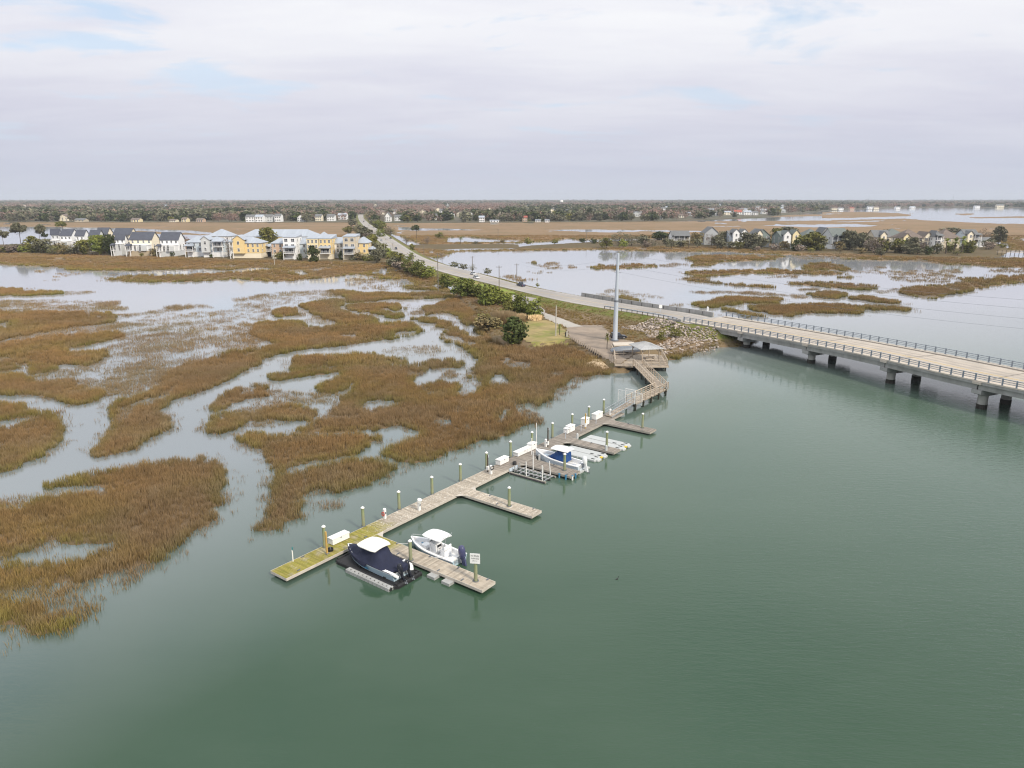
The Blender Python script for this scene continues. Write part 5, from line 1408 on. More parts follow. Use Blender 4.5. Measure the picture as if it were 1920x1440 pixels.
# ================================================================ boats
def section_hull(L, B, free, bowrise, draft, n=15):
    """rows of hull half sections from stern (x=0) to bow (x=L)"""
    rows = []
    for i in range(n):
        t = i / (n - 1)
        b_ = B / 2 * (1 - max(0, (t - .45) / .55) ** 2.4) * (0.93 + .07 * min(1, t * 3))
        b_ = max(b_, .03)
        s = free + bowrise * t ** 2.2
        k = -draft + (draft + .25 * free) * max(0, (t - .62) / .38) ** 2.2
        ch = k + (free * .33 + draft * .5) * (0.75 + .6 * t)
        rows.append((t * L, b_, s, k, min(ch, s - .12)))
    return rows
def boat(name, label, u, v, z, L, B, free, bowrise, draft, hull_m, heading):
    t_ = thing(name, label, 'boat', D(u, v, z), DA + heading)
    rows = section_hull(L, B, free, bowrise, draft)
    out = [[(x, -b_, s), (x, -b_ * .985, s - .07), (x, -b_ * .86, c), (x, 0, k), (x, b_ * .86, c), (x, b_ * .985, s - .07), (x, b_, s)] for x, b_, s, k, c in rows]
    q = MB(); q.grid(out); q.add(out[0], [tuple(range(7))])
    q.build('hull', hull_m, t_, True)
    q = MB()
    for a, c in zip(rows, rows[1:]):
        for s in (-1, 1): q.beam((a[0], s * a[1], a[2] - .02), (c[0], s * c[1], c[2] - .02), .05, .09)
    q.build('rub_rail', 'white_gel', t_)
    w = .2
    ins = []
    for x, b_, s, k, c in rows:
        bi = max(.01, b_ - w); fl = min(s - .03, free * .35 + max(0, x / L - .66) * 1.0)
        ins.append([(x, -b_, s), (x, -b_ + .05, s + .035), (x, -bi, s + .03), (x, -bi * .95, fl), (x, 0, fl), (x, bi * .95, fl), (x, bi, s + .03), (x, b_ - .05, s + .035), (x, b_, s)])
    q = MB(); q.grid(ins); q.add([p for p in ins[0]], [tuple(range(9))[::-1]])
    q.build('deck_liner', 'white_gel', t_)
    return t_, rows
def ttop(t_, x, z, L, W, m_='white_gel', base=.35, supports=True, fw=.6):
    q = MB(); rows = []
    for i in range(7):
        a = -L / 2 + L * i / 6
        rows.append([(x + a, (W / 2) * s * (1 - .18 * (abs(a) / (L / 2)) ** 4), z + .10 * (1 - (s) ** 2) + .05 * (1 - (a / (L / 2)) ** 2)) for s in (-1, -.85, -.4, 0, .4, .85, 1)])
    q.grid(rows); q.grid([[(p[0], p[1], p[2] - .07) for p in r_][::-1] for r_ in rows])
    e0 = [r_[0] for r_ in rows] + rows[-1][1:] + [r_[-1] for r_ in rows[::-1]][1:] + rows[0][1:-1][::-1]
    q.grid([e0, [(p[0], p[1], p[2] - .07) for p in e0]], close=True)
    o = q.build('t_top', m_, t_, False)
    if supports:
        q = MB()
        for s in (-1, 1):
            for dx in (-.5, .35): q.cyl((x + dx * .8, s * fw * .62, base), (x + dx * 1.2, s * W * .38, z - .02), .03, n=6)
            q.cyl((x - .6, s * W * .38, z - .06), (x + .5, s * W * .38, z - .06), .025, n=6)
        q.build('t_top_frame', 'alu', t_)
    return o
def outboard(t_, x, y, z, m_, s=1.0, tilt=-.0):
    e = bpy.data.objects.new('outboard', None)
    q = MB(); rows = []
    for k, (zz_, l, w, o) in enumerate([(.0, .26, .17, 0), (.12, .40, .24, .0), (.38, .46, .27, .0), (.62, .42, .25, -.02), (.76, .30, .18, -.04), (.80, .10, .06, -.05)]):
        rows.append([(o + l / 2 * math.cos(a * math.tau / 12) * (1.15 if math.cos(a * math.tau / 12) < 0 else 1), w / 2 * 1.5 * math.sin(a * math.tau / 12), zz_) for a in range(12)])
    q.grid(rows, close=True); q.add(rows[-1], [tuple(range(12))])
    ca, sa = math.cos(tilt), math.sin(tilt)
    def place(q):
        q.v = [(x + (a * ca - c * sa) * s, y + b_ * s, z + (a * sa + c * ca) * s) for a, b_, c in q.v]; return q
    o = place(q).build('outboard', m_, t_, True)
    g = MB(); g.prism([(-.16, -.06), (.10, -.06), (.10, .06), (-.16, .06)], -.75, .02); g.box((-.02, 0, -.55), (.5, .22, .03)); g.cyl((-.3, 0, -.72), (.16, 0, -.72), .075, .05, 8); g.prism([(-.12, -.02), (.06, -.02), (.06, .02), (-.12, .02)], -1.0, -.75)
    place(g).build('leg', m_, o)
    p = MB()
    for k in range(3):
        a = k * math.tau / 3
        p.beam((-.33, 0, -.72), (-.35, .18 * math.cos(a), -.72 + .18 * math.sin(a)), .12, .02, up=(1, .3, 0))
    place(p).build('propeller', 'galv_dark', o)
    br = MB(); br.box((.2, 0, -.1), (.22, .3, .35)); place(br).build('bracket', 'galv_dark', o)
    return o
HEAD = math.pi / 2        # bow towards the walkway (+v)

# -- white open boat, second slip
B2, rows2 = boat('centre_console_boat', 'white open motorboat with a white hard top moored beyond the nearest finger pier', 11.58, -9.55, .0, 6.1, 2.15, .58, .28, .28, 'pale_blue_gel', HEAD)
q = MB(); q.prism([(2.5, -.42), (3.35, -.36), (3.35, .36), (2.5, .42)], .28, [1.12, 1.32, 1.32, 1.12]); q.build('console', 'white_gel', B2)
q = MB(); q.add([(3.3, -.4, 1.3), (3.3, .4, 1.3), (3.02, .32, 1.75), (3.02, -.32, 1.75)], [(0, 1, 2, 3)]); q.build('windscreen', 'clear_glass', B2)
MB().box((2.46, 0, 1.02), (.06, .55, .2)).build('instrument_panel', 'black_gloss', B2)
q = MB(); q.tube([(2.36 + .0 * a, .19 * math.cos(a * .524), .95 + .19 * math.sin(a * .524)) for a in range(13)], .02, 5); q.build('wheel', 'black_rubber', B2)
q = MB(); q.box((1.65, 0, .62), (.5, .95, .72)); q.box((1.45, 0, 1.12), (.1, .95, .4)); q.build('leaning_post', 'white_gel', B2)
q = MB(); q.box((4.15, 0, .5), (.65, .7, .35)); q.build('bow_seat', 'white_gel', B2)
MB().box((3.42, 0, .6), (.06, .4, .55)).build('console_door', 'galv', B2)
MB().box((4.6, .0, .62), (.25, .2, .03)).build('anchor_hatch', 'blue_paint', B2)
q = MB(); q.box((.32, .6, .62), (.5, .5, .12)); q.box((.32, -.6, .62), (.5, .5, .12)); q.build('stern_seat', 'cream_gel', B2)
ttop(B2, 2.75, 1.98, 2.3, 1.85, base=.25)
q = MB()
for s in (-.5, -.2, .2, .5): q.cyl((1.62, s, 1.98), (1.35, s, 2.45), .02, n=5)
q.build('rod_holder', 'alu', B2)
outboard(B2, -.38, 0, .66, 'violet_cowl', 1.5, -.22)
q = MB()
for s in (-1, 1): q.tube([(3.6, s * .95, .80), (4.6, s * .80, .98), (5.5, s * .42, 1.06), (5.95, s * .05, 1.1)], .018, 5)
q.build('bow_rail', 'alu', B2)
for (a, c) in (((10.75, -4.2), (10.2, -3.0)), ((10.6, -8.6), (10.2, -7.3))):
    l = tag(MB().tube([D(*a, .75), D((a[0] + c[0]) / 2, (a[1] + c[1]) / 2, .55), D(*c, .55)], .02, 5).build('mooring_line', 'white_plastic'), 'bow mooring line of the white open boat' if a[1] > -5 else 'stern mooring line of the white open boat', 'rope')

# -- covered boat on its drive-on float, nearest slip
def float_dock(name, label, u, v, w, l, z, m_, blocks, edge_m=None):
    """modular float: cubes with their own gaps; w along u, l along v; top at z"""
    t_ = thing(name, label, 'boat lift float', D(u, v), DA)
    return t_
lf = thing('boat_lift', 'black drive-on boat lift with a grey cube edge floating beside the outermost finger pier', 'boat lift', D(4.8, -8.3), DA)
q = MB(); q.prism([(0, .35), (.35, 0), (3.2, .0), (3.35, .2), (3.3, 7.9), (3.05, 8.05), (.35, 8.0), (0, 7.6)], -.2, .22); q.build('lift_deck', 'black_rubber', lf)
q = MB()
for a, c, w_ in (((.12, .5), (.12, 7.6), .22), ((.3, .12), (3.1, .12), .2), ((3.22, .3), (3.22, 7.8), .18), ((.4, 7.9), (3.0, 7.9), .18)):
    q.cyl((*a, .22), (*c, .22), w_ * .6, n=8)
q.build('rim_tube', 'black_rubber', lf)
for k in range(11):
    b_ = MB(); b_.prism([(-.48, -.22), (-.4, -.24), (.02, -.24), (.1, -.2), (.1, .2), (.02, .24), (-.4, .24), (-.48, .22)], -.18, .30); b_.box((-.19, 0, .315), (.34, .36, .03))
    b_.build('float_cube', 'grey_float', lf, False, (-.02, .55 + k * .5, 0))
q = MB(); q.cyl((-.25, .3, .12), (-.25, 5.9, .12), .2, n=8)
for y_ in (2.0, 5.2): q.box((1.65, y_, .3), (2.2, .25, .12))
q.build('bunk', 'dark_gap', lf)
for k in range(5):
    MB().cyl((.5 + k * .6, .45, .25), (.5 + k * .6, .45, .34), .16, .14, 10).build('roller', 'black_rubber', lf)
B1_, rows1 = boat('covered_boat', 'motorboat under a navy cover with a white hard top on the black lift', 6.5, -7.4, .20, 7.0, 2.5, .72, .32, .3, 'pale_blue_gel', HEAD)
def cover_mesh(rows, x0, x1, ridge, seed, overhang=.28, m_='navy_cloth', name='canvas_cover', parent=None, flat=2.0):
    out = []
    for i in range(25):
        x = x0 + (x1 - x0) * i / 24
        b_ = np.interp(x, [r_[0] for r_ in rows], [r_[1] for r_ in rows]) + .05
        s = np.interp(x, [r_[0] for r_ in rows], [r_[2] for r_ in rows])
        rz_ = np.interp(x, [p[0] for p in ridge], [p[1] for p in ridge])
        hw_ = np.interp(x, [p[0] for p in ridge], [p[2] for p in ridge])
        row = []
        for j in range(-8, 9):
            f = j / 8
            if abs(j) == 8: y_, z_ = b_ * (1.02 if f > 0 else -1.02), s - overhang * (.7 + .6 * vnoise(x, f, .9, seed)) * (-.25 if x < 3.1 and parent is not None and name == 'canvas_cover' else 1)
            elif abs(j) == 7: y_, z_ = math.copysign(b_ * 1.02, f), s + .03
            else:
                g_ = abs(j) / 7
                if g_ <= .45: y_ = math.copysign(hw_ * g_ / .45, f) if j else 0; z_ = rz_ - .05 * (g_ / .45) ** 2
                else:
                    k_ = (g_ - .45) / .55
                    y_ = math.copysign(hw_ + (b_ * 1.02 - hw_) * k_, f); z_ = rz_ - .05 + (s + .03 - rz_ + .05) * (k_ ** .85) - .12 * math.sin(k_ * math.pi) * (rz_ - s)
                z_ += .05 * math.sin(x * 5.2 + f * 6 + seed) * (1 - g_ ** 4) * min(1, (rz_ - s)) + .09 * (vnoise(x * 1.0, f * 1.5, .28, seed) - .5) * min(1, rz_ - s + .15)
            row.append((x, y_, z_))
        out.append(row)
    q = MB(); q.grid(out)
    for r_ in (out[0], out[-1]): q.add(r_, [tuple(range(17))])
    return q.build(name, m_, parent, True)
cover_mesh(rows1, .25, 6.95, [(.25, .80, .5), (.9, .86, .5), (1.6, 1.05, .45), (2.35, 1.78, .8), (3.0, 1.95, .85), (4.2, 1.88, .80), (4.8, 1.42, .42), (5.6, 1.22, .25), (6.5, 1.14, .1), (6.95, 1.06, .02)], 3, parent=B1_)
ttop(B1_, 3.5, 2.08, 2.35, 2.25, 'cream_gel', supports=False)
q = MB()
for s in (-1, 1): q.beam((-.05, s * 1.05, .74), (1.0, s * 1.14, .80), .26, .12); q.beam((-.05, s * 1.05, .70), (-.35, s * .8, .45), .3, .12)
q.build('stern_coaming', 'white_gel', B1_)
for s in (-.42, .42): outboard(B1_, -.3, s, .66, 'black_gloss', 1.1, -.30)
cover_mesh([(-.5, .30, .9), (.3, .6, .9)], -.42, .3, [(-.42, 1.25, .3), (-.1, 1.42, .4), (.3, 1.05, .45)], 5, .15, name='engine_cover', parent=B1_)
q = MB(); q.add([(3.0, 1.275, .50), (3.9, 1.27, .56), (3.8, 1.24, .34), (2.9, 1.24, .28)], [(0, 1, 2, 3)]); q.build('hull_stripe', 'blue_paint', B1_)

# -- blue-canvas boat, third finger
B3, rows3 = boat('console_boat', 'white motorboat with a royal blue console canvas moored bow-in along the third finger pier', 37.7, -6.55, .08, 6.9, 2.3, .72, .55, .25, 'blue_grey_gel', HEAD)
cv = MB(); rw = []
for x, w_, h_ in ((2.0, .62, 1.72), (2.4, .72, 1.95), (3.4, .70, 1.95), (3.8, .55, 1.45), (4.4, .42, 1.05), (4.7, .30, .82)):
    rw.append([(x, -w_ * 1.12, .62), (x, -w_ * 1.05, (.62 + h_) / 2), (x, -w_ * .92, h_ - .06), (x, -w_ * .4, h_), (x, w_ * .4, h_), (x, w_ * .92, h_ - .06), (x, w_ * 1.05, (.62 + h_) / 2), (x, w_ * 1.12, .62)])
cv.grid(rw); cv.add(rw[0], [tuple(range(8))]); cv.add(rw[-1], [tuple(range(8))[::-1]])
cv.build('console_canvas', 'royal_cloth', B3)
ttop(B3, 2.9, 2.12, 2.5, 1.9, supports=True, base=1.2, fw=1.0)
MB().box((2.6, 0, 2.27), (.35, .25, .1)).build('radar_box', 'white_gel', B3)
q = MB(); q.box((5.3, 0, .72), (.7, .6, .15)); q.build('bow_cushion', 'blue_grey_gel', B3)
outboard(B3, -.38, 0, .80, 'white_gel', 1.3, -.18)
q = MB(); q.box((.25, .55, .68), (.35, .6, .2)); q.box((.25, -.55, .68), (.35, .6, .2)); q.build('stern_seat', 'white_gel', B3)
q = MB(); q.cyl((.3, .9, .75), (.15, .95, 2.2), .02, n=5); q.build('aerial', 'white_plastic', B3)
q = MB()
for s in (-1, 1): q.tube([(4.4, s * 1.0, 1.02), (5.4, s * .82, 1.26), (6.3, s * .45, 1.42), (6.8, s * .05, 1.48)], .018, 5)
q.build('bow_rail', 'alu', B3)
# its cradle float, half under the hull
cf = thing('boat_cradle_float', 'pale grey float cradling the boat with the blue canvas', 'boat lift', D(36.45, -6.9), DA)
MB().prism([(0, 0), (2.5, 0), (2.5, 6.3), (0, 6.3)], -.15, .16).build('cradle_deck', 'pale_float', cf)
for s in (.5, 2.0): MB().box((s, 3.1, .22), (.25, 5.6, .14)).build('bunk', 'grey_float', cf)
MB().cyl((.05, 5.9, .1), (.05, 5.9, 1.15), .16, .15, 10).build('bumper_post', 'grey_float', cf)
# outer bumpers of the third finger
for k, (u, v) in enumerate([(34.05, -5.6), (34.05, -6.5), (34.4, -7.2), (35.1, -7.2)]):
    o = thing('dock_bumper', ['blue bumper on the side of the third finger pier', 'blue bumper at the outer corner of the third finger pier', 'white-tipped blue bumper on the third finger pier end', 'blue bumper in the middle of the third finger pier end'][k], 'bumper', D(u, v, .3), DA)
    MB().cyl((0, 0, -.32), (0, 0, .22), .11, n=8).build('fender', 'blue_paint' if k != 2 else 'white_plastic', o); MB().box((0, 0, .25), (.2, .2, .06)).build('strap', 'blue_paint', o)

# -- grey drive-on floats either side of the fourth finger
def pwc_float(u, v, l, w, label):
    t_ = thing('drive_on_float', label, 'drive-on float', D(u, v), DA, 'drive-on floats')
    def slab(x0, x1, y0, y1, z=.26):
        q = MB(); k = .12
        q.add([(x_, y_, z_) for z_, g_ in ((-.12, 0), (z - .06, 0), (z, .07)) for x_, y_ in ((x0 + g_ + k, y0 + g_), (x1 - g_ - k, y0 + g_), (x1 - g_, y0 + g_ + k), (x1 - g_, y1 - g_ - k), (x1 - g_ - k, y1 - g_), (x0 + g_ + k, y1 - g_), (x0 + g_, y1 - g_ - k), (x0 + g_, y0 + g_ + k))],
              [tuple(range(16, 24))] + [(a + i, a + (i + 1) % 8, a + 8 + (i + 1) % 8, a + 8 + i) for a in (0, 8) for i in range(8)])
        return q
    m2 = w / 2
    for s in (0, 1):
        x0 = s * m2 + .02
        slab(x0, x0 + m2 - .04, .0, l - .01, .26).build('float_module', 'pale_float', t_)
        for (a, c) in (((.10, .19), (.30, .39)) if s else ((.10, .19),)):
            for dx in ((.2, m2 - .5) if a < .2 else (.2,)): MB().box((x0 + dx + .15, l * (a + c) / 2 - .3, .262), (.26, l * (c - a), .012)).build('roller_well', 'dark_gap', t_)
        slab(x0 + .3, x0 + m2 - .35, -.35, .18, .24).build('entry_lip', 'pale_float', t_)
    MB().box((m2, -.02, .2), (.42, .3, .16)).build('yellow_bumper', 'yellow_paint', t_)
    MB().box((m2, l * .55, .272), (.16, l * .8, .02)).build('keel_groove', 'grey_float', t_)
    return t_
pwc_float(41.0, -6.35, 5.4, 3.1, 'grey drive-on float with dark wells between the blue-canvas boat and the fourth finger pier')
pwc_float(46.5, -6.95, 6.2, 2.9, 'grey drive-on float with dark wells on the far side of the fourth finger pier')
for u, v, lab in [(46.3, -.5, 'pale rounded bollard at the inner end of the fourth finger pier'), (44.5, -6.0, 'slim white post on the near edge of the fourth finger pier')]:
    q = thing('bollard', lab, 'bollard', D(u, v, .5)); MB().cyl((0, 0, 0), (0, 0, .62), .17, .15, 12).build('shaft', 'pale_float', q); MB().cyl((0, 0, .62), (0, 0, .72), .15, .06, 12).build('cap', 'pale_float', q)

# -- empty boat cradle of bars and guide poles
cr = thing('empty_boat_cradle', 'empty boat cradle of weathered bars and white guide poles beside the third finger pier', 'boat cradle', D(31.5, -5.4), DA)
for x_ in (.15, 2.25): MB().box((x_, 2.75, .12), (.16, 5.3, .2)).build('side_rail', 'dock_edge_old', cr)
for k in range(9):
    b_ = MB().box((1.2 + (.25 if k % 2 else -.1), .35 + k * .6, .27), (1.9, .10, .10)); b_.build('cross_bar', 'alu', cr)
for x_ in (.8, 1.6): MB().box((x_, 2.7, .36), (.14, 5.0, .09)).build('bunk', 'grey_float', cr)
for x_ in (.1, 1.2, 2.3): MB().cyl((x_, .2, -.05), (x_, 5.2, -.05), .2, n=8).build('pontoon', 'black_rubber', cr)
for (x_, y_, h_) in ((.2, 2.9, 2.0), (.25, .6, 2.1), (2.3, 3.4, 2.6), (2.3, .9, 1.9)):
    o = MB().cyl((x_, y_, .2), (x_ + RNG.uniform(-.15, .15), y_ + .1, h_), .05, n=8).build('guide_pole', 'white_plastic', cr)
for (x_, y_) in ((.6, 4.9), (1.6, 4.9), (2.2, 1.9)): MB().cyl((x_, y_, .2), (x_, y_, 1.0), .07, n=8).build('stub_post', 'grey_float', cr)
q = MB(); q.box((.9, 5.3, .45), (1.7, .08, .35)); q.build('end_board', 'blue_grey_gel', cr)
# small bird on the water
bd = thing('waterbird', 'small dark waterbird swimming alone on the open green water', 'bird', P(1157, 1086, 0), .6)
bd.scale = (.5, .5, .5)
q = MB(); q.grid([[(x_, r_ * math.cos(a * .785), z_ + r_ * .7 * math.sin(a * .785)) for a in range(8)] for x_, r_, z_ in ((-.36, .02, .12), (-.25, .08, .08), (-.05, .13, .06), (.12, .11, .07), (.2, .05, .13), (.24, .04, .25), (.27, .035, .38), (.33, .05, .46), (.40, .03, .46), (.52, .008, .45))], close=True)
q.build('body', 'black_rubber', bd, True)

# ================================================================ monopole, poles, wires
mp_ = P(1153, 638, 1.45)
mono = thing('transmission_pole', 'tall grey steel transmission pole standing at the edge of the gravel lot', 'transmission pole', mp_)
HT = hz(mp_, 475) - 1.45
q = MB(); q.cyl((0, 0, -.3), (0, 0, HT * .46), .56, .45, 16); q.build('lower_shaft', 'galv', mono, True)
q = MB(); q.cyl((0, 0, HT * .455), (0, 0, HT), .42, .27, 16); q.build('upper_shaft', 'galv', mono, True)
MB().cyl((0, 0, HT * .45), (0, 0, HT * .47), .50, .50, 16).build('collar', 'galv_dark', mono); MB().cyl((0, 0, -.2), (0, 0, .18), .85, .82, 18).build('base_plate', 'galv_dark', mono)
TIPS = []
for k, (z_, s) in enumerate([(HT - .15, 1), (HT - 1.1, -1), (HT - 1.1, 1), (HT - 2.6, -1), (HT - 2.6, 1), (HT - 4.1, 1), (HT - 4.1, -1)]):
    q = MB(); q.cyl((0, 0, z_), (s * .75, -.1, z_ + .05), .05, n=6); q.build('insulator', 'galv_dark', mono)
    TIPS.append(mp_ + Vector((s * .75, -.1, z_ + .05)))
def wire(a, b_, sag, label):
    q = MB(); n = 28
    pts = [a.lerp(b_, i / n) - Vector((0, 0, sag * 4 * (i / n) * (1 - i / n))) for i in range(n + 1)]
    for c, d_ in zip(pts, pts[1:]): q.cyl(c - a, d_ - a, .014, n=4, caps=False)
    return tag(q.build('power_line', 'galv_dark', None, False, a), label, 'power line', 'power lines hung from the steel pole')
for k, (t_, dz_) in enumerate(zip((TIPS[0], TIPS[2], TIPS[4], TIPS[5]), (21, 19.5, 18, 16.5))):
    wire(t_, Vector((118, 62, dz_)), 3.2, ['topmost of the power lines running from the steel pole across the bridge', 'second power line from the top running from the steel pole across the bridge', 'third power line down running from the steel pole across the bridge', 'lowest of the power lines running from the steel pole across the bridge'][k])
for k, (t_, dz_) in enumerate(zip((TIPS[1], TIPS[3]), (11.0, 10.2))):
    wire(t_, Vector((3.0, 245, dz_)), 1.5, ['upper power line from the steel pole back along the road', 'lower power line from the steel pole back along the road'][k])
def upole(px, py, ptop, label, z=1.6, m_='pole_wood', arm=True, r=.15, cat='utility pole'):
    p = P(px, py, z); h = hz(p, ptop) - z
    t_ = thing('utility_pole', label, cat, p, RNG.uniform(-.3, .3), 'utility poles along the causeway')
    q = MB(); q.cyl((0, 0, -2.2), (0, 0, h), r, r * .75, 9); q.build('shaft', m_, t_, True)
    if arm:
        MB().box((0, 0, h - .5), (1.8, .1, .12)).build('crossarm', m_, t_)
        for s in (-.8, 0, .8): MB().cyl((s, 0, h - .44), (s, 0, h - .2), .05, n=6).build('insulator', 'galv_dark', t_)
    return t_
for a in [(936,547,498,'tall utility pole on the green verge beside the road junction'), (822,546,474,'tall utility pole standing at the edge of the tidal creek left of the road', .3), (773.5,511,477,'utility pole rising out of the shrubs left of the road'), (737,470,456,'utility pole close to the road edge above the palmettos'), (721.5,471,455,'pale utility pole by the yellow houses beside the road', 1.2, 'pale_pole'),
          (886,500,480,'slim pole on the water side of the road behind the white car'), (969,527,494,'slim pole on the water side of the road behind the dark pickup'), (795,478,457,'slim pole on the water side of the road near the marsh corner'), (934,453,430,'lone thin pole in the far marsh behind the lagoon', .5),
          (977,576,552,'short dark pole among the shrubs by the driveway', 1.7, 'pole_wood', False), (1042,629,573,'bare pale wooden pole beside the lawn and the gravel lot', 1.45, 'pale_pole', False), (515,498,463,'lone pale pole in the marsh in front of the orange and grey house', .3, 'pale_pole', False), (1099.5,456,435,'thin pole between the dark bushes on the far levee', .8), (782,462,449,'slim pole left of the pine on the far side of the road'), (702,443,434,'distant pole by the road beside the yellow tower houses', 1.8), (692,432,422,'most distant pole by the road, where it enters the trees', 1.8)]:
    upole(*a)
mk = thing('channel_marker', 'white marker post standing in the shallows behind the barrier wall', 'marker post', P(1326.5, 583, 0)); MB().cyl((0, 0, -1), (0, 0, 1.1), .28, .26, 10).build('shaft', 'white_plastic', mk); MB().cyl((0, 0, 1.1), (0, 0, 1.3), .26, .08, 10).build('cap', 'white_plastic', mk)
for px, py, lab in [(770,462,'white square sign beside the shrubs right of the far road'), (1238,586,'small pale roadside sign on the ramp before the bridge')]:
    t_ = thing('road_sign', lab, 'sign', P(px, py, 2.0 if px < 800 else 3.1)); MB().cyl((0, 0, -.5), (0, 0, 1.5), .05, n=6).build('post', 'galv', t_); MB().box((0, -.07, 1.6), (.8 if px > 800 else 1.4, .04, .9)).build('board', 'sign_white', t_)
gp = thing('gate_post', 'stout pale post with a dark box where the bulkhead meets the lawn', 'post', P(1063, 631, 1.4)); MB().box((0, 0, .6), (.3, .3, 1.3)).build('shaft', 'pale_pole', gp); MB().box((-.35, 0, .5), (.25, .3, .9)).build('box', 'dark_gap', gp)
lp = thing('white_stake', 'white stake at the edge of the lawn beside the round dark cedar', 'stake', P(984, 622, 1.4)); MB().cyl((0, 0, -.2), (0, 0, 1.3), .07, .06, 8).build('shaft', 'white_plastic', lp); MB().cyl((0, 0, 1.3), (0, 0, 1.42), .07, .01, 8).build('tip', 'white_plastic', lp)
wb_ = P(1168, 650, 1.48)
wk = thing('parked_trailer_cover', 'grey tarpaulin-covered boat beside the railings of the pier', 'covered boat', P(1171, 661, 1.45), .1)
q = MB(); q.grid([[(x_, w_ * math.cos(a * math.pi / 8), .35 + h_ * math.sin(a * math.pi / 8)) for a in range(9)] for x_, w_, h_ in ((-3, .3, .3), (-2.4, .9, .7), (-.5, 1.15, 1.0), (1.2, 1.1, 1.05), (2.6, .95, .75), (3, .8, .3))]); q.build('tarpaulin', 'galv_dark', wk, True)
for s in (-.9, .9): MB().cyl((.3, s - .08, .3), (.3, s + .08, .3), .3, n=12).build('wheel', 'tyre', wk)
MB().box((0, 0, .28), (4.6, 1.2, .1)).build('trailer_frame', 'galv', wk)
cs = thing('concrete_slab', 'pale concrete slab lying on the gravel behind the pavilion', 'slab', P(1168, 646, 1.47), .2); q = MB(); q.prism([(-2.6, -1.6), (2.4, -1.7), (2.8, 1.2), (-1.8, 1.6)], 0, .22); q.build('slab_top', 'pale_curb', cs)

# ================================================================ cars
def car(label, p, head, paint, kind='sedan'):
    L, Wd = (4.7, 1.85) if kind != 'pickup' else (5.6, 2.0)
    t_ = thing('car' if kind != 'pickup' else 'pickup_truck', label, 'car' if kind != 'pickup' else 'pickup truck', p, head, 'cars on the causeway')
    hb_ = {'sedan': .78, 'suv': .98, 'pickup': 1.0}[kind]; ht = {'sedan': 1.42, 'suv': 1.75, 'pickup': 1.85}[kind]
    side = [(-L / 2, .35), (L / 2, .30), (L / 2 + .02, .62), (L / 2 - .25, hb_ - .12), (.95, hb_), (-L / 2 + .1, hb_ + .02), (-L / 2 - .02, .7)]
    q = MB(); n = len(side); W2 = Wd / 2
    vs = [(x_, -W2 * (.94 if z_ > .5 else 1), z_) for x_, z_ in side] + [(x_, W2 * (.94 if z_ > .5 else 1), z_) for x_, z_ in side]
    q.add(vs, [tuple(range(n)), tuple(range(n, 2 * n))[::-1]] + [((i + 1) % n, i, n + i, n + (i + 1) % n) for i in range(n)]); q.build('body', paint, t_)
    x0, x1 = {'sedan': (-1.65, 1.1), 'suv': (-2.2, 1.0), 'pickup': (-.7, 1.3)}[kind]
    q = MB(); cab = [(x0, hb_), (x1, hb_), (x1 - .75, ht - .05), (x0 + (.55 if kind == 'sedan' else .2), ht - .05)]
    vs = [(x_, s * W2 * (.90 if z_ < ht - .1 else .74), z_) for s in (-1, 1) for x_, z_ in cab]
    q.add(vs, [(0, 1, 2, 3), (7, 6, 5, 4), (1, 5, 6, 2), (3, 7, 4, 0), (2, 6, 7, 3)]); q.build('window_glass', 'pane_glass', t_)
    MB().box(((cab[2][0] + cab[3][0]) / 2, 0, ht - .02), (cab[2][0] - cab[3][0] + .1, W2 * 1.5, .07)).build('roof_panel', paint, t_)
    for x_ in (x0 + .9,): 
        for s in (-1, 1): MB().beam((x_, s * W2 * .91, hb_), (x_, s * W2 * .76, ht - .04), .09, .05).build('door_pillar', paint, t_)
    wm = MB().cyl((0, -.11, 0), (0, .11, 0), .34, n=14).mesh('wheel', 'tyre'); rm = MB().cyl((0, -.12, 0), (0, .12, 0), .2, n=10).mesh('rim', 'alu')
    for x_ in (-L * .30, L * .31):
        for s in (-1, 1):
            w_ = obj('wheel', wm, t_, (x_, s * (W2 - .08), .34)); obj('rim', rm, w_)
    for s in (-1, 1):
        MB().box((L / 2 - .06, s * W2 * .72, .62), (.16, .36, .14)).build('headlight', 'sign_white', t_); MB().box((-L / 2 + .02, s * W2 * .74, .72), (.1, .3, .16)).build('tail_light', 'tail_red', t_)
    t_.scale = (.78, .78, .78)
    return t_
def on_lane(px, py):
    p = on_road(px, py, .01)
    i = int(np.argmin(np.hypot(RC[:, 0] - p.x, RC[:, 1] - p.y)))
    return p, tg[i]
for px, py, paint, kind, away, lab in [(977, 536.5, 'car_blue', 'pickup', True, 'dark pickup near the road junction, nearest vehicle to the bridge'), (887, 515, 'car_white', 'sedan', False, 'white car on the water side of the road behind the pickup'), (742.5, 467.5, 'car_dark', 'suv', False, 'dark car halfway along the causeway'), (715, 452, 'car_silver', 'sedan', False, 'silver car in the near lane beside the shrubs, past the yellow houses'),
                                     (725, 449, 'car_white', 'suv', True, 'white car leading a dark one far up the causeway'), (732.5, 447.5, 'car_dark', 'sedan', True, 'dark car just behind a white one far up the causeway'), (682, 416.5, 'car_dark', 'suv', False, 'dark car farthest away where the road enters the trees'), (893, 521.5, 'car_white', 'sedan', False, 'pale car in the near lane alongside the grass verge')]:
    p, d_ = on_lane(px, py)
    a = math.atan2(d_[1], d_[0])      # rows run towards the camera
    car(lab, p, a + (math.pi if away else 0), paint, kind)
car('dark car with pale roof parked behind the steel pole on the lot', P(1159, 634.5, 1.5), .15, 'car_dark', 'suv')

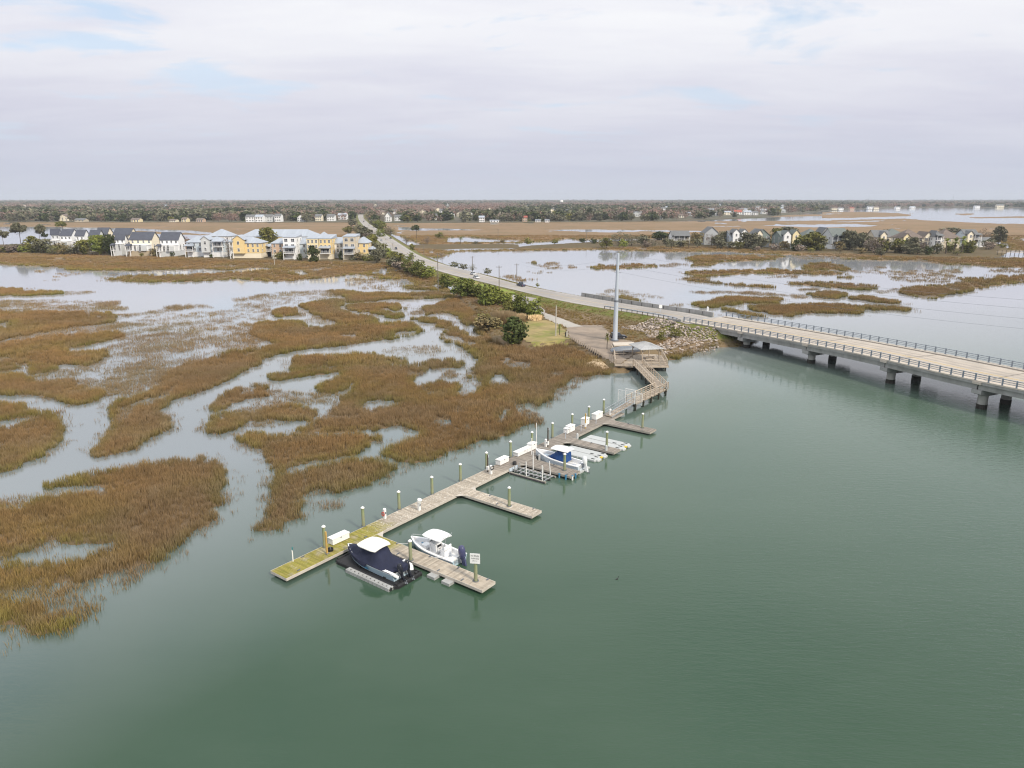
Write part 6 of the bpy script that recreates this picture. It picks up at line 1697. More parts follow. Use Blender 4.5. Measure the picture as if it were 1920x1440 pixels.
# ================================================================ houses
for n_, c_ in [('siding_white', (.80, .81, .82)), ('siding_cream', (.80, .73, .58)), ('siding_grey', (.42, .44, .46)), ('siding_palegrey', (.58, .60, .61)), ('siding_yellow', (.76, .59, .30)), ('siding_paleyellow', (.78, .67, .42)), ('siding_orange', (.56, .40, .29)), ('siding_green', (.20, .245, .235)), ('siding_blue', (.54, .61, .67)), ('siding_beige', (.56, .49, .38)), ('siding_brown', (.24, .19, .15)), ('trim_white', (.82, .82, .82)), ('block_tan', (.46, .38, .27)), ('brick_red', (.30, .13, .08))]:
    mat(n_, c_, .8, .06, .5, stretch=(.3, .3, 3))
mat('shingle_dark', (.075, .083, .108), .85, .2, .8); mat('shingle_grey', (.15, .155, .16), .85, .2, .8); mat('shingle_brown', (.17, .135, .115), .85, .2, .8); mat('tin_roof', (.42, .46, .52), .5, .10, .3, metal=.3, stretch=(2.5, .2, .2)); mat('roof_red', (.34, .09, .06), .7, .1, .6); mat('shingle_green', (.135, .155, .148), .8, .15, .8)
def win_mesh(w, h, trim='trim_white'):
    q = MB(); q.box((0, -.05, 0), (w + .24, .10, h + .24)); q.slot = 1; q.box((0, -.085, 0), (w, .06, h)); q.slot = 0
    q.box((0, -.12, 0), (w, .03, .07)); q.box((0, -.12, 0), (.07, .03, h))
    return q.mesh('window', [trim, 'pane_glass'])
WINM = {k: win_mesh(*k) for k in [(.9, 1.4), (1.0, 1.6), (1.6, 1.5), (2.2, 2.0)]}
def gable_roof(q, x0, x1, y0, y1, ze, zr_, kind, oh=.45, th=.22):
    """roof shell on the eaves rectangle"""
    X0, X1, Y0, Y1 = x0 - oh, x1 + oh, y0 - oh, y1 + oh
    cx_, cy_ = (x0 + x1) / 2, (y0 + y1) / 2
    if kind == 'x': v = [(X0, Y0, ze), (X1, Y0, ze), (X1, Y1, ze), (X0, Y1, ze), (X0, cy_, zr_), (X1, cy_, zr_)]
    elif kind == 'y': v = [(X1, Y0, ze), (X1, Y1, ze), (X0, Y1, ze), (X0, Y0, ze), (cx_, Y0, zr_), (cx_, Y1, zr_)]
    else:
        w, d_ = X1 - X0, Y1 - Y0
        if w >= d_: v = [(X0, Y0, ze), (X1, Y0, ze), (X1, Y1, ze), (X0, Y1, ze), (X0 + d_ * .48, cy_, zr_), (X1 - d_ * .48, cy_, zr_)]
        else: v = [(X1, Y0, ze), (X1, Y1, ze), (X0, Y1, ze), (X0, Y0, ze), (cx_, Y0 + w * .48, zr_), (cx_, Y1 - w * .48, zr_)]
    f = [(0, 1, 5, 4), (2, 3, 4, 5)] + ([(1, 2, 5), (3, 0, 4)] if kind == 'hip' else [])
    u = [(a, b_, c - th) for a, b_, c in v]
    q.add(v, f); q.add(u, [tuple(reversed(x)) for x in f])
    per = [0, 1, 2, 3] if kind == 'hip' else [0, 1, 5, 2, 3, 4]
    k = len(per)
    q.add([v[i] for i in per] + [u[i] for i in per], [(i, k + i, k + (i + 1) % k, (i + 1) % k) for i in range(k)])
def walls(q, x0, x1, y0, y1, z0, ze, zr_, kind):
    q.prism([(x0, y0), (x1, y0), (x1, y1), (x0, y1)], z0, ze)
    cx_, cy_ = (x0 + x1) / 2, (y0 + y1) / 2
    if kind == 'x':
        for x_, s in ((x0 + .001, 1), (x1 - .001, -1)): q.add([(x_, y0, ze), (x_, y1, ze), (x_, cy_, zr_ - .25)], [(0, 1, 2)])
    elif kind == 'y':
        for y_ in (y0 + .001, y1 - .001): q.add([(x0, y_, ze), (x1, y_, ze), (cx_, y_, zr_ - .25)], [(0, 1, 2)])
def house(label, px0, px1, py, eave, ridge, d_, roof='x', rot=0, wall='siding_white', rm='shingle_dark', base=None, cols=3, floors=2, win=(.9, 1.4), wing=None, porch=None, side=1, dormers=0, group=None, z=1.0, name='house', front_gables=None, baseh=2.6, cat='house', trim=True, chimney=False):
    """px0..px1 front width, py its foot, eave / ridge rows; all in photograph pixels, turned into metres here"""
    p = P((px0 + px1) / 2, py, z); k = mpp(p)
    w = (px1 - px0) * k; ze, zr_ = (py - eave) * k * 1.02, (py - ridge) * k * 1.02
    t_ = thing(name, label, cat, p, R(rot), group)
    y0, y1 = 0.0, d_
    if wing: y0 = wing[1]
    b0 = 0.0
    if base:
        MB().prism([(-w / 2 + .06, y0 + .06), (w / 2 - .06, y0 + .06), (w / 2 - .06, y1 - .06), (-w / 2 + .06, y1 - .06)], -.6, baseh).build('ground_floor', base, t_); b0 = baseh
    q = MB(); walls(q, -w / 2, w / 2, y0, y1, b0 if base else -.6, ze, zr_, roof if roof in 'xy' else 'n'); wl_o = q.build('wall', wall, t_)
    q = MB()
    if roof == 'flat': q.prism([(-w / 2 - .2, y0 - .2), (w / 2 + .2, y0 - .2), (w / 2 + .2, y1 + .2), (-w / 2 - .2, y1 + .2)], [ze + .02] * 4, [ze + .35, ze + .35, zr_, zr_])
    else: gable_roof(q, -w / 2, w / 2, y0, y1, ze, zr_, roof)
    ro = q.build('roof', rm, t_)
    if chimney: MB().box((w * .25, (y0 + y1) / 2, zr_ + .2), (.8, .8, 1.8)).build('chimney', 'brick_red', ro)
    fy = y0
    zf = b0
    if wing:
        wz = ze * wing[0]
        q = MB(); q.prism([(-w / 2 + .3, 0), (w / 2 - .3, 0), (w / 2 - .3, y0 - .01), (-w / 2 + .3, y0 - .01)], b0 if base else -.6, wz); q.build('front_wing', wing[2] if len(wing) > 2 else wall, t_)
        if base: MB().prism([(-w / 2 + .36, .06), (w / 2 - .36, .06), (w / 2 - .36, y0 - .05), (-w / 2 + .36, y0 - .05)], -.6, b0 - .004).build('ground_floor', base, t_)
        q = MB(); q.prism([(-w / 2 + .1, -.25), (w / 2 - .1, -.25), (w / 2 - .1, y0 - .02), (-w / 2 + .1, y0 - .02)], wz + .003, wz + .3); q.build('parapet', 'trim_white', t_)
        if wing and len(wing) > 3:      # a projecting bay
            q = MB(); q.prism([(w * .02, -.8), (w * .40, -.8), (w * .40, -.01), (w * .02, -.01)], b0, wz - .4); q.build('bay', wing[3], t_)
        fy = 0.0
    top = (ze * wing[0] if wing else ze)
    wn_ = WINM[win]
    fh = (top - b0) / max(1, floors)
    for f in range(floors):
        for c in range(cols):
            x_ = -w / 2 + w * (c + .5) / cols + RNG.uniform(-.15, .15)
            yy_ = fy
            if wing and len(wing) > 3 and w * .02 - .5 < x_ < w * .40 + .5: 
                if not (w * .02 + .7 < x_ < w * .40 - .7): continue
                yy_ = -.8
            obj('window', wn_, t_, (x_, yy_, b0 + fh * (f + .52)))
    if wing and ze - top > 2.2:
        for c in range(cols): obj('window', WINM[(.9, 1.4)], t_, (-w / 2 + w * (c + .5) / cols, y0, (top + ze) / 2 + .25))
    if side:
        sgn = side
        for f in range(floors):
            for c in range(2):
                o = obj('window', WINM[(.9, 1.4)], t_, (sgn * w / 2, y0 + (y1 - y0) * (c + .5) / 2, b0 + fh * (f + .52)), sgn * math.pi / 2)
    if front_gables:
        for (gx, gw, gz0, gz1, gm) in front_gables:      # fractions of width, metres
            q = MB(); walls(q, gx * w - gw / 2, gx * w + gw / 2, fy - 1.5, fy - .01, b0, gz0, gz1, 'y'); go_ = q.build('gable_front', gm, t_)
            q = MB(); gable_roof(q, gx * w - gw / 2, gx * w + gw / 2, fy - 1.5, fy + d_ * .45, gz0, gz1, 'y', .4, .2); q.build('gable_roof', rm, t_)
            for f in range(floors): obj('window', WINM[(1.0, 1.6)], t_, (gx * w, fy - 1.5, b0 + (gz0 - b0) * (f + .52) / floors))
    if porch:
        x0, x1, zf0, lv, pm_ = porch      # fractions of the width, floor height, levels, post material
        X0, X1 = x0 * w, x1 * w
        for l in range(lv):
            zb = zf0 + l * 3.0
            q = MB(); q.box(((X0 + X1) / 2, fy - 1.3, zb), (X1 - X0, 2.5, .22)); q.build('porch_floor', 'trim_white', t_)
            q = MB(); q.box(((X0 + X1) / 2, fy - 2.5, zb + 1.0), (X1 - X0, .08, .1)); q.box(((X0 + X1) / 2, fy - 2.5, zb + .55), (X1 - X0, .05, .08)); q.build('porch_rail', 'trim_white', t_)
            n = max(2, int((X1 - X0) / 3) + 1)
            for i in range(n): MB().box((X0 + (X1 - X0) * i / (n - 1), fy - 2.45, zb + 1.4), (.2, .2, 2.8)).build('porch_post', pm_, t_)
            MB().box(((X0 + X1) / 2, fy + .02, zb + 1.3), (X1 - X0 - .4, .08, 2.1)).build('porch_glazing', 'pane_glass', t_)
        q = MB(); q.prism([(X0 - .3, fy - 2.9), (X1 + .3, fy - 2.9), (X1 + .3, fy - .02), (X0 - .3, fy - .02)], [zf0 + lv * 3.0 - .2] * 4, [zf0 + lv * 3.0, zf0 + lv * 3.0, zf0 + lv * 3.0 + .9, zf0 + lv * 3.0 + .9]); q.build('porch_roof', rm, t_)
        n = max(2, int((X1 - X0) / 4) + 1)
        if zf0 > 1:
            for i in range(n): MB().box((X0 + (X1 - X0) * i / (n - 1), fy - 2.3, zf0 / 2 - .3), (.3, .3, zf0 + .5)).build('pier_post', pm_, t_)
    return t_
GL_, GY_, GR_ = 'white and grey townhouses left of the causeway', 'yellow and white marsh-front houses', 'houses on the right-hand island'
TW = dict(roof='x', rm='shingle_dark', group=GL_, name='townhouse', base='siding_palegrey')
house('cream-gabled townhouse in the rear row, third roof from the left', 183, 203, 464, 442, 428.5, 9, wall='siding_cream', cols=3, floors=3, z=1.0, **TW)
house('paired dark-roofed townhouse in the rear row beside the first front unit', 216, 247, 466, 441, 429.5, 9, wall='siding_cream', cols=4, floors=3, **TW)
house('leftmost townhouse, narrow and grey beside the pines', 92, 108, 468, 442, 431, 6, wall='siding_palegrey', cols=2, floors=3, wing=(.62, 4, 'siding_grey'), **TW)
house('second townhouse from the left with a bright white front', 109, 130, 470, 443.5, 432, 12, wall='siding_white', cols=3, floors=3, wing=(.62, 4, 'siding_white', 'siding_grey'), **TW)
house('third front townhouse from the left behind the bushes', 138, 154, 471, 444, 433, 10, wall='siding_white', cols=2, floors=3, wing=(.62, 4, 'siding_palegrey'), **TW)
house('grey-gabled townhouse half hidden by the tall dark bush', 163, 181, 472, 446, 433.5, 11, wall='siding_palegrey', cols=3, floors=3, wing=(.60, 4, 'siding_palegrey'), **TW)
house('narrow front townhouse unit with dark screened balconies', 213, 230, 478, 451, 441, 7, wall='siding_white', cols=2, floors=3, wing=(.72, 4, 'siding_palegrey'), porch=(-.46, -.2, 2.6, 1, 'trim_white'), **TW)
house('wide white townhouse with a tall cream gable end and dark screens', 240, 281, 479, 451, 437.5, 13, wall='siding_cream', cols=4, floors=3, wing=(.66, 4, 'siding_white', 'siding_palegrey'), porch=(-.46, -.27, 2.6, 1, 'trim_white'), **dict(TW, base='block_tan'))
house('wide white townhouse nearest the blue porch house, rightmost of the dark roofs', 297, 331, 480, 451.5, 438, 12, wall='siding_white', cols=4, floors=3, wing=(.66, 4, 'siding_white', 'siding_palegrey'), porch=(-.46, -.28, 2.6, 1, 'trim_white'), **TW)
TY = dict(rm='tin_roof', group=GY_)
house('long metal-roofed building behind the yellow houses', 452, 594, 462, 444, 432, 16, roof='hip', wall='siding_paleyellow', cols=12, floors=2, z=1.0, cat='apartment house', **TY)
house('small cream cottage with a metal roof at the end of the long building', 598, 614, 459, 444, 436, 8, roof='hip', wall='siding_cream', cols=2, floors=2, **TY)
house('white house with a broad pale hip roof behind the blue porch house', 391, 432, 463, 443.5, 431.5, 14, roof='hip', wall='siding_white', cols=5, floors=2, **TY)
house('pale blue house with stacked screened porches', 352, 382, 481, 455, 445, 11, roof='hip', wall='siding_blue', cols=3, floors=2, porch=(-.5, -.02, 3.0, 1, 'trim_white'), base='siding_white', **TY)
house('pale blue-white house with a front gable beside the bare tree', 382, 422, 482, 455, 446, 12, roof='hip', wall='siding_blue', cols=5, floors=2, front_gables=[(-.32, 4.5, 9.4, 11.4, 'siding_palegrey')], porch=(.05, .5, 5.6, 1, 'trim_white'), base='siding_white', **TY)
house('big yellow house with a metal hip roof and white ground floor', 436, 490, 484, 456.5, 446.5, 12, roof='hip', wall='siding_yellow', cols=6, floors=2, front_gables=[(-.22, 6.0, 9.8, 12.2, 'siding_yellow')], porch=(-.5, -.40, 3.0, 2, 'trim_white'), base='siding_cream', **TY)
house('low porch link with a pale roof between the yellow and the orange house', 488, 512, 481, 466, 461, 9, roof='hip', wall='siding_palegrey', cols=3, floors=1, base='dark_gap', porch=(-.5, .5, 3.0, 1, 'trim_white'), **TY)
house('orange and grey house behind the lone pale pole', 511, 533, 485, 457, 449, 11, roof='hip', wall='siding_orange', cols=2, floors=2, base='siding_cream', **TY)
house('white three-storey tower house with dark open balconies', 533, 557, 486, 447, 443, 11, roof='flat', wall='siding_white', cols=2, floors=3, win=(1.6, 1.5), porch=(-.42, .42, 3.2, 1, 'trim_white'), base='siding_white', **TY)
house('low pale link house between the white and the yellow tower', 556, 577, 484, 458, 447.5, 11, roof='x', wall='siding_blue', cols=2, floors=2, base='siding_palegrey', **TY)
house('yellow tower house behind the large round dark tree', 577, 599, 486, 449.5, 443, 11, roof='flat', wall='siding_paleyellow', cols=3, floors=3, base='siding_cream', **TY)
house('orange-yellow tower house with two tall open bays', 600, 623, 486, 449.5, 443, 12, roof='flat', wall='siding_yellow', cols=3, floors=3, porch=(-.42, .42, 3.0, 1, 'siding_cream'), base='siding_cream', **TY)
house('white link house with a metal roof right of the orange-yellow tower', 624, 645, 484, 457, 447, 11, roof='x', wall='siding_white', cols=3, floors=2, base='siding_palegrey', **TY)
house('beige tower house with two teal-shaded bays', 645, 668, 487, 446, 442, 12, roof='flat', wall='siding_beige', cols=2, floors=3, win=(1.6, 1.5), porch=(-.42, .42, 3.0, 1, 'siding_cream'), base='siding_beige', **TY)
house('yellow end house with a metal hip roof next to the road trees', 668, 690, 485, 456.5, 446.5, 11, roof='hip', wall='siding_yellow', cols=2, floors=2, base='siding_beige', **TY)
house('little porch annex at the right end of the yellow row', 691, 701, 484, 468, 463, 7, roof='hip', wall='siding_beige', cols=1, floors=1, porch=(-.5, .5, 2.0, 1, 'trim_white'), **TY)
TR = dict(group=GR_, side=-1)
house('low white house with dark open undercroft, leftmost on the island', 1260, 1293, 458, 444, 434, 12, roof='x', wall='siding_white', rm='shingle_grey', cols=5, floors=1, base='dark_gap', porch=(-.45, .45, 2.9, 1, 'trim_white'), **TR)
house('grey shingled house behind bare trees on the island', 1320, 1347, 459, 439, 427, 12, roof='y', wall='siding_grey', rm='shingle_grey', cols=3, floors=2, base='siding_grey', **TR)
house('pale twin-gabled house with dark window bands', 1368, 1400, 462, 443, 434, 12, roof='x', rot=8, wall='siding_blue', rm='shingle_grey', cols=4, floors=2, win=(1.6, 1.5), front_gables=[(-.22, 4.4, 9.0, 11.5, 'siding_white'), (.28, 4.4, 9.0, 11.5, 'siding_white')], base='siding_white', **TR)
house('dark green gabled house between two trees on the island', 1414, 1443, 463, 443, 431, 12, roof='y', rot=8, wall='siding_green', rm='shingle_grey', cols=3, floors=2, win=(1.6, 1.5), front_gables=[(-.28, 3.8, 8.6, 11.2, 'siding_cream')], base='siding_palegrey', **TR)
house('twin-gabled house with one yellow gable', 1462, 1496, 466, 445, 435, 12, roof='x', rot=8, wall='siding_green', rm='shingle_green', cols=4, floors=2, win=(1.6, 1.5), front_gables=[(-.2, 4.6, 8.8, 11.4, 'siding_white'), (.3, 4.6, 9.0, 11.8, 'siding_paleyellow')], base='siding_palegrey', **TR)
house('house with a broad grey-green roof behind the big olive tree', 1506, 1540, 462, 443, 431, 13, roof='hip', wall='siding_palegrey', rm='shingle_green', cols=4, floors=2, base='siding_white', **TR)
house('house with a bright white double gable', 1537, 1556, 462, 442, 428, 12, roof='y', wall='trim_white', rm='shingle_grey', cols=2, floors=2, front_gables=[(.2, 4.0, 8.4, 10.8, 'trim_white')], base='siding_white', **TR)
house('grey-white house with balconies right of the double gable', 1558, 1590, 467, 444, 430, 13, roof='x', rot=6, wall='siding_palegrey', rm='shingle_green', cols=4, floors=2, win=(1.6, 1.5), porch=(-.3, .1, 5.6, 1, 'trim_white'), base='siding_white', **TR)
house('house with a small cream dormer gable amid the trees', 1638, 1668, 462, 445, 433, 12, roof='x', wall='siding_beige', rm='shingle_grey', cols=3, floors=2, front_gables=[(0, 3.6, 7.6, 10.0, 'siding_cream')], **TR)
house('long house with a wide grey roof behind the palms', 1659, 1698, 460, 443, 430.5, 14, roof='hip', wall='siding_palegrey', rm='shingle_green', cols=4, floors=2, **TR)
house('cream house with a broad brown roof and arched gable', 1688, 1729, 468, 447, 432.5, 13, roof='hip', wall='siding_cream', rm='shingle_brown', cols=4, floors=2, win=(1.6, 1.5), front_gables=[(-.32, 3.8, 7.8, 10.2, 'siding_paleyellow')], base='siding_cream', **TR)
house('narrow cream gabled house next to the brown roof', 1730, 1745, 468, 446, 436, 11, roof='y', wall='siding_cream', rm='shingle_brown', cols=2, floors=3, win=(1.6, 1.5), **TR)
house('narrow white house with stacked balconies among the palms', 1749, 1763, 469, 445, 434, 11, roof='hip', wall='siding_white', rm='shingle_grey', cols=2, floors=2, base='siding_white', porch=(-.4, .4, 3.0, 2, 'trim_white'), **TR)
house('house with a sweeping pale brown roof right of the palms', 1760, 1798, 466, 447, 432, 14, roof='hip', wall='siding_beige', rm='shingle_brown', cols=3, floors=2, **TR)
house('white and blue balcony house near the right tip of the island', 1808, 1833, 464, 443, 432, 12, roof='x', wall='siding_blue', rm='shingle_grey', cols=3, floors=2, win=(1.6, 1.5), front_gables=[(-.25, 3.6, 8.6, 10.8, 'siding_cream')], base='siding_white', porch=(0, .5, 5.4, 1, 'trim_white'), **TR)
house('low white outbuilding below the last trees of the island', 1836, 1862, 463, 453, 446, 10, roof='x', wall='siding_white', rm='shingle_grey', cols=3, floors=1, **TR)

FAR = [  # px, foot, width, eave rise, ridge rise (px), wall, roof, label
 (118, 414, 20, 6, 12, 'siding_cream', 'shingle_brown', 'large cream house with a steep brown roof in the left tree line'), (149, 415.5, 18, 3, 6, 'siding_beige', 'shingle_grey', 'low beige house beside the steep brown-roofed one'), (253, 416, 15, 4, 7, 'siding_paleyellow', 'shingle_brown', 'small yellow house alone in the left tree line'), (323, 416, 12, 3, 5, 'siding_cream', 'shingle_brown', 'low cream house at the field edge, left of its yellow neighbour'), (345, 416, 9, 5, 8, 'siding_paleyellow', 'shingle_brown', 'small yellow gabled house at the field edge'), (374, 416, 12, 4, 7, 'siding_orange', 'shingle_brown', 'small orange-brown house at the field edge'),
 (469, 416, 16, 9, 13, 'siding_white', 'shingle_grey', 'leftmost of the far white houses behind the field'), (486, 416, 14, 9, 13, 'siding_white', 'tin_roof', 'far white house, second in its row behind the field'), (503, 415.5, 16, 9, 13, 'siding_palegrey', 'shingle_grey', 'far pale grey house third in its row behind the field'), (521, 415.5, 12, 10, 14, 'siding_white', 'shingle_grey', 'far white house at the right end of its row'), (564, 415, 12, 7, 12, 'siding_white', 'shingle_brown', 'far white house between dark trees, left of the road'), (597, 414, 12, 8, 12, 'siding_cream', 'shingle_grey', 'far cream house near the road trees'), (620, 414, 14, 8, 12, 'siding_white', 'shingle_grey', 'far white house next left of the road'), (642, 412, 16, 8, 12, 'siding_white', 'tin_roof', 'far white house closest to the road end'),
 (727, 415, 11, 8, 16, 'trim_white', 'shingle_grey', 'white gabled house just right of the road end'), (747, 414, 14, 7, 11, 'siding_white', 'shingle_grey', 'white house with a porch right of the gabled one'), (716, 402, 14, 4, 8, 'siding_cream', 'shingle_brown', 'cream roof showing above the trees right of the road'), (739, 401, 9, 4, 8, 'trim_white', 'shingle_grey', 'white gable above the trees, beyond the porch house'), (793, 404, 16, 5, 11, 'siding_cream', 'shingle_brown', 'big cream gabled house above the trees'), (815, 412, 9, 7, 11, 'siding_white', 'shingle_grey', 'small white gabled house half hidden below the cream one'), (813, 396, 10, 3, 7, 'siding_paleyellow', 'shingle_brown', 'pale yellow house high in the trees'), (828, 400, 8, 4, 8, 'siding_white', 'shingle_grey', 'white gable right of the pale yellow house in the trees'), (903, 416, 10, 8, 11, 'trim_white', 'tin_roof', 'bright white boxy house at the marsh edge'), (927, 416.5, 17, 3, 4, 'trim_white', 'tin_roof', 'long low white building at the marsh edge'), (984, 415, 9, 7, 10, 'siding_orange', 'roof_red', 'orange-roofed raised house at the marsh edge'), (1009, 416, 10, 3, 4, 'trim_white', 'tin_roof', 'low white shed right of the orange-roofed house'), (1026, 416, 8, 3, 4, 'siding_white', 'tin_roof', 'second low white shed right of the orange-roofed house'), (1039, 395, 10, 3, 4, 'siding_cream', 'shingle_grey', 'pale flat building up in the far wood'), (1175, 393, 16, 2, 3, 'siding_orange', 'roof_red', 'reddish long roof up in the far wood'),
 (1244, 395, 9, 4, 6, 'trim_white', 'shingle_grey', 'white house alone in the middle of the far wood'), (1238, 411, 8, 4, 6, 'siding_palegrey', 'shingle_grey', 'pale grey house at the shore of the far wood'), (1278, 408, 8, 4, 7, 'siding_cream', 'shingle_brown', 'cream house at the shore of the far wood'), (1332, 398, 9, 4, 6, 'trim_white', 'shingle_grey', 'white house at the left end of the far waterfront'), (1344, 404, 12, 5, 7, 'trim_white', 'shingle_grey', 'white waterfront house left of the red roof, closest to it but one'), (1365, 403, 16, 5, 7, 'siding_cream', 'tin_roof', 'wide cream waterfront house touching the red roof'), (1384, 402, 14, 4, 8, 'siding_white', 'roof_red', 'waterfront house with the bright red roof'), (1402, 403, 14, 5, 8, 'trim_white', 'tin_roof', 'white waterfront house immediately right of the red roof'), (1417, 403, 9, 4, 7, 'siding_white', 'shingle_grey', 'small waterfront house second to the right of the red roof'), (1424, 393, 11, 5, 7, 'trim_white', 'shingle_grey', 'tall white house raised behind the far waterfront'), (1434, 401, 10, 4, 7, 'trim_white', 'shingle_grey', 'white gabled house at the right end of the far waterfront'),
 (1565, 393.5, 9, 3, 4.5, 'siding_cream', 'shingle_brown', 'cream house far right, first of its waterfront'), (1577, 393.5, 9, 3, 4.5, 'trim_white', 'shingle_grey', 'white house far right, second of its waterfront'), (1598, 393, 8, 2.5, 4, 'siding_orange', 'roof_red', 'small reddish house on the far right waterfront'), (1633, 392, 10, 4, 6, 'trim_white', 'shingle_grey', 'tall white house in the middle of the far right waterfront'), (1642, 392, 12, 3, 5, 'siding_cream', 'shingle_brown', 'cream house beside the tall white one on the far right'), (1684, 391.5, 8, 3, 5, 'trim_white', 'shingle_grey', 'white house on its own on the far right shore'), (1712, 390.5, 9, 2, 3.5, 'trim_white', 'tin_roof', 'low white house near the broad inlet far right'), (1833, 389.5, 9, 3, 4.5, 'siding_white', 'shingle_grey', 'pale house under the dark wood at the far right'), (1876, 389, 13, 3.5, 6, 'siding_cream', 'shingle_grey', 'cream house under the dark wood nearest the right border')]
for px, py, w_, e_, r_, wm_, rm_, lab in FAR:
    house(lab, px - w_ / 2, px + w_ / 2, py, py - e_, py - r_, 11, roof=('y' if r_ - e_ > 4.5 else 'x'), wall=wm_, rm=rm_, cols=3 if w_ > 9 else 2, floors=2 if e_ > 3.5 else 1, win=(1.6, 1.5), side=0, group='houses along the far shore', z=1.2)

# white tank and masts on the skyline
wt = thing('water_tower', 'small white water tower rising just above the far wood', 'water tower', (201, 2980, 1)); q = MB(); q.cyl((0, 0, 17), (0, 0, 23), 7, 7, 14); q.cyl((0, 0, 23), (0, 0, 25), 7, 2, 14); q.build('tank', 'trim_white', wt)
for k in range(6): MB().cyl((5 * math.cos(k), 5 * math.sin(k), 0), (5 * math.cos(k), 5 * math.sin(k), 17), .4, n=6).build('leg', 'galv', wt)
for x_, h_, lab in [(3600, 60, 'slender mast left of the other on the far right skyline'), (4450, 74, 'slender mast right of the other on the far right skyline')]:
    t_ = thing('mast', lab, 'mast', (x_, 7400, 0)); MB().cyl((0, 0, 0), (0, 0, h_), 3.2, 1.0, 6).build('tower', 'galv', t_); MB().cyl((0, 0, h_), (0, 0, h_ + 14), .6, .3, 5).build('aerial', 'galv', t_)
# landing stage at the right of the island
fd = thing('far_pier', 'timber pier on posts over the pond right of the island', 'pier', P(1868, 479, 0), 0)
k0 = fd.location.copy(); e0 = P(1990, 480.5, 0) - k0
q = MB(); q.beam((0, 0, 2.0), (e0.x, e0.y, 2.0), 1.8, .25); q.build('deck', 'old_wood', fd)
q = MB(); q.beam((0, -.8, 3.1), (e0.x, e0.y - .8, 3.1), .12, .12); q.build('handrail', 'rail_wood', fd)
n = 16
for i in range(n):
    p = e0 * (i / (n - 1)); MB().cyl((p.x, p.y - .8, -1), (p.x, p.y - .8, 3.1), .16, n=6).build('post', 'dark_wood', fd)

# smaller houses deeper in the wood, a few pixels each
fh = MB(); walls(fh, -5, 5, 0, 9, -1, 5.5, 8.5, 'y'); fh.slot = 1; gable_roof(fh, -5, 5, 0, 9, 5.5, 8.5, 'y'); fh.slot = 0
fw = MB(); walls(fw, -8, 8, 0, 9, -1, 4.5, 7.0, 'x'); fw.slot = 1; gable_roof(fw, -8, 8, 0, 9, 4.5, 7.0, 'x')
for q_ in (fh, fw):
    q_.slot = 2
    for x_ in (-3, 0, 3): q_.box((x_, -.06, 2.6), (1.2, .1, 1.5))
FH = [q_.mesh('house', [w_, r_, 'pane_glass']) for q_ in (fh, fw) for w_, r_ in (('trim_white', 'shingle_grey'), ('siding_cream', 'shingle_brown'), ('siding_palegrey', 'tin_roof'))]
DEEP = []
for i in range(44):
    if i < 10: px, py = RNG.uniform(10, 640), RNG.uniform(383, 408)
    elif i < 32: px, py = RNG.uniform(700, 1320), RNG.uniform(384, 408)
    else: px, py = RNG.uniform(1330, 1480), RNG.uniform(386, 402)
    DEEP.append((px, py, 7 if py > 395 else 5))
    p = P(px, py, .9)
    tag(obj('house', RNG.choice(FH), None, p, RNG.uniform(-.5, .5)), 'small pale house deep in the far wood ' + ('left of the road' if i < 10 else 'right of the road' if i < 32 else 'behind the far waterfront'), 'house', 'small houses deep in the far wood ' + ('left of the road' if i < 10 else 'right of the road' if i < 32 else 'behind the far waterfront'))

# ================================================================ trees and shrubs
def leaf_mat(name, a, b_, scale=.35, orv=.25):
    m, t, b, L = node_mat(name)
    oc = t.nodes.new('ShaderNodeTexCoord').outputs['Object']
    c = nmix(t, nmap(t, nnoise(t, oc, scale, 3), .38, .62), a, b_)
    oi = t.nodes.new('ShaderNodeObjectInfo').outputs['Random']
    v_ = t.nodes.new('ShaderNodeVectorMath'); v_.operation = 'SCALE'
    mm = t.nodes.new('ShaderNodeMath'); mm.operation = 'MULTIPLY'
    L(nmap(t, oi, 0, 1, 1 - orv, 1 + orv), mm.inputs[0]); L(nmap(t, natt(t, 'rnd'), 0, 1, .82, 1.18), mm.inputs[1])
    L(c, v_.inputs[0]); L(mm.outputs[0], v_.inputs['Scale']); L(v_.outputs[0], b.inputs['Base Color'])
    b.inputs['Roughness'].default_value = .75; b.inputs['Specular IOR Level'].default_value = .25
    return name
leaf_mat('leaf_dark', (0.041, 0.058, 0.017), (0.073, 0.085, 0.022)); leaf_mat('leaf_olive', (0.129, 0.133, 0.033), (0.205, 0.182, 0.045)); leaf_mat('leaf_myrtle', (0.117, 0.148, 0.032), (0.258, 0.258, 0.049))
leaf_mat('leaf_hedge', (0.084, 0.108, 0.024), (0.203, 0.203, 0.041)); leaf_mat('leaf_bare', (0.201, 0.162, 0.129), (0.273, 0.214, 0.175)); leaf_mat('leaf_mauve', (.225, .140, .112), (.285, .185, .150)); leaf_mat('leaf_pine', (0.052, 0.068, 0.029), (0.089, 0.094, 0.041)); leaf_mat('leaf_palm', (0.151, 0.191, 0.040), (0.302, 0.293, 0.081)); leaf_mat('leaf_grey', (0.125, 0.125, 0.077), (0.172, 0.160, 0.101)); leaf_mat('reed_tan', (.52, .39, .22), (.60, .46, .28)); leaf_mat('leaf_brown', (0.202, 0.147, 0.078), (0.155, 0.155, 0.054))
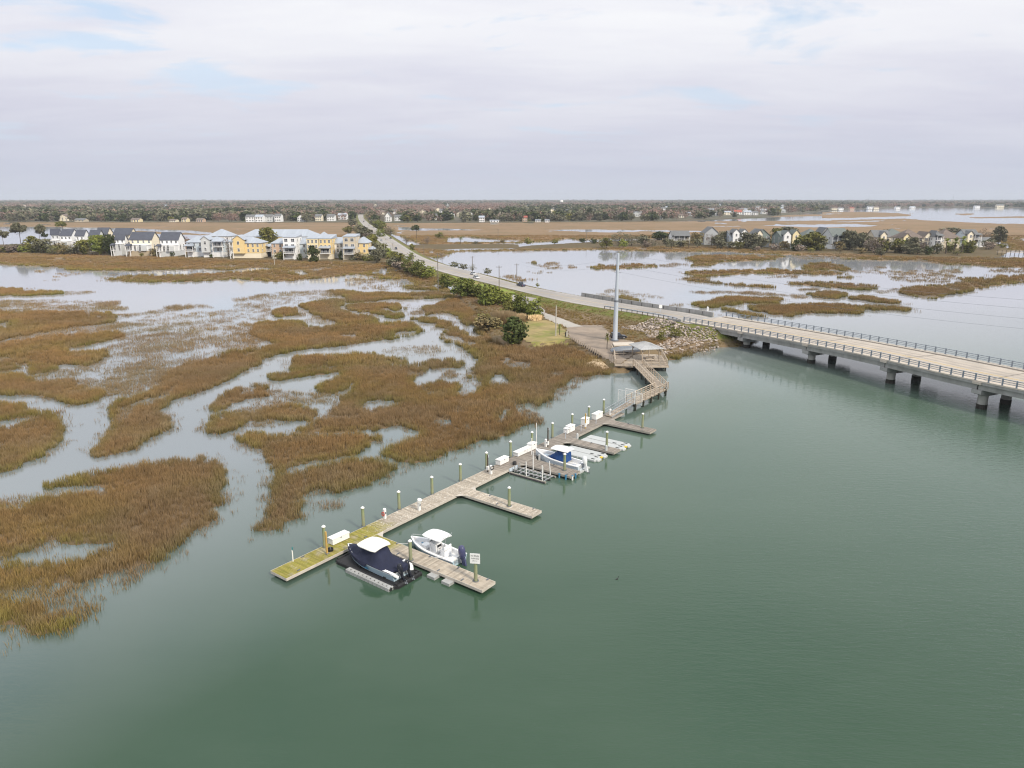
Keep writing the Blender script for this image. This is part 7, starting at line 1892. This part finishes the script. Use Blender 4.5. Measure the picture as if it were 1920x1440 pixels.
def leaf(q, g, p, s, n=None):
    """one leaf spray: a bent quad"""
    a = Vector((g.gauss(0, 1), g.gauss(0, 1), g.gauss(0, 1))).normalized()
    if n is not None: a = (a * .9 + n * .9).normalized()
    u = a.cross(Vector((g.gauss(0, 1), g.gauss(0, 1), g.gauss(0, 1)))).normalized(); v = a.cross(u)
    s *= g.uniform(.6, 1.35)
    q.add([p - u * s - v * s * .5, p + u * s * .2 - v * s * .6, p + u * s + v * s * .4, p - u * s * .3 + v * s * .6], [(0, 1, 2, 3)], g.random())
def limbs(q, g, base, top, r, n, spread, zs, up=.6):
    q.cyl(base, top, r, r * .45, 7, False)
    for _ in range(n):
        t = g.uniform(*zs); p = Vector(base).lerp(Vector(top), t)
        a = g.random() * math.tau; e = p + Vector((math.cos(a) * spread * g.uniform(.5, 1), math.sin(a) * spread * g.uniform(.5, 1), spread * up * g.uniform(.4, 1.1)))
        q.cyl(p, e, r * .38, r * .1, 5, False)
        for _ in range(2):
            f = p.lerp(e, g.uniform(.5, .9)); a2 = a + g.uniform(-1, 1)
            q.cyl(f, f + Vector((math.cos(a2), math.sin(a2), .7)) * spread * .35, r * .14, r * .05, 4, False)
def tree_parts(kind, nl, seed):
    """trunk and crown builders for a plant of unit-ish size (1 high, 1 wide)"""
    g = random.Random(seed); T, K = MB(), MB()
    if kind in ('oak', 'bare', 'pine', 'shrub', 'cedar'):
        spec = {'oak': (.16, .50, .46, .46, 20, .055), 'bare': (.25, .54, .46, .44, 20, .04), 'pine': (.55, .80, .40, .18, 12, .05), 'shrub': (.0, .46, .46, .46, 18, .05), 'cedar': (.0, .45, .45, .48, 16, .055)}[kind]
        limbs(T, g, (0, 0, -.06), (g.uniform(-.04, .04), g.uniform(-.04, .04), .9 if kind == 'pine' else .62), .028 if kind != 'pine' else .018, 7 if kind != 'shrub' else 5, .34, (.35, .95) if kind != 'pine' else (.62, 1.0), .6 if kind != 'pine' else .15)
        cs = []
        for i in range(spec[4]):
            for _ in range(30):
                p = Vector((g.uniform(-1, 1), g.uniform(-1, 1), g.uniform(-1, 1)))
                if .25 < p.length < 1: break
            z = spec[1] + p.z * spec[3]
            k = 1.0
            if kind == 'cedar': k = max(.25, 1.12 - max(0, z - .25) * 1.1)
            if kind in ('shrub', 'cedar'): z = max(z, .08)
            cs.append((Vector((p.x * spec[2] * .78 * k, p.y * spec[2] * .78 * k, z)), g.uniform(.13, .24) * (.85 if kind in ('pine', 'bare') else 1)))
        for i in range(nl):
            c, r = cs[g.randrange(len(cs))] if g.random() < .93 else (Vector((0, 0, spec[1])), spec[3])
            d_ = Vector((g.gauss(0, 1), g.gauss(0, 1), g.gauss(0, 1) + .15)).normalized()
            rr = r * g.uniform(.62, 1.08) ** (1 if kind != 'bare' else .5)
            p = c + Vector((d_.x * rr, d_.y * rr, d_.z * rr * (.8 if kind != 'pine' else .5)))
            if p.z < .0: p.z = abs(p.z) * .5 + .02
            leaf(K, g, p, spec[5] * (math.sqrt(700 / nl) if nl < 700 else 1) * (.55 if kind == 'bare' else 1), d_)
    elif kind == 'palm':
        T.cyl((0, 0, -.05), (.02, 0, .72), .05, .045, 7, False)
        for i in range(26):
            a = g.random() * math.tau; el = g.uniform(-.7, 1.2); L = g.uniform(.30, .42)
            d0 = Vector((math.cos(a) * math.cos(el), math.sin(a) * math.cos(el), math.sin(el)))
            s_ = Vector((-math.sin(a), math.cos(a), 0)); p0 = Vector((.02, 0, .74)); r_ = g.random()
            p1 = p0 + d0 * L * .6; p2 = p0 + d0 * L + Vector((0, 0, -.1))
            for w_ in (-1, 0, 1):
                e = p2 + s_ * w_ * .13 + Vector((0, 0, -.03 * abs(w_)))
                K.add([p1 + s_ * (w_ * .05 - .02), p1 + s_ * (w_ * .05 + .02), e], [(0, 1, 2)], r_)
            K.add([p0 - s_ * .01, p0 + s_ * .01, p1 + s_ * .08, p1 - s_ * .08], [(0, 1, 2, 3)], r_)
    elif kind == 'reed':
        for i in range(nl):
            a, r_ = g.random() * math.tau, .46 * math.sqrt(g.random()); p = Vector((r_ * math.cos(a), r_ * math.sin(a), 0))
            h = g.uniform(.6, 1.05); l = Vector((g.uniform(-.18, .18), g.uniform(-.18, .18), h)); w_ = .018
            K.add([p + Vector((-w_, 0, 0)), p + Vector((w_, 0, 0)), p + l * .7 + Vector((w_ * 1.6, 0, 0)), p + l + Vector((w_, .02, 0)), p + l * .7 - Vector((w_ * 1.6, 0, 0))], [(0, 1, 2, 3, 4)], g.random())
        T.cyl((0, 0, -.05), (0, 0, .3), .02, .01, 5, False)
    return T, K
PROTO = {}
def protos(kind, leafm, nl, nvar, one=False, seed0=0):
    key = (kind, leafm, nl, one)
    if key not in PROTO:
        L = []
        for s in range(nvar):
            T, K = tree_parts(kind, nl, s * 13 + hash_(kind) + seed0)
            if one:
                n0 = len(T.f); T.slot = 1
                T.v += []; o = len(T.v); T.v += K.v; T.f += [tuple(i + o for i in f) for f in K.f]; T.m += [1] * len(K.f); T.r += K.r
                L.append(T.mesh('tree', ['bark', leafm]))
            else: L.append((T.mesh('trunk', 'bark'), K.mesh('crown', leafm)))
        PROTO[key] = L
    return PROTO[key]
def hash_(s): return sum(ord(c) * (i + 3) for i, c in enumerate(s)) % 97
NMAP = {'oak': 'oak_tree', 'bare': 'bare_tree', 'pine': 'pine_tree', 'shrub': 'shrub', 'cedar': 'cedar_tree', 'palm': 'palmetto', 'reed': 'reed_clump'}
def plant(kind, leafm, px, py, h, w, label, z=1.1, nl=None, group=None):
    p = P(px, py, z); k = mpp(p); hm, wm_ = h * k * 1.12, w * k * 1.22
    if group == GS: hm, wm_ = hm * 1.08, wm_ * 1.15; leafm = 'leaf_hedge' if leafm == 'leaf_dark' else leafm
    nl = nl or int(min(2600, max(260, h * w * 1.6)))
    nl = 260 * 2 ** round(math.log2(nl / 260))
    T, K = RNG.choice(protos(kind, leafm, nl, 3))
    t_ = thing(NMAP[kind], label, {'shrub': 'shrub', 'reed': 'reeds', 'palm': 'palmetto'}.get(kind, 'tree'), p, RNG.random() * 6.28, group)
    for nm, me_ in (('trunk', T), ('crown', K)):
        o = obj(nm, me_, t_); o.scale = (wm_, wm_, hm)
    return t_
# groups
GS, GI, GLt, GYt, GRs = 'shrubs along the causeway', 'trees on the right-hand island', 'trees around the townhouses', 'trees around the yellow houses', 'shrubs on the water side of the road'
NEAR = [
 ('shrub','leaf_dark',871,557,29,36,'largest dark shrub at the creek end beside the green verge',1.0,GS), ('shrub','leaf_dark',900,558,23,28,'dark shrub right of the largest one, below the utility pole',1.2,GS), ('shrub','leaf_myrtle',917,572,31,34,'olive-topped shrub in the middle of the hedge below the road',1.2,GS), ('shrub','leaf_dark',912,566,20,22,'small dark shrub tucked behind the olive-topped one',1.2,GS), ('shrub','leaf_myrtle',942,573,25,30,'broad green shrub where the hedge nears the driveway mouth',1.2,GS), ('palm','leaf_palm',1009,595,32,34,'bushy palmetto at the lawn end of the hedge',1.4,GS), ('shrub','leaf_myrtle',1001,596,28,26,'dense shrub wrapped round the bushy palmetto',1.4,GS), ('shrub','leaf_dark',980,592,35,28,'tall dark shrub around the short dark pole',1.4,GS), ('shrub','leaf_olive',957,592,22,30,'yellow-green shrub behind the tan reeds',1.3,GS), ('shrub','leaf_myrtle',966,585,20,26,'green shrub between the driveway mouth and the tall dark shrub',1.5,GS),
 ('shrub','leaf_myrtle',839,537,20,28,'single round bush standing apart beyond the creek mouth',1.0,GS), ('shrub','leaf_brown',914,618,25,38,'brownish shrub on the marsh side of the reeds',1.0,GS), ('shrub','leaf_olive',905,606,15,26,'low olive shrub at the marsh end of the hedge',1.0,GS), ('cedar','leaf_dark',966,642,46,48,'big round dark cedar standing alone at the lawn edge',1.0,None), ('reed','reed_tan',945,608,22,34,'pale tan reeds in front of the hedge',1.2,None), ('reed','reed_tan',1003,600,9,22,'dry tan reeds under the bushy palmetto',1.4,None), ('reed','reed_tan',978,597,9,16,'dry reeds at the foot of the tall dark shrub',1.4,None),
 ('palm','leaf_palm',1049,627,18,12,'small palmetto with a stout trunk beside the pale pole',1.45,None), ('palm','leaf_olive',1138,655,29,13,'slim young palm growing through the pier railings',1.3,None), ('shrub','leaf_olive',1240,640,19,16,'green weed bush left among the riprap stones',1.2,None), ('shrub','leaf_olive',1265,632,16,24,'wider weed bush among the riprap near the drain pipe',1.4,None),
 ('shrub','leaf_myrtle',803,520,18,24,'last shrub of the road hedge before the lone utility pole',.9,GS), ('shrub','leaf_dark',785,516,24,28,'dark shrub second from the creek end of the far hedge',.9,GS), ('shrub','leaf_dark',767,509,20,24,'dark shrub around the foot of the utility pole',.9,GS), ('palm','leaf_olive',753,501,22,24,'spreading olive palmetto in the far hedge',.9,GS), ('shrub','leaf_olive',742,496,20,26,'olive shrub in the far hedge next to the palmettos',.9,GS), ('palm','leaf_palm',731,493,24,20,'taller palmetto at the house end of the hedge',.9,GS), ('shrub','leaf_dark',769,487,12,15,'small dark tree leaning over the near lane',1.6,GS), ('shrub','leaf_grey',715,484,18,26,'grey-green shrub where the hedge meets the last yellow house',.9,GS), ('shrub','leaf_olive',722,466,10,12,'small bush between the pale pole and the road',1.4,GS), ('oak','leaf_grey',704,481,26,24,'grey-green tree behind the porch annex',1.0,GYt), ('oak','leaf_olive',696,462,22,24,'olive tree behind the yellow end house',1.0,GYt), ('oak','leaf_grey',684,450,22,26,'grey tree between the beige tower and the road',1.0,GYt), ('oak','leaf_grey',672,438,16,24,'small grey tree farther up beside the road',1.0,GYt), ('oak','leaf_olive',652,438,13,18,'small olive tree in the field behind the towers',1.0,GYt), ('oak','leaf_grey',660,424,12,22,'grey tree on the left of the road near its far end',1.0,GYt),
 ('pine','leaf_pine',781,448,22,20,'tall pine right of the far road',.9,GRs), ('shrub','leaf_olive',825,447,10,16,'olive tree on the levee beside the pond',.8,GRs), ('palm','leaf_palm',864,456,11,11,'lone palmetto on the levee',.8,GRs), ('bare','leaf_bare',762,457,12,18,'grey bare bush at the start of the levee',.8,GRs), ('bare','leaf_bare',801,457,12,22,'brown bare bush on the levee below the pine',.8,GRs), ('shrub','leaf_olive',774,469,13,12,'bush behind the white square sign',1.2,GRs), ('shrub','leaf_grey',852,501,9,18,'pale bush at the waterside, first of the row by the lagoon',.9,GRs), ('shrub','leaf_grey',869,505,9,17,'pale bush at the waterside, second of the row by the lagoon',.9,GRs), ('bare','leaf_grey',886,509,12,20,'pale feathery bush at the waterside behind the white car',.9,GRs), ('shrub','leaf_grey',914,514,10,14,'pale bush at the waterside, last of the row by the lagoon',.9,GRs), ('shrub','leaf_olive',1008,537,6,7,'tiny green bush on the verge past the pickup',1.9,GRs), ('bare','leaf_bare',829,489,17,12,'thin grey dead tree in the lagoon corner',.2,GRs), ('shrub','leaf_grey',892,457,5,9,'small grey bush in the middle of the levee',.8,GRs), ('shrub','leaf_brown',943,456,7,11,'small brown bush on the levee before the thin pole',.8,GRs), ('shrub','leaf_olive',991,457,10,20,'wide olive bush on the levee',.8,GRs), ('shrub','leaf_olive',1040,457,7,13,'small olive bush at the end of the levee pond',.8,GRs), ('shrub','leaf_dark',1094,455,9,15,'dark bush left of the thin levee pole',.8,GRs), ('shrub','leaf_dark',1112,457,10,15,'dark bush right of the thin levee pole',.8,GRs),
 ('bare','leaf_bare',1136,460,13,22,'grey bare tree at the near end of the island',.9,GI), ('bare','leaf_grey',1160,461,23,36,'wide grey tree at the left end of the island',.9,GI), ('bare','leaf_grey',1184,461,24,36,'second wide grey tree at the left end of the island',.9,GI), ('oak','leaf_grey',1204,460,19,24,'low grey tree before the dark hedge of the island',.9,GI), ('oak','leaf_dark',1240,450,15,34,'dark broad tree behind the left end of the island',.9,GI), ('bare','leaf_bare',1228,460,13,24,'bare bush left of the low white house',.9,GI), ('oak','leaf_grey',1248,459,12,12,'small dark bush right beside the low white house',.9,GI), ('oak','leaf_brown',1306,460,23,22,'brown tree right of the low white house',.9,GI), ('bare','leaf_bare',1334,461,22,26,'bare grey tree in front of the grey shingled house',.9,GI), ('oak','leaf_grey',1356,461,24,20,'dark tree left of the twin-gabled pale house',.9,GI), ('oak','leaf_grey',1403,465,28,32,'big grey-green tree right of the twin-gabled pale house',.9,GI), ('oak','leaf_grey',1416,465,20,20,'smaller grey-green tree beside the dark green house',.9,GI), ('oak','leaf_olive',1452,463,31,24,'olive tree between the dark green and the yellow-gabled house',.9,GI), ('oak','leaf_grey',1478,442,15,36,'broad tree behind the yellow-gabled house',.9,GI), ('cedar','leaf_dark',1492,470,21,18,'very dark rounded evergreen below the yellow-gabled house',.9,GI), ('oak','leaf_olive',1519,469,32,44,'biggest olive tree of the island',.9,GI), ('oak','leaf_olive',1549,464,20,17,'small olive tree under the white double gable',.9,GI), ('oak','leaf_grey',1592,468,34,30,'tall grey-green tree right of the balcony house',.9,GI), ('oak','leaf_grey',1613,470,30,30,'second grey-green tree right of the balcony house',.9,GI), ('bare','leaf_bare',1638,474,29,38,'wide tan bare tree in the middle of the island',.9,GI), ('oak','leaf_grey',1659,472,22,20,'grey tree right of the wide tan one',.9,GI), ('oak','leaf_olive',1679,474,24,20,'green tree left of the cream house',.9,GI), ('palm','leaf_palm',1694,473,22,20,'bushy palm in front of the cream house',.9,GI), ('oak','leaf_grey',1712,476,28,26,'dark tree before the brown roof',.9,GI), ('bare','leaf_bare',1728,474,26,24,'bare tree in front of the narrow cream house',.9,GI), ('shrub','leaf_dark',1738,478,17,16,'dark low bush on the shore below the narrow cream house',.9,GI), ('palm','leaf_palm',1773,476,27,20,'left palm of the three right of the white balconies',.9,GI), ('palm','leaf_palm',1788,476,28,22,'middle palm of the three right of the white balconies',.9,GI), ('palm','leaf_palm',1803,475,30,22,'right palm of the three right of the white balconies',.9,GI), ('oak','leaf_grey',1768,452,16,34,'grey tree behind the three palms',.9,GI), ('bare','leaf_olive',1795,479,10,30,'low yellow-green bush at the shore below the palms',.9,GI), ('oak','leaf_brown',1824,464,20,16,'brown tree left of the island tip',.9,GI), ('bare','leaf_bare',1842,460,27,28,'bare tree above the low white outbuilding',.9,GI), ('oak','leaf_grey',1872,459,31,24,'last tall tree at the right tip of the island',.9,GI), ('shrub','leaf_olive',1878,464,7,16,'low olive bush at the right tip of the island',.9,GI), ('oak','leaf_grey',1784,438,10,40,'low broad tree behind the sweeping brown roof',.9,GI), ('bare','leaf_bare',1320,456,14,16,'small bare tree left of the grey shingled house',.9,GI), ('oak','leaf_grey',1660,446,14,30,'broad grey tree behind the small cream dormer',.9,GI),
 ('pine','leaf_grey',40,464,38,30,'tall flat-topped pine at the left, the bigger of two',.9,GLt), ('pine','leaf_grey',77,462,36,22,'tall slim pine just left of the townhouses',.9,GLt), ('pine','leaf_grey',8,464,28,22,'pine cut by the left border of the picture',.9,GLt), ('pine','leaf_pine',86,458,18,14,'short pine beside the slim tall one',.9,GLt), ('shrub','leaf_olive',15,472,11,34,'low olive scrub at the left border',.9,GLt), ('shrub','leaf_brown',44,471,13,34,'low brown scrub under the big pine',.9,GLt), ('oak','leaf_olive',64,472,26,26,'olive tree between the two tall pines',.9,GLt), ('oak','leaf_grey',82,474,25,30,'grey-green tree left of the first townhouse',.9,GLt), ('shrub','leaf_olive',101,475,13,22,'olive bush under the leftmost townhouse',.9,GLt), ('shrub','leaf_brown',119,475,13,26,'brown bush under the bright white front',.9,GLt), ('shrub','leaf_grey',140,475,12,24,'grey bush between the second and third townhouse',.9,GLt), ('oak','leaf_olive',159,476,26,28,'olive tree in front of the third townhouse',.9,GLt), ('bare','leaf_bare',173,476,20,20,'bare tree left of the tall dark bush',.9,GLt), ('oak','leaf_myrtle',189,476,31,30,'tall green bush covering the grey gable',.9,GLt), ('oak','leaf_dark',208,477,36,24,'tallest dark tree before the narrow front unit',.9,GLt), ('pine','leaf_olive',119,440,21,24,'olive pine crown behind the townhouse roofs',.9,GLt), ('shrub','leaf_olive',265,480,6,9,'tiny olive bush in front of the wide cream-gabled townhouse',.9,GLt), ('oak','leaf_brown',289,480,14,14,'brown shrub at the cream gable corner',.9,GLt), ('shrub','leaf_dark',324,481,9,9,'small dark shrub before the rightmost dark-roofed townhouse',.9,GLt), ('bare','leaf_mauve',346,472,30,26,'reddish bare tree between the townhouses and the blue porch house',.9,GLt), ('shrub','leaf_grey',30,471,12,30,'grey scrub between the left border and the pines',.9,GLt),
 ('bare','leaf_bare',429,481,36,20,'tall bare tree between the blue and the yellow house',.9,GYt), ('shrub','leaf_dark',397,483,7,8,'small dark shrub under the blue-white gable',.9,GYt), ('shrub','leaf_dark',437,484,8,9,'small dark bush at the corner of the big yellow house',.9,GYt), ('oak','leaf_olive',506,463,32,30,'olive tree rising behind the big yellow house',.9,GYt), ('oak','leaf_brown',468,449,9,40,'long brown hedge-like tree behind the big yellow roof',.9,GYt), ('oak','leaf_olive',529,487,15,25,'spreading olive tree before the orange and grey house',.6,GYt), ('cedar','leaf_dark',562,489,13,11,'small dark conifer before the low pale link',.6,GYt), ('cedar','leaf_dark',587,490,27,24,'large round dark tree before the yellow tower',.6,GYt), ('cedar','leaf_dark',639,488,16,9,'left of two slim dark conifers before the white link house',.6,GYt), ('cedar','leaf_dark',648,488,18,9,'right of two slim dark conifers before the beige tower',.6,GYt), ('shrub','leaf_grey',664,489,12,22,'grey shrub at the foot of the beige tower',.6,GYt), ('shrub','leaf_brown',677,489,15,24,'pale flowering shrub before the yellow end house',.6,GYt), ('shrub','leaf_olive',690,490,13,24,'olive shrub under the porch annex',.6,GYt), ('oak','leaf_brown',601,448,7,18,'low brown tree before the small cream cottage',.9,GYt), ('shrub','leaf_brown',454,485,6,7,'small bush before the white ground floor of the big yellow house',.6,GYt), ('oak','leaf_grey',706,492,24,20,'grey tree nearest the marsh right of the yellow row',.9,GYt),
]
for px, py, h, w, lf, lab in [(1275, 462, 12, 26, 'leaf_grey', 'low grey tree in front of the low white house'), (1345, 463, 20, 22, 'leaf_grey', 'grey tree at the right corner of the grey shingled house'), (1384, 466, 13, 20, 'leaf_olive', 'low olive tree in front of the twin-gabled pale house'), (1428, 466, 22, 22, 'leaf_grey', 'grey tree in front of the dark green house'), (1470, 469, 15, 20, 'leaf_brown', 'low brown tree in front of the yellow-gabled house'), (1535, 469, 24, 26, 'leaf_grey', 'grey tree at the right side of the biggest olive tree'), (1572, 470, 17, 22, 'leaf_brown', 'brown tree in front of the balcony house'), (1628, 470, 24, 26, 'leaf_grey', 'grey tree left of the wide tan bare tree'), (1650, 474, 24, 24, 'leaf_olive', 'olive tree right of the wide tan bare tree'), (1700, 476, 20, 22, 'leaf_grey', 'grey tree between the bushy palm and the brown roof'), (1756, 476, 20, 20, 'leaf_grey', 'grey tree under the white balconies'), (1815, 474, 22, 22, 'leaf_olive', 'olive tree at the foot of the white and blue balcony house'), (1853, 466, 18, 22, 'leaf_grey', 'grey tree in front of the low white outbuilding')]:
    NEAR.append(('oak', lf, px, py, h, w, lab, .9, GI))
for k, lf, px, py, h, w, lab, z, g in NEAR:
    plant(k, lf, px, py, h, w, lab, z, group=g, nl=(1600 if k == 'reed' and h > 15 else None))

USED = set()
HOUSES = [(o.location.x / o.location.y, o['label'], o['group']) for o in C.objects if o.get('category') in ('house', 'apartment house') and 'deep in' not in o.get('label', '')]
def beside(what, x, y, groups, reach):
    """a label of its own: the plant told by the house it stands nearest to, where that singles it out"""
    a = x / y
    for k, l, g in sorted((abs(h[0] - a), h[1], h[2]) for h in HOUSES if h[2] in groups):
        if k > reach: break
        ha = [h[0] for h in HOUSES if h[1] == l][0]
        t_ = what + (' left of the ' if a < ha - .004 else ' right of the ' if a > ha + .004 else ' before the ') + l
        if len(t_.split()) <= 16 and t_ not in USED:
            USED.add(t_); return t_
    return None
TONE = {'leaf_grey': 'grey-green', 'leaf_olive': 'olive', 'leaf_bare': 'bare grey', 'leaf_brown': 'brownish', 'leaf_myrtle': 'green', 'leaf_dark': 'dark', 'leaf_mauve': 'reddish', 'leaf_pine': 'tall'}
# --- low scrub that fills the gaps along the house shores and the road hedge
for n_, (x0, x1), (y0, y1), hh_, lab, g in ((26, (1130, 1870), (462, 474), (8, 17), 'low scrub bush on the island shore', 'low scrub on the island shore'), (20, (-10, 215), (470, 476), (8, 16), 'low scrub bush below the townhouses', 'low scrub below the townhouses'), (9, (655, 715), (440, 488), (12, 20), 'bush in the belt beside the road at the yellow houses', 'bushes beside the road at the yellow houses'), (12, (730, 800), (0, 0), (12, 18), 'bush filling the far road hedge', 'bushes filling the far road hedge'), (9, (690, 735), (0, 0), (10, 16), 'bush on the right bank of the far road', 'bushes on the right bank of the far road')):
    for i in range(n_):
        px = x0 + (x1 - x0) * (i + RNG.random()) / n_
        if y1: py = y0 + (y1 - y0) * RNG.random() if n_ != 26 else float(np.interp(px, [1130, 1300, 1500, 1700, 1870], [461, 462, 470, 475, 468])) + RNG.uniform(-1, 4)
        else: py = float(np.interp(px, [730, 800], [497, 521])) + RNG.uniform(-3, 2) if x0 == 730 else float(np.interp(px, [690, 710, 735], [414, 428, 444])) + RNG.uniform(-1, 2)
        h = RNG.uniform(*hh_)
        kd, lf = RNG.choice(['shrub', 'shrub', 'oak', 'bare']), RNG.choice(['leaf_grey', 'leaf_olive', 'leaf_bare', 'leaf_brown', 'leaf_myrtle'])
        q = P(px, py, .9)
        plant(kd, lf, px, py, h, h * RNG.uniform(1.1, 1.8), beside(TONE[lf] + ' low bush', q.x, q.y, {26: (GR_,), 20: (GL_,), 9: (GY_,)}.get(n_, ()) if x0 != 690 else (), .03) or lab, .9, group=g)
# --- the front of the far wood, tree by tree
KINDS = [('oak', 'leaf_dark', 'dark evergreen tree in the far wood edge'), ('oak', 'leaf_grey', 'grey-green live oak in the far wood edge'), ('bare', 'leaf_bare', 'bare grey tree in the far wood edge'), ('bare', 'leaf_mauve', 'reddish bare tree in the far wood edge'), ('oak', 'leaf_olive', 'olive tree in the far wood edge'), ('pine', 'leaf_pine', 'tall pine in the far wood edge')]
FP = {k: protos(k[0], k[1], 260, 3, one=True, seed0=5) for k in KINDS}
def shore_y(px):
    return float(np.interp(px, [-150, 480, 660, 668, 690, 900, 1200, 1330, 1440, 1540, 1640, 1750, 1920, 2100], [416.5, 416.5, 416.5, 414, 417, 417, 415, 411, 406.5, 395.5, 390.5, 388.8, 389.3, 389.5]))
HV = [(px_, P(px_, py_, 0).y, w_ / 2 + 2.5, py_) for px_, py_, w_, *_ in FAR + DEEP]
def hides(px, depth, py):
    """would a tree standing here block the view from the marsh to one of the far houses (their gardens are open)"""
    r = np.zeros(len(px), bool)
    for hx, hd, hw_, hy in HV: r |= (np.abs(px - hx) < hw_) & (depth < hd * 1.01) & (py - hy < 13)
    return r
side_t = ['left of the road', 'right of the road', 'on the far right shore']
for i in range(264):
    if i < 88: px = RNG.uniform(-60, 655)
    elif i < 196: px = RNG.uniform(695, 1340)
    else: px = RNG.uniform(1340, 1960)
    py = shore_y(px) - abs(RNG.gauss(0, .016 if i < 196 else .02)) * (shore_y(px) - 372) * 6 - .4
    if hides(np.array([px]), np.array([P(px, py, 0).y]), np.array([py - .5]))[0]: px += 14 * RNG.choice((-1, 1)); py = shore_y(px) - RNG.uniform(.3, 2)
    if hides(np.array([px]), np.array([P(px, py, 0).y]), np.array([py - .5]))[0]: continue
    p = P(px, py, 1.0)
    wts = [3, 3, 3, 4, .8, .6] if i < 88 else [3, 5, 2.6, 1.2, 1, .8] if i < 196 else [5, 3, 1, 1, 1, 1]
    k = RNG.choices(KINDS, wts)[0]
    h = RNG.uniform(8, 13.5) * (1.25 if k[0] == 'pine' else 1); w = h * RNG.uniform(.9, 1.5) * (.55 if k[0] == 'pine' else 1)
    o = obj(NMAP[k[0]], RNG.choice(FP[k]), None, p, RNG.random() * 6.28); o.scale = (w, w, h)
    zone = 0 if i < 88 else 1 if i < 196 else 2
    tag(o, beside(TONE[k[1]] + (' pine' if k[0] == 'pine' else ' tree'), p.x, p.y, ('houses along the far shore',), .022) or k[2] + ' ' + side_t[zone], 'tree', 'far wood edge ' + side_t[zone])

# --- the wood behind, one mass out to the horizon
n = 22000
dep = np.exp(NR.uniform(math.log(960), math.log(9500), n)); lat = NR.uniform(-.78, .80, n) * dep
pxs = 960 + FPX * lat / (dep * cP); 
front = np.array([P(a, shore_y(a), 0).y for a in np.clip(pxs, -150, 2100)])
rx = np.interp(dep, [900, 1400], [RC[ROADN - 1 - 0][0] * 0 - 200, -300])
keep = (dep > front * 1.02) & ~((dep < 1500) & (np.abs(lat - np.interp(dep, RC[::-1, 1], RC[::-1, 0])) < 14))
pyf = 720 - FPX * np.tan(np.arctan2(dep, 32.0) - math.pi / 2 + PIT)
keep &= ~(hides(pxs, dep, pyf) & (NR.random(n) < .93))
dep, lat = dep[keep], lat[keep]
PALS = [('oak', 'leaf_dark'), ('oak', 'leaf_grey'), ('bare', 'leaf_bare'), ('bare', 'leaf_mauve'), ('oak', 'leaf_pine'), ('oak', 'leaf_olive')]
sel = vnoise(lat, dep * .35, 160, 31) + .35 * (NR.random(len(dep)) - .5)
bands = [(-9, .44), (.44, .56), (.56, .64), (.64, 9)]
groups = [['leaf_mauve', 'leaf_bare', 'leaf_mauve'], ['leaf_grey', 'leaf_bare', 'leaf_mauve'], ['leaf_grey', 'leaf_dark'], ['leaf_pine', 'leaf_dark', 'leaf_grey']]
for (lo, hi), gm in zip(bands, groups):
    k = (sel >= lo) & (sel < hi)
    pts = np.column_stack([lat[k], dep[k]])
    meshes = []
    for j, lm in enumerate(gm):
        T, K = tree_parts('oak' if lm not in ('leaf_bare', 'leaf_mauve') else 'bare', 90, 200 + j)
        K.v = [(x_, y_, z_) for x_, y_, z_ in K.v]
        me_ = K.mesh('tree_clump', lm)
        for v in me_.vertices: v.co = Vector((v.co.x * 17, v.co.y * 17, v.co.z * 12))
        meshes.append(me_)
    s = NR.uniform(.7, 1.2, k.sum()) * np.interp(dep[k], [1000, 2500, 9000], [1, 1.25, 1.9])
    zz_ = np.full(k.sum(), .6)
    o = scatter('far_wood', pts, zz_ - np.interp(dep[k], [1000, 9000], [0, 6]), s, np.zeros(k.sum()), np.zeros(k.sum()), meshes, None)

# ================================================================ haze: the air between here and the horizon
hz_m = bpy.data.materials.new('haze'); hz_m.use_nodes = True
t = hz_m.node_tree
for nd in list(t.nodes):
    if nd.type == 'BSDF_PRINCIPLED': t.nodes.remove(nd)
pv = t.nodes.new('ShaderNodeVolumePrincipled')
pv.inputs['Color'].default_value = (.82, .89, 1.0, 1)
pv.inputs['Density'].default_value = 0.00009
pv.inputs['Anisotropy'].default_value = 0.0
t.links.new(pv.outputs[0], [x for x in t.nodes if x.type == 'OUTPUT_MATERIAL'][0].inputs['Volume'])
MATS['haze'] = hz_m
hb_ = MB(); hb_.box((0, 0, 45), (2 * HAZE_R, 2 * HAZE_R, 102))
tag(hb_.build('haze', 'haze'), kind='stuff')
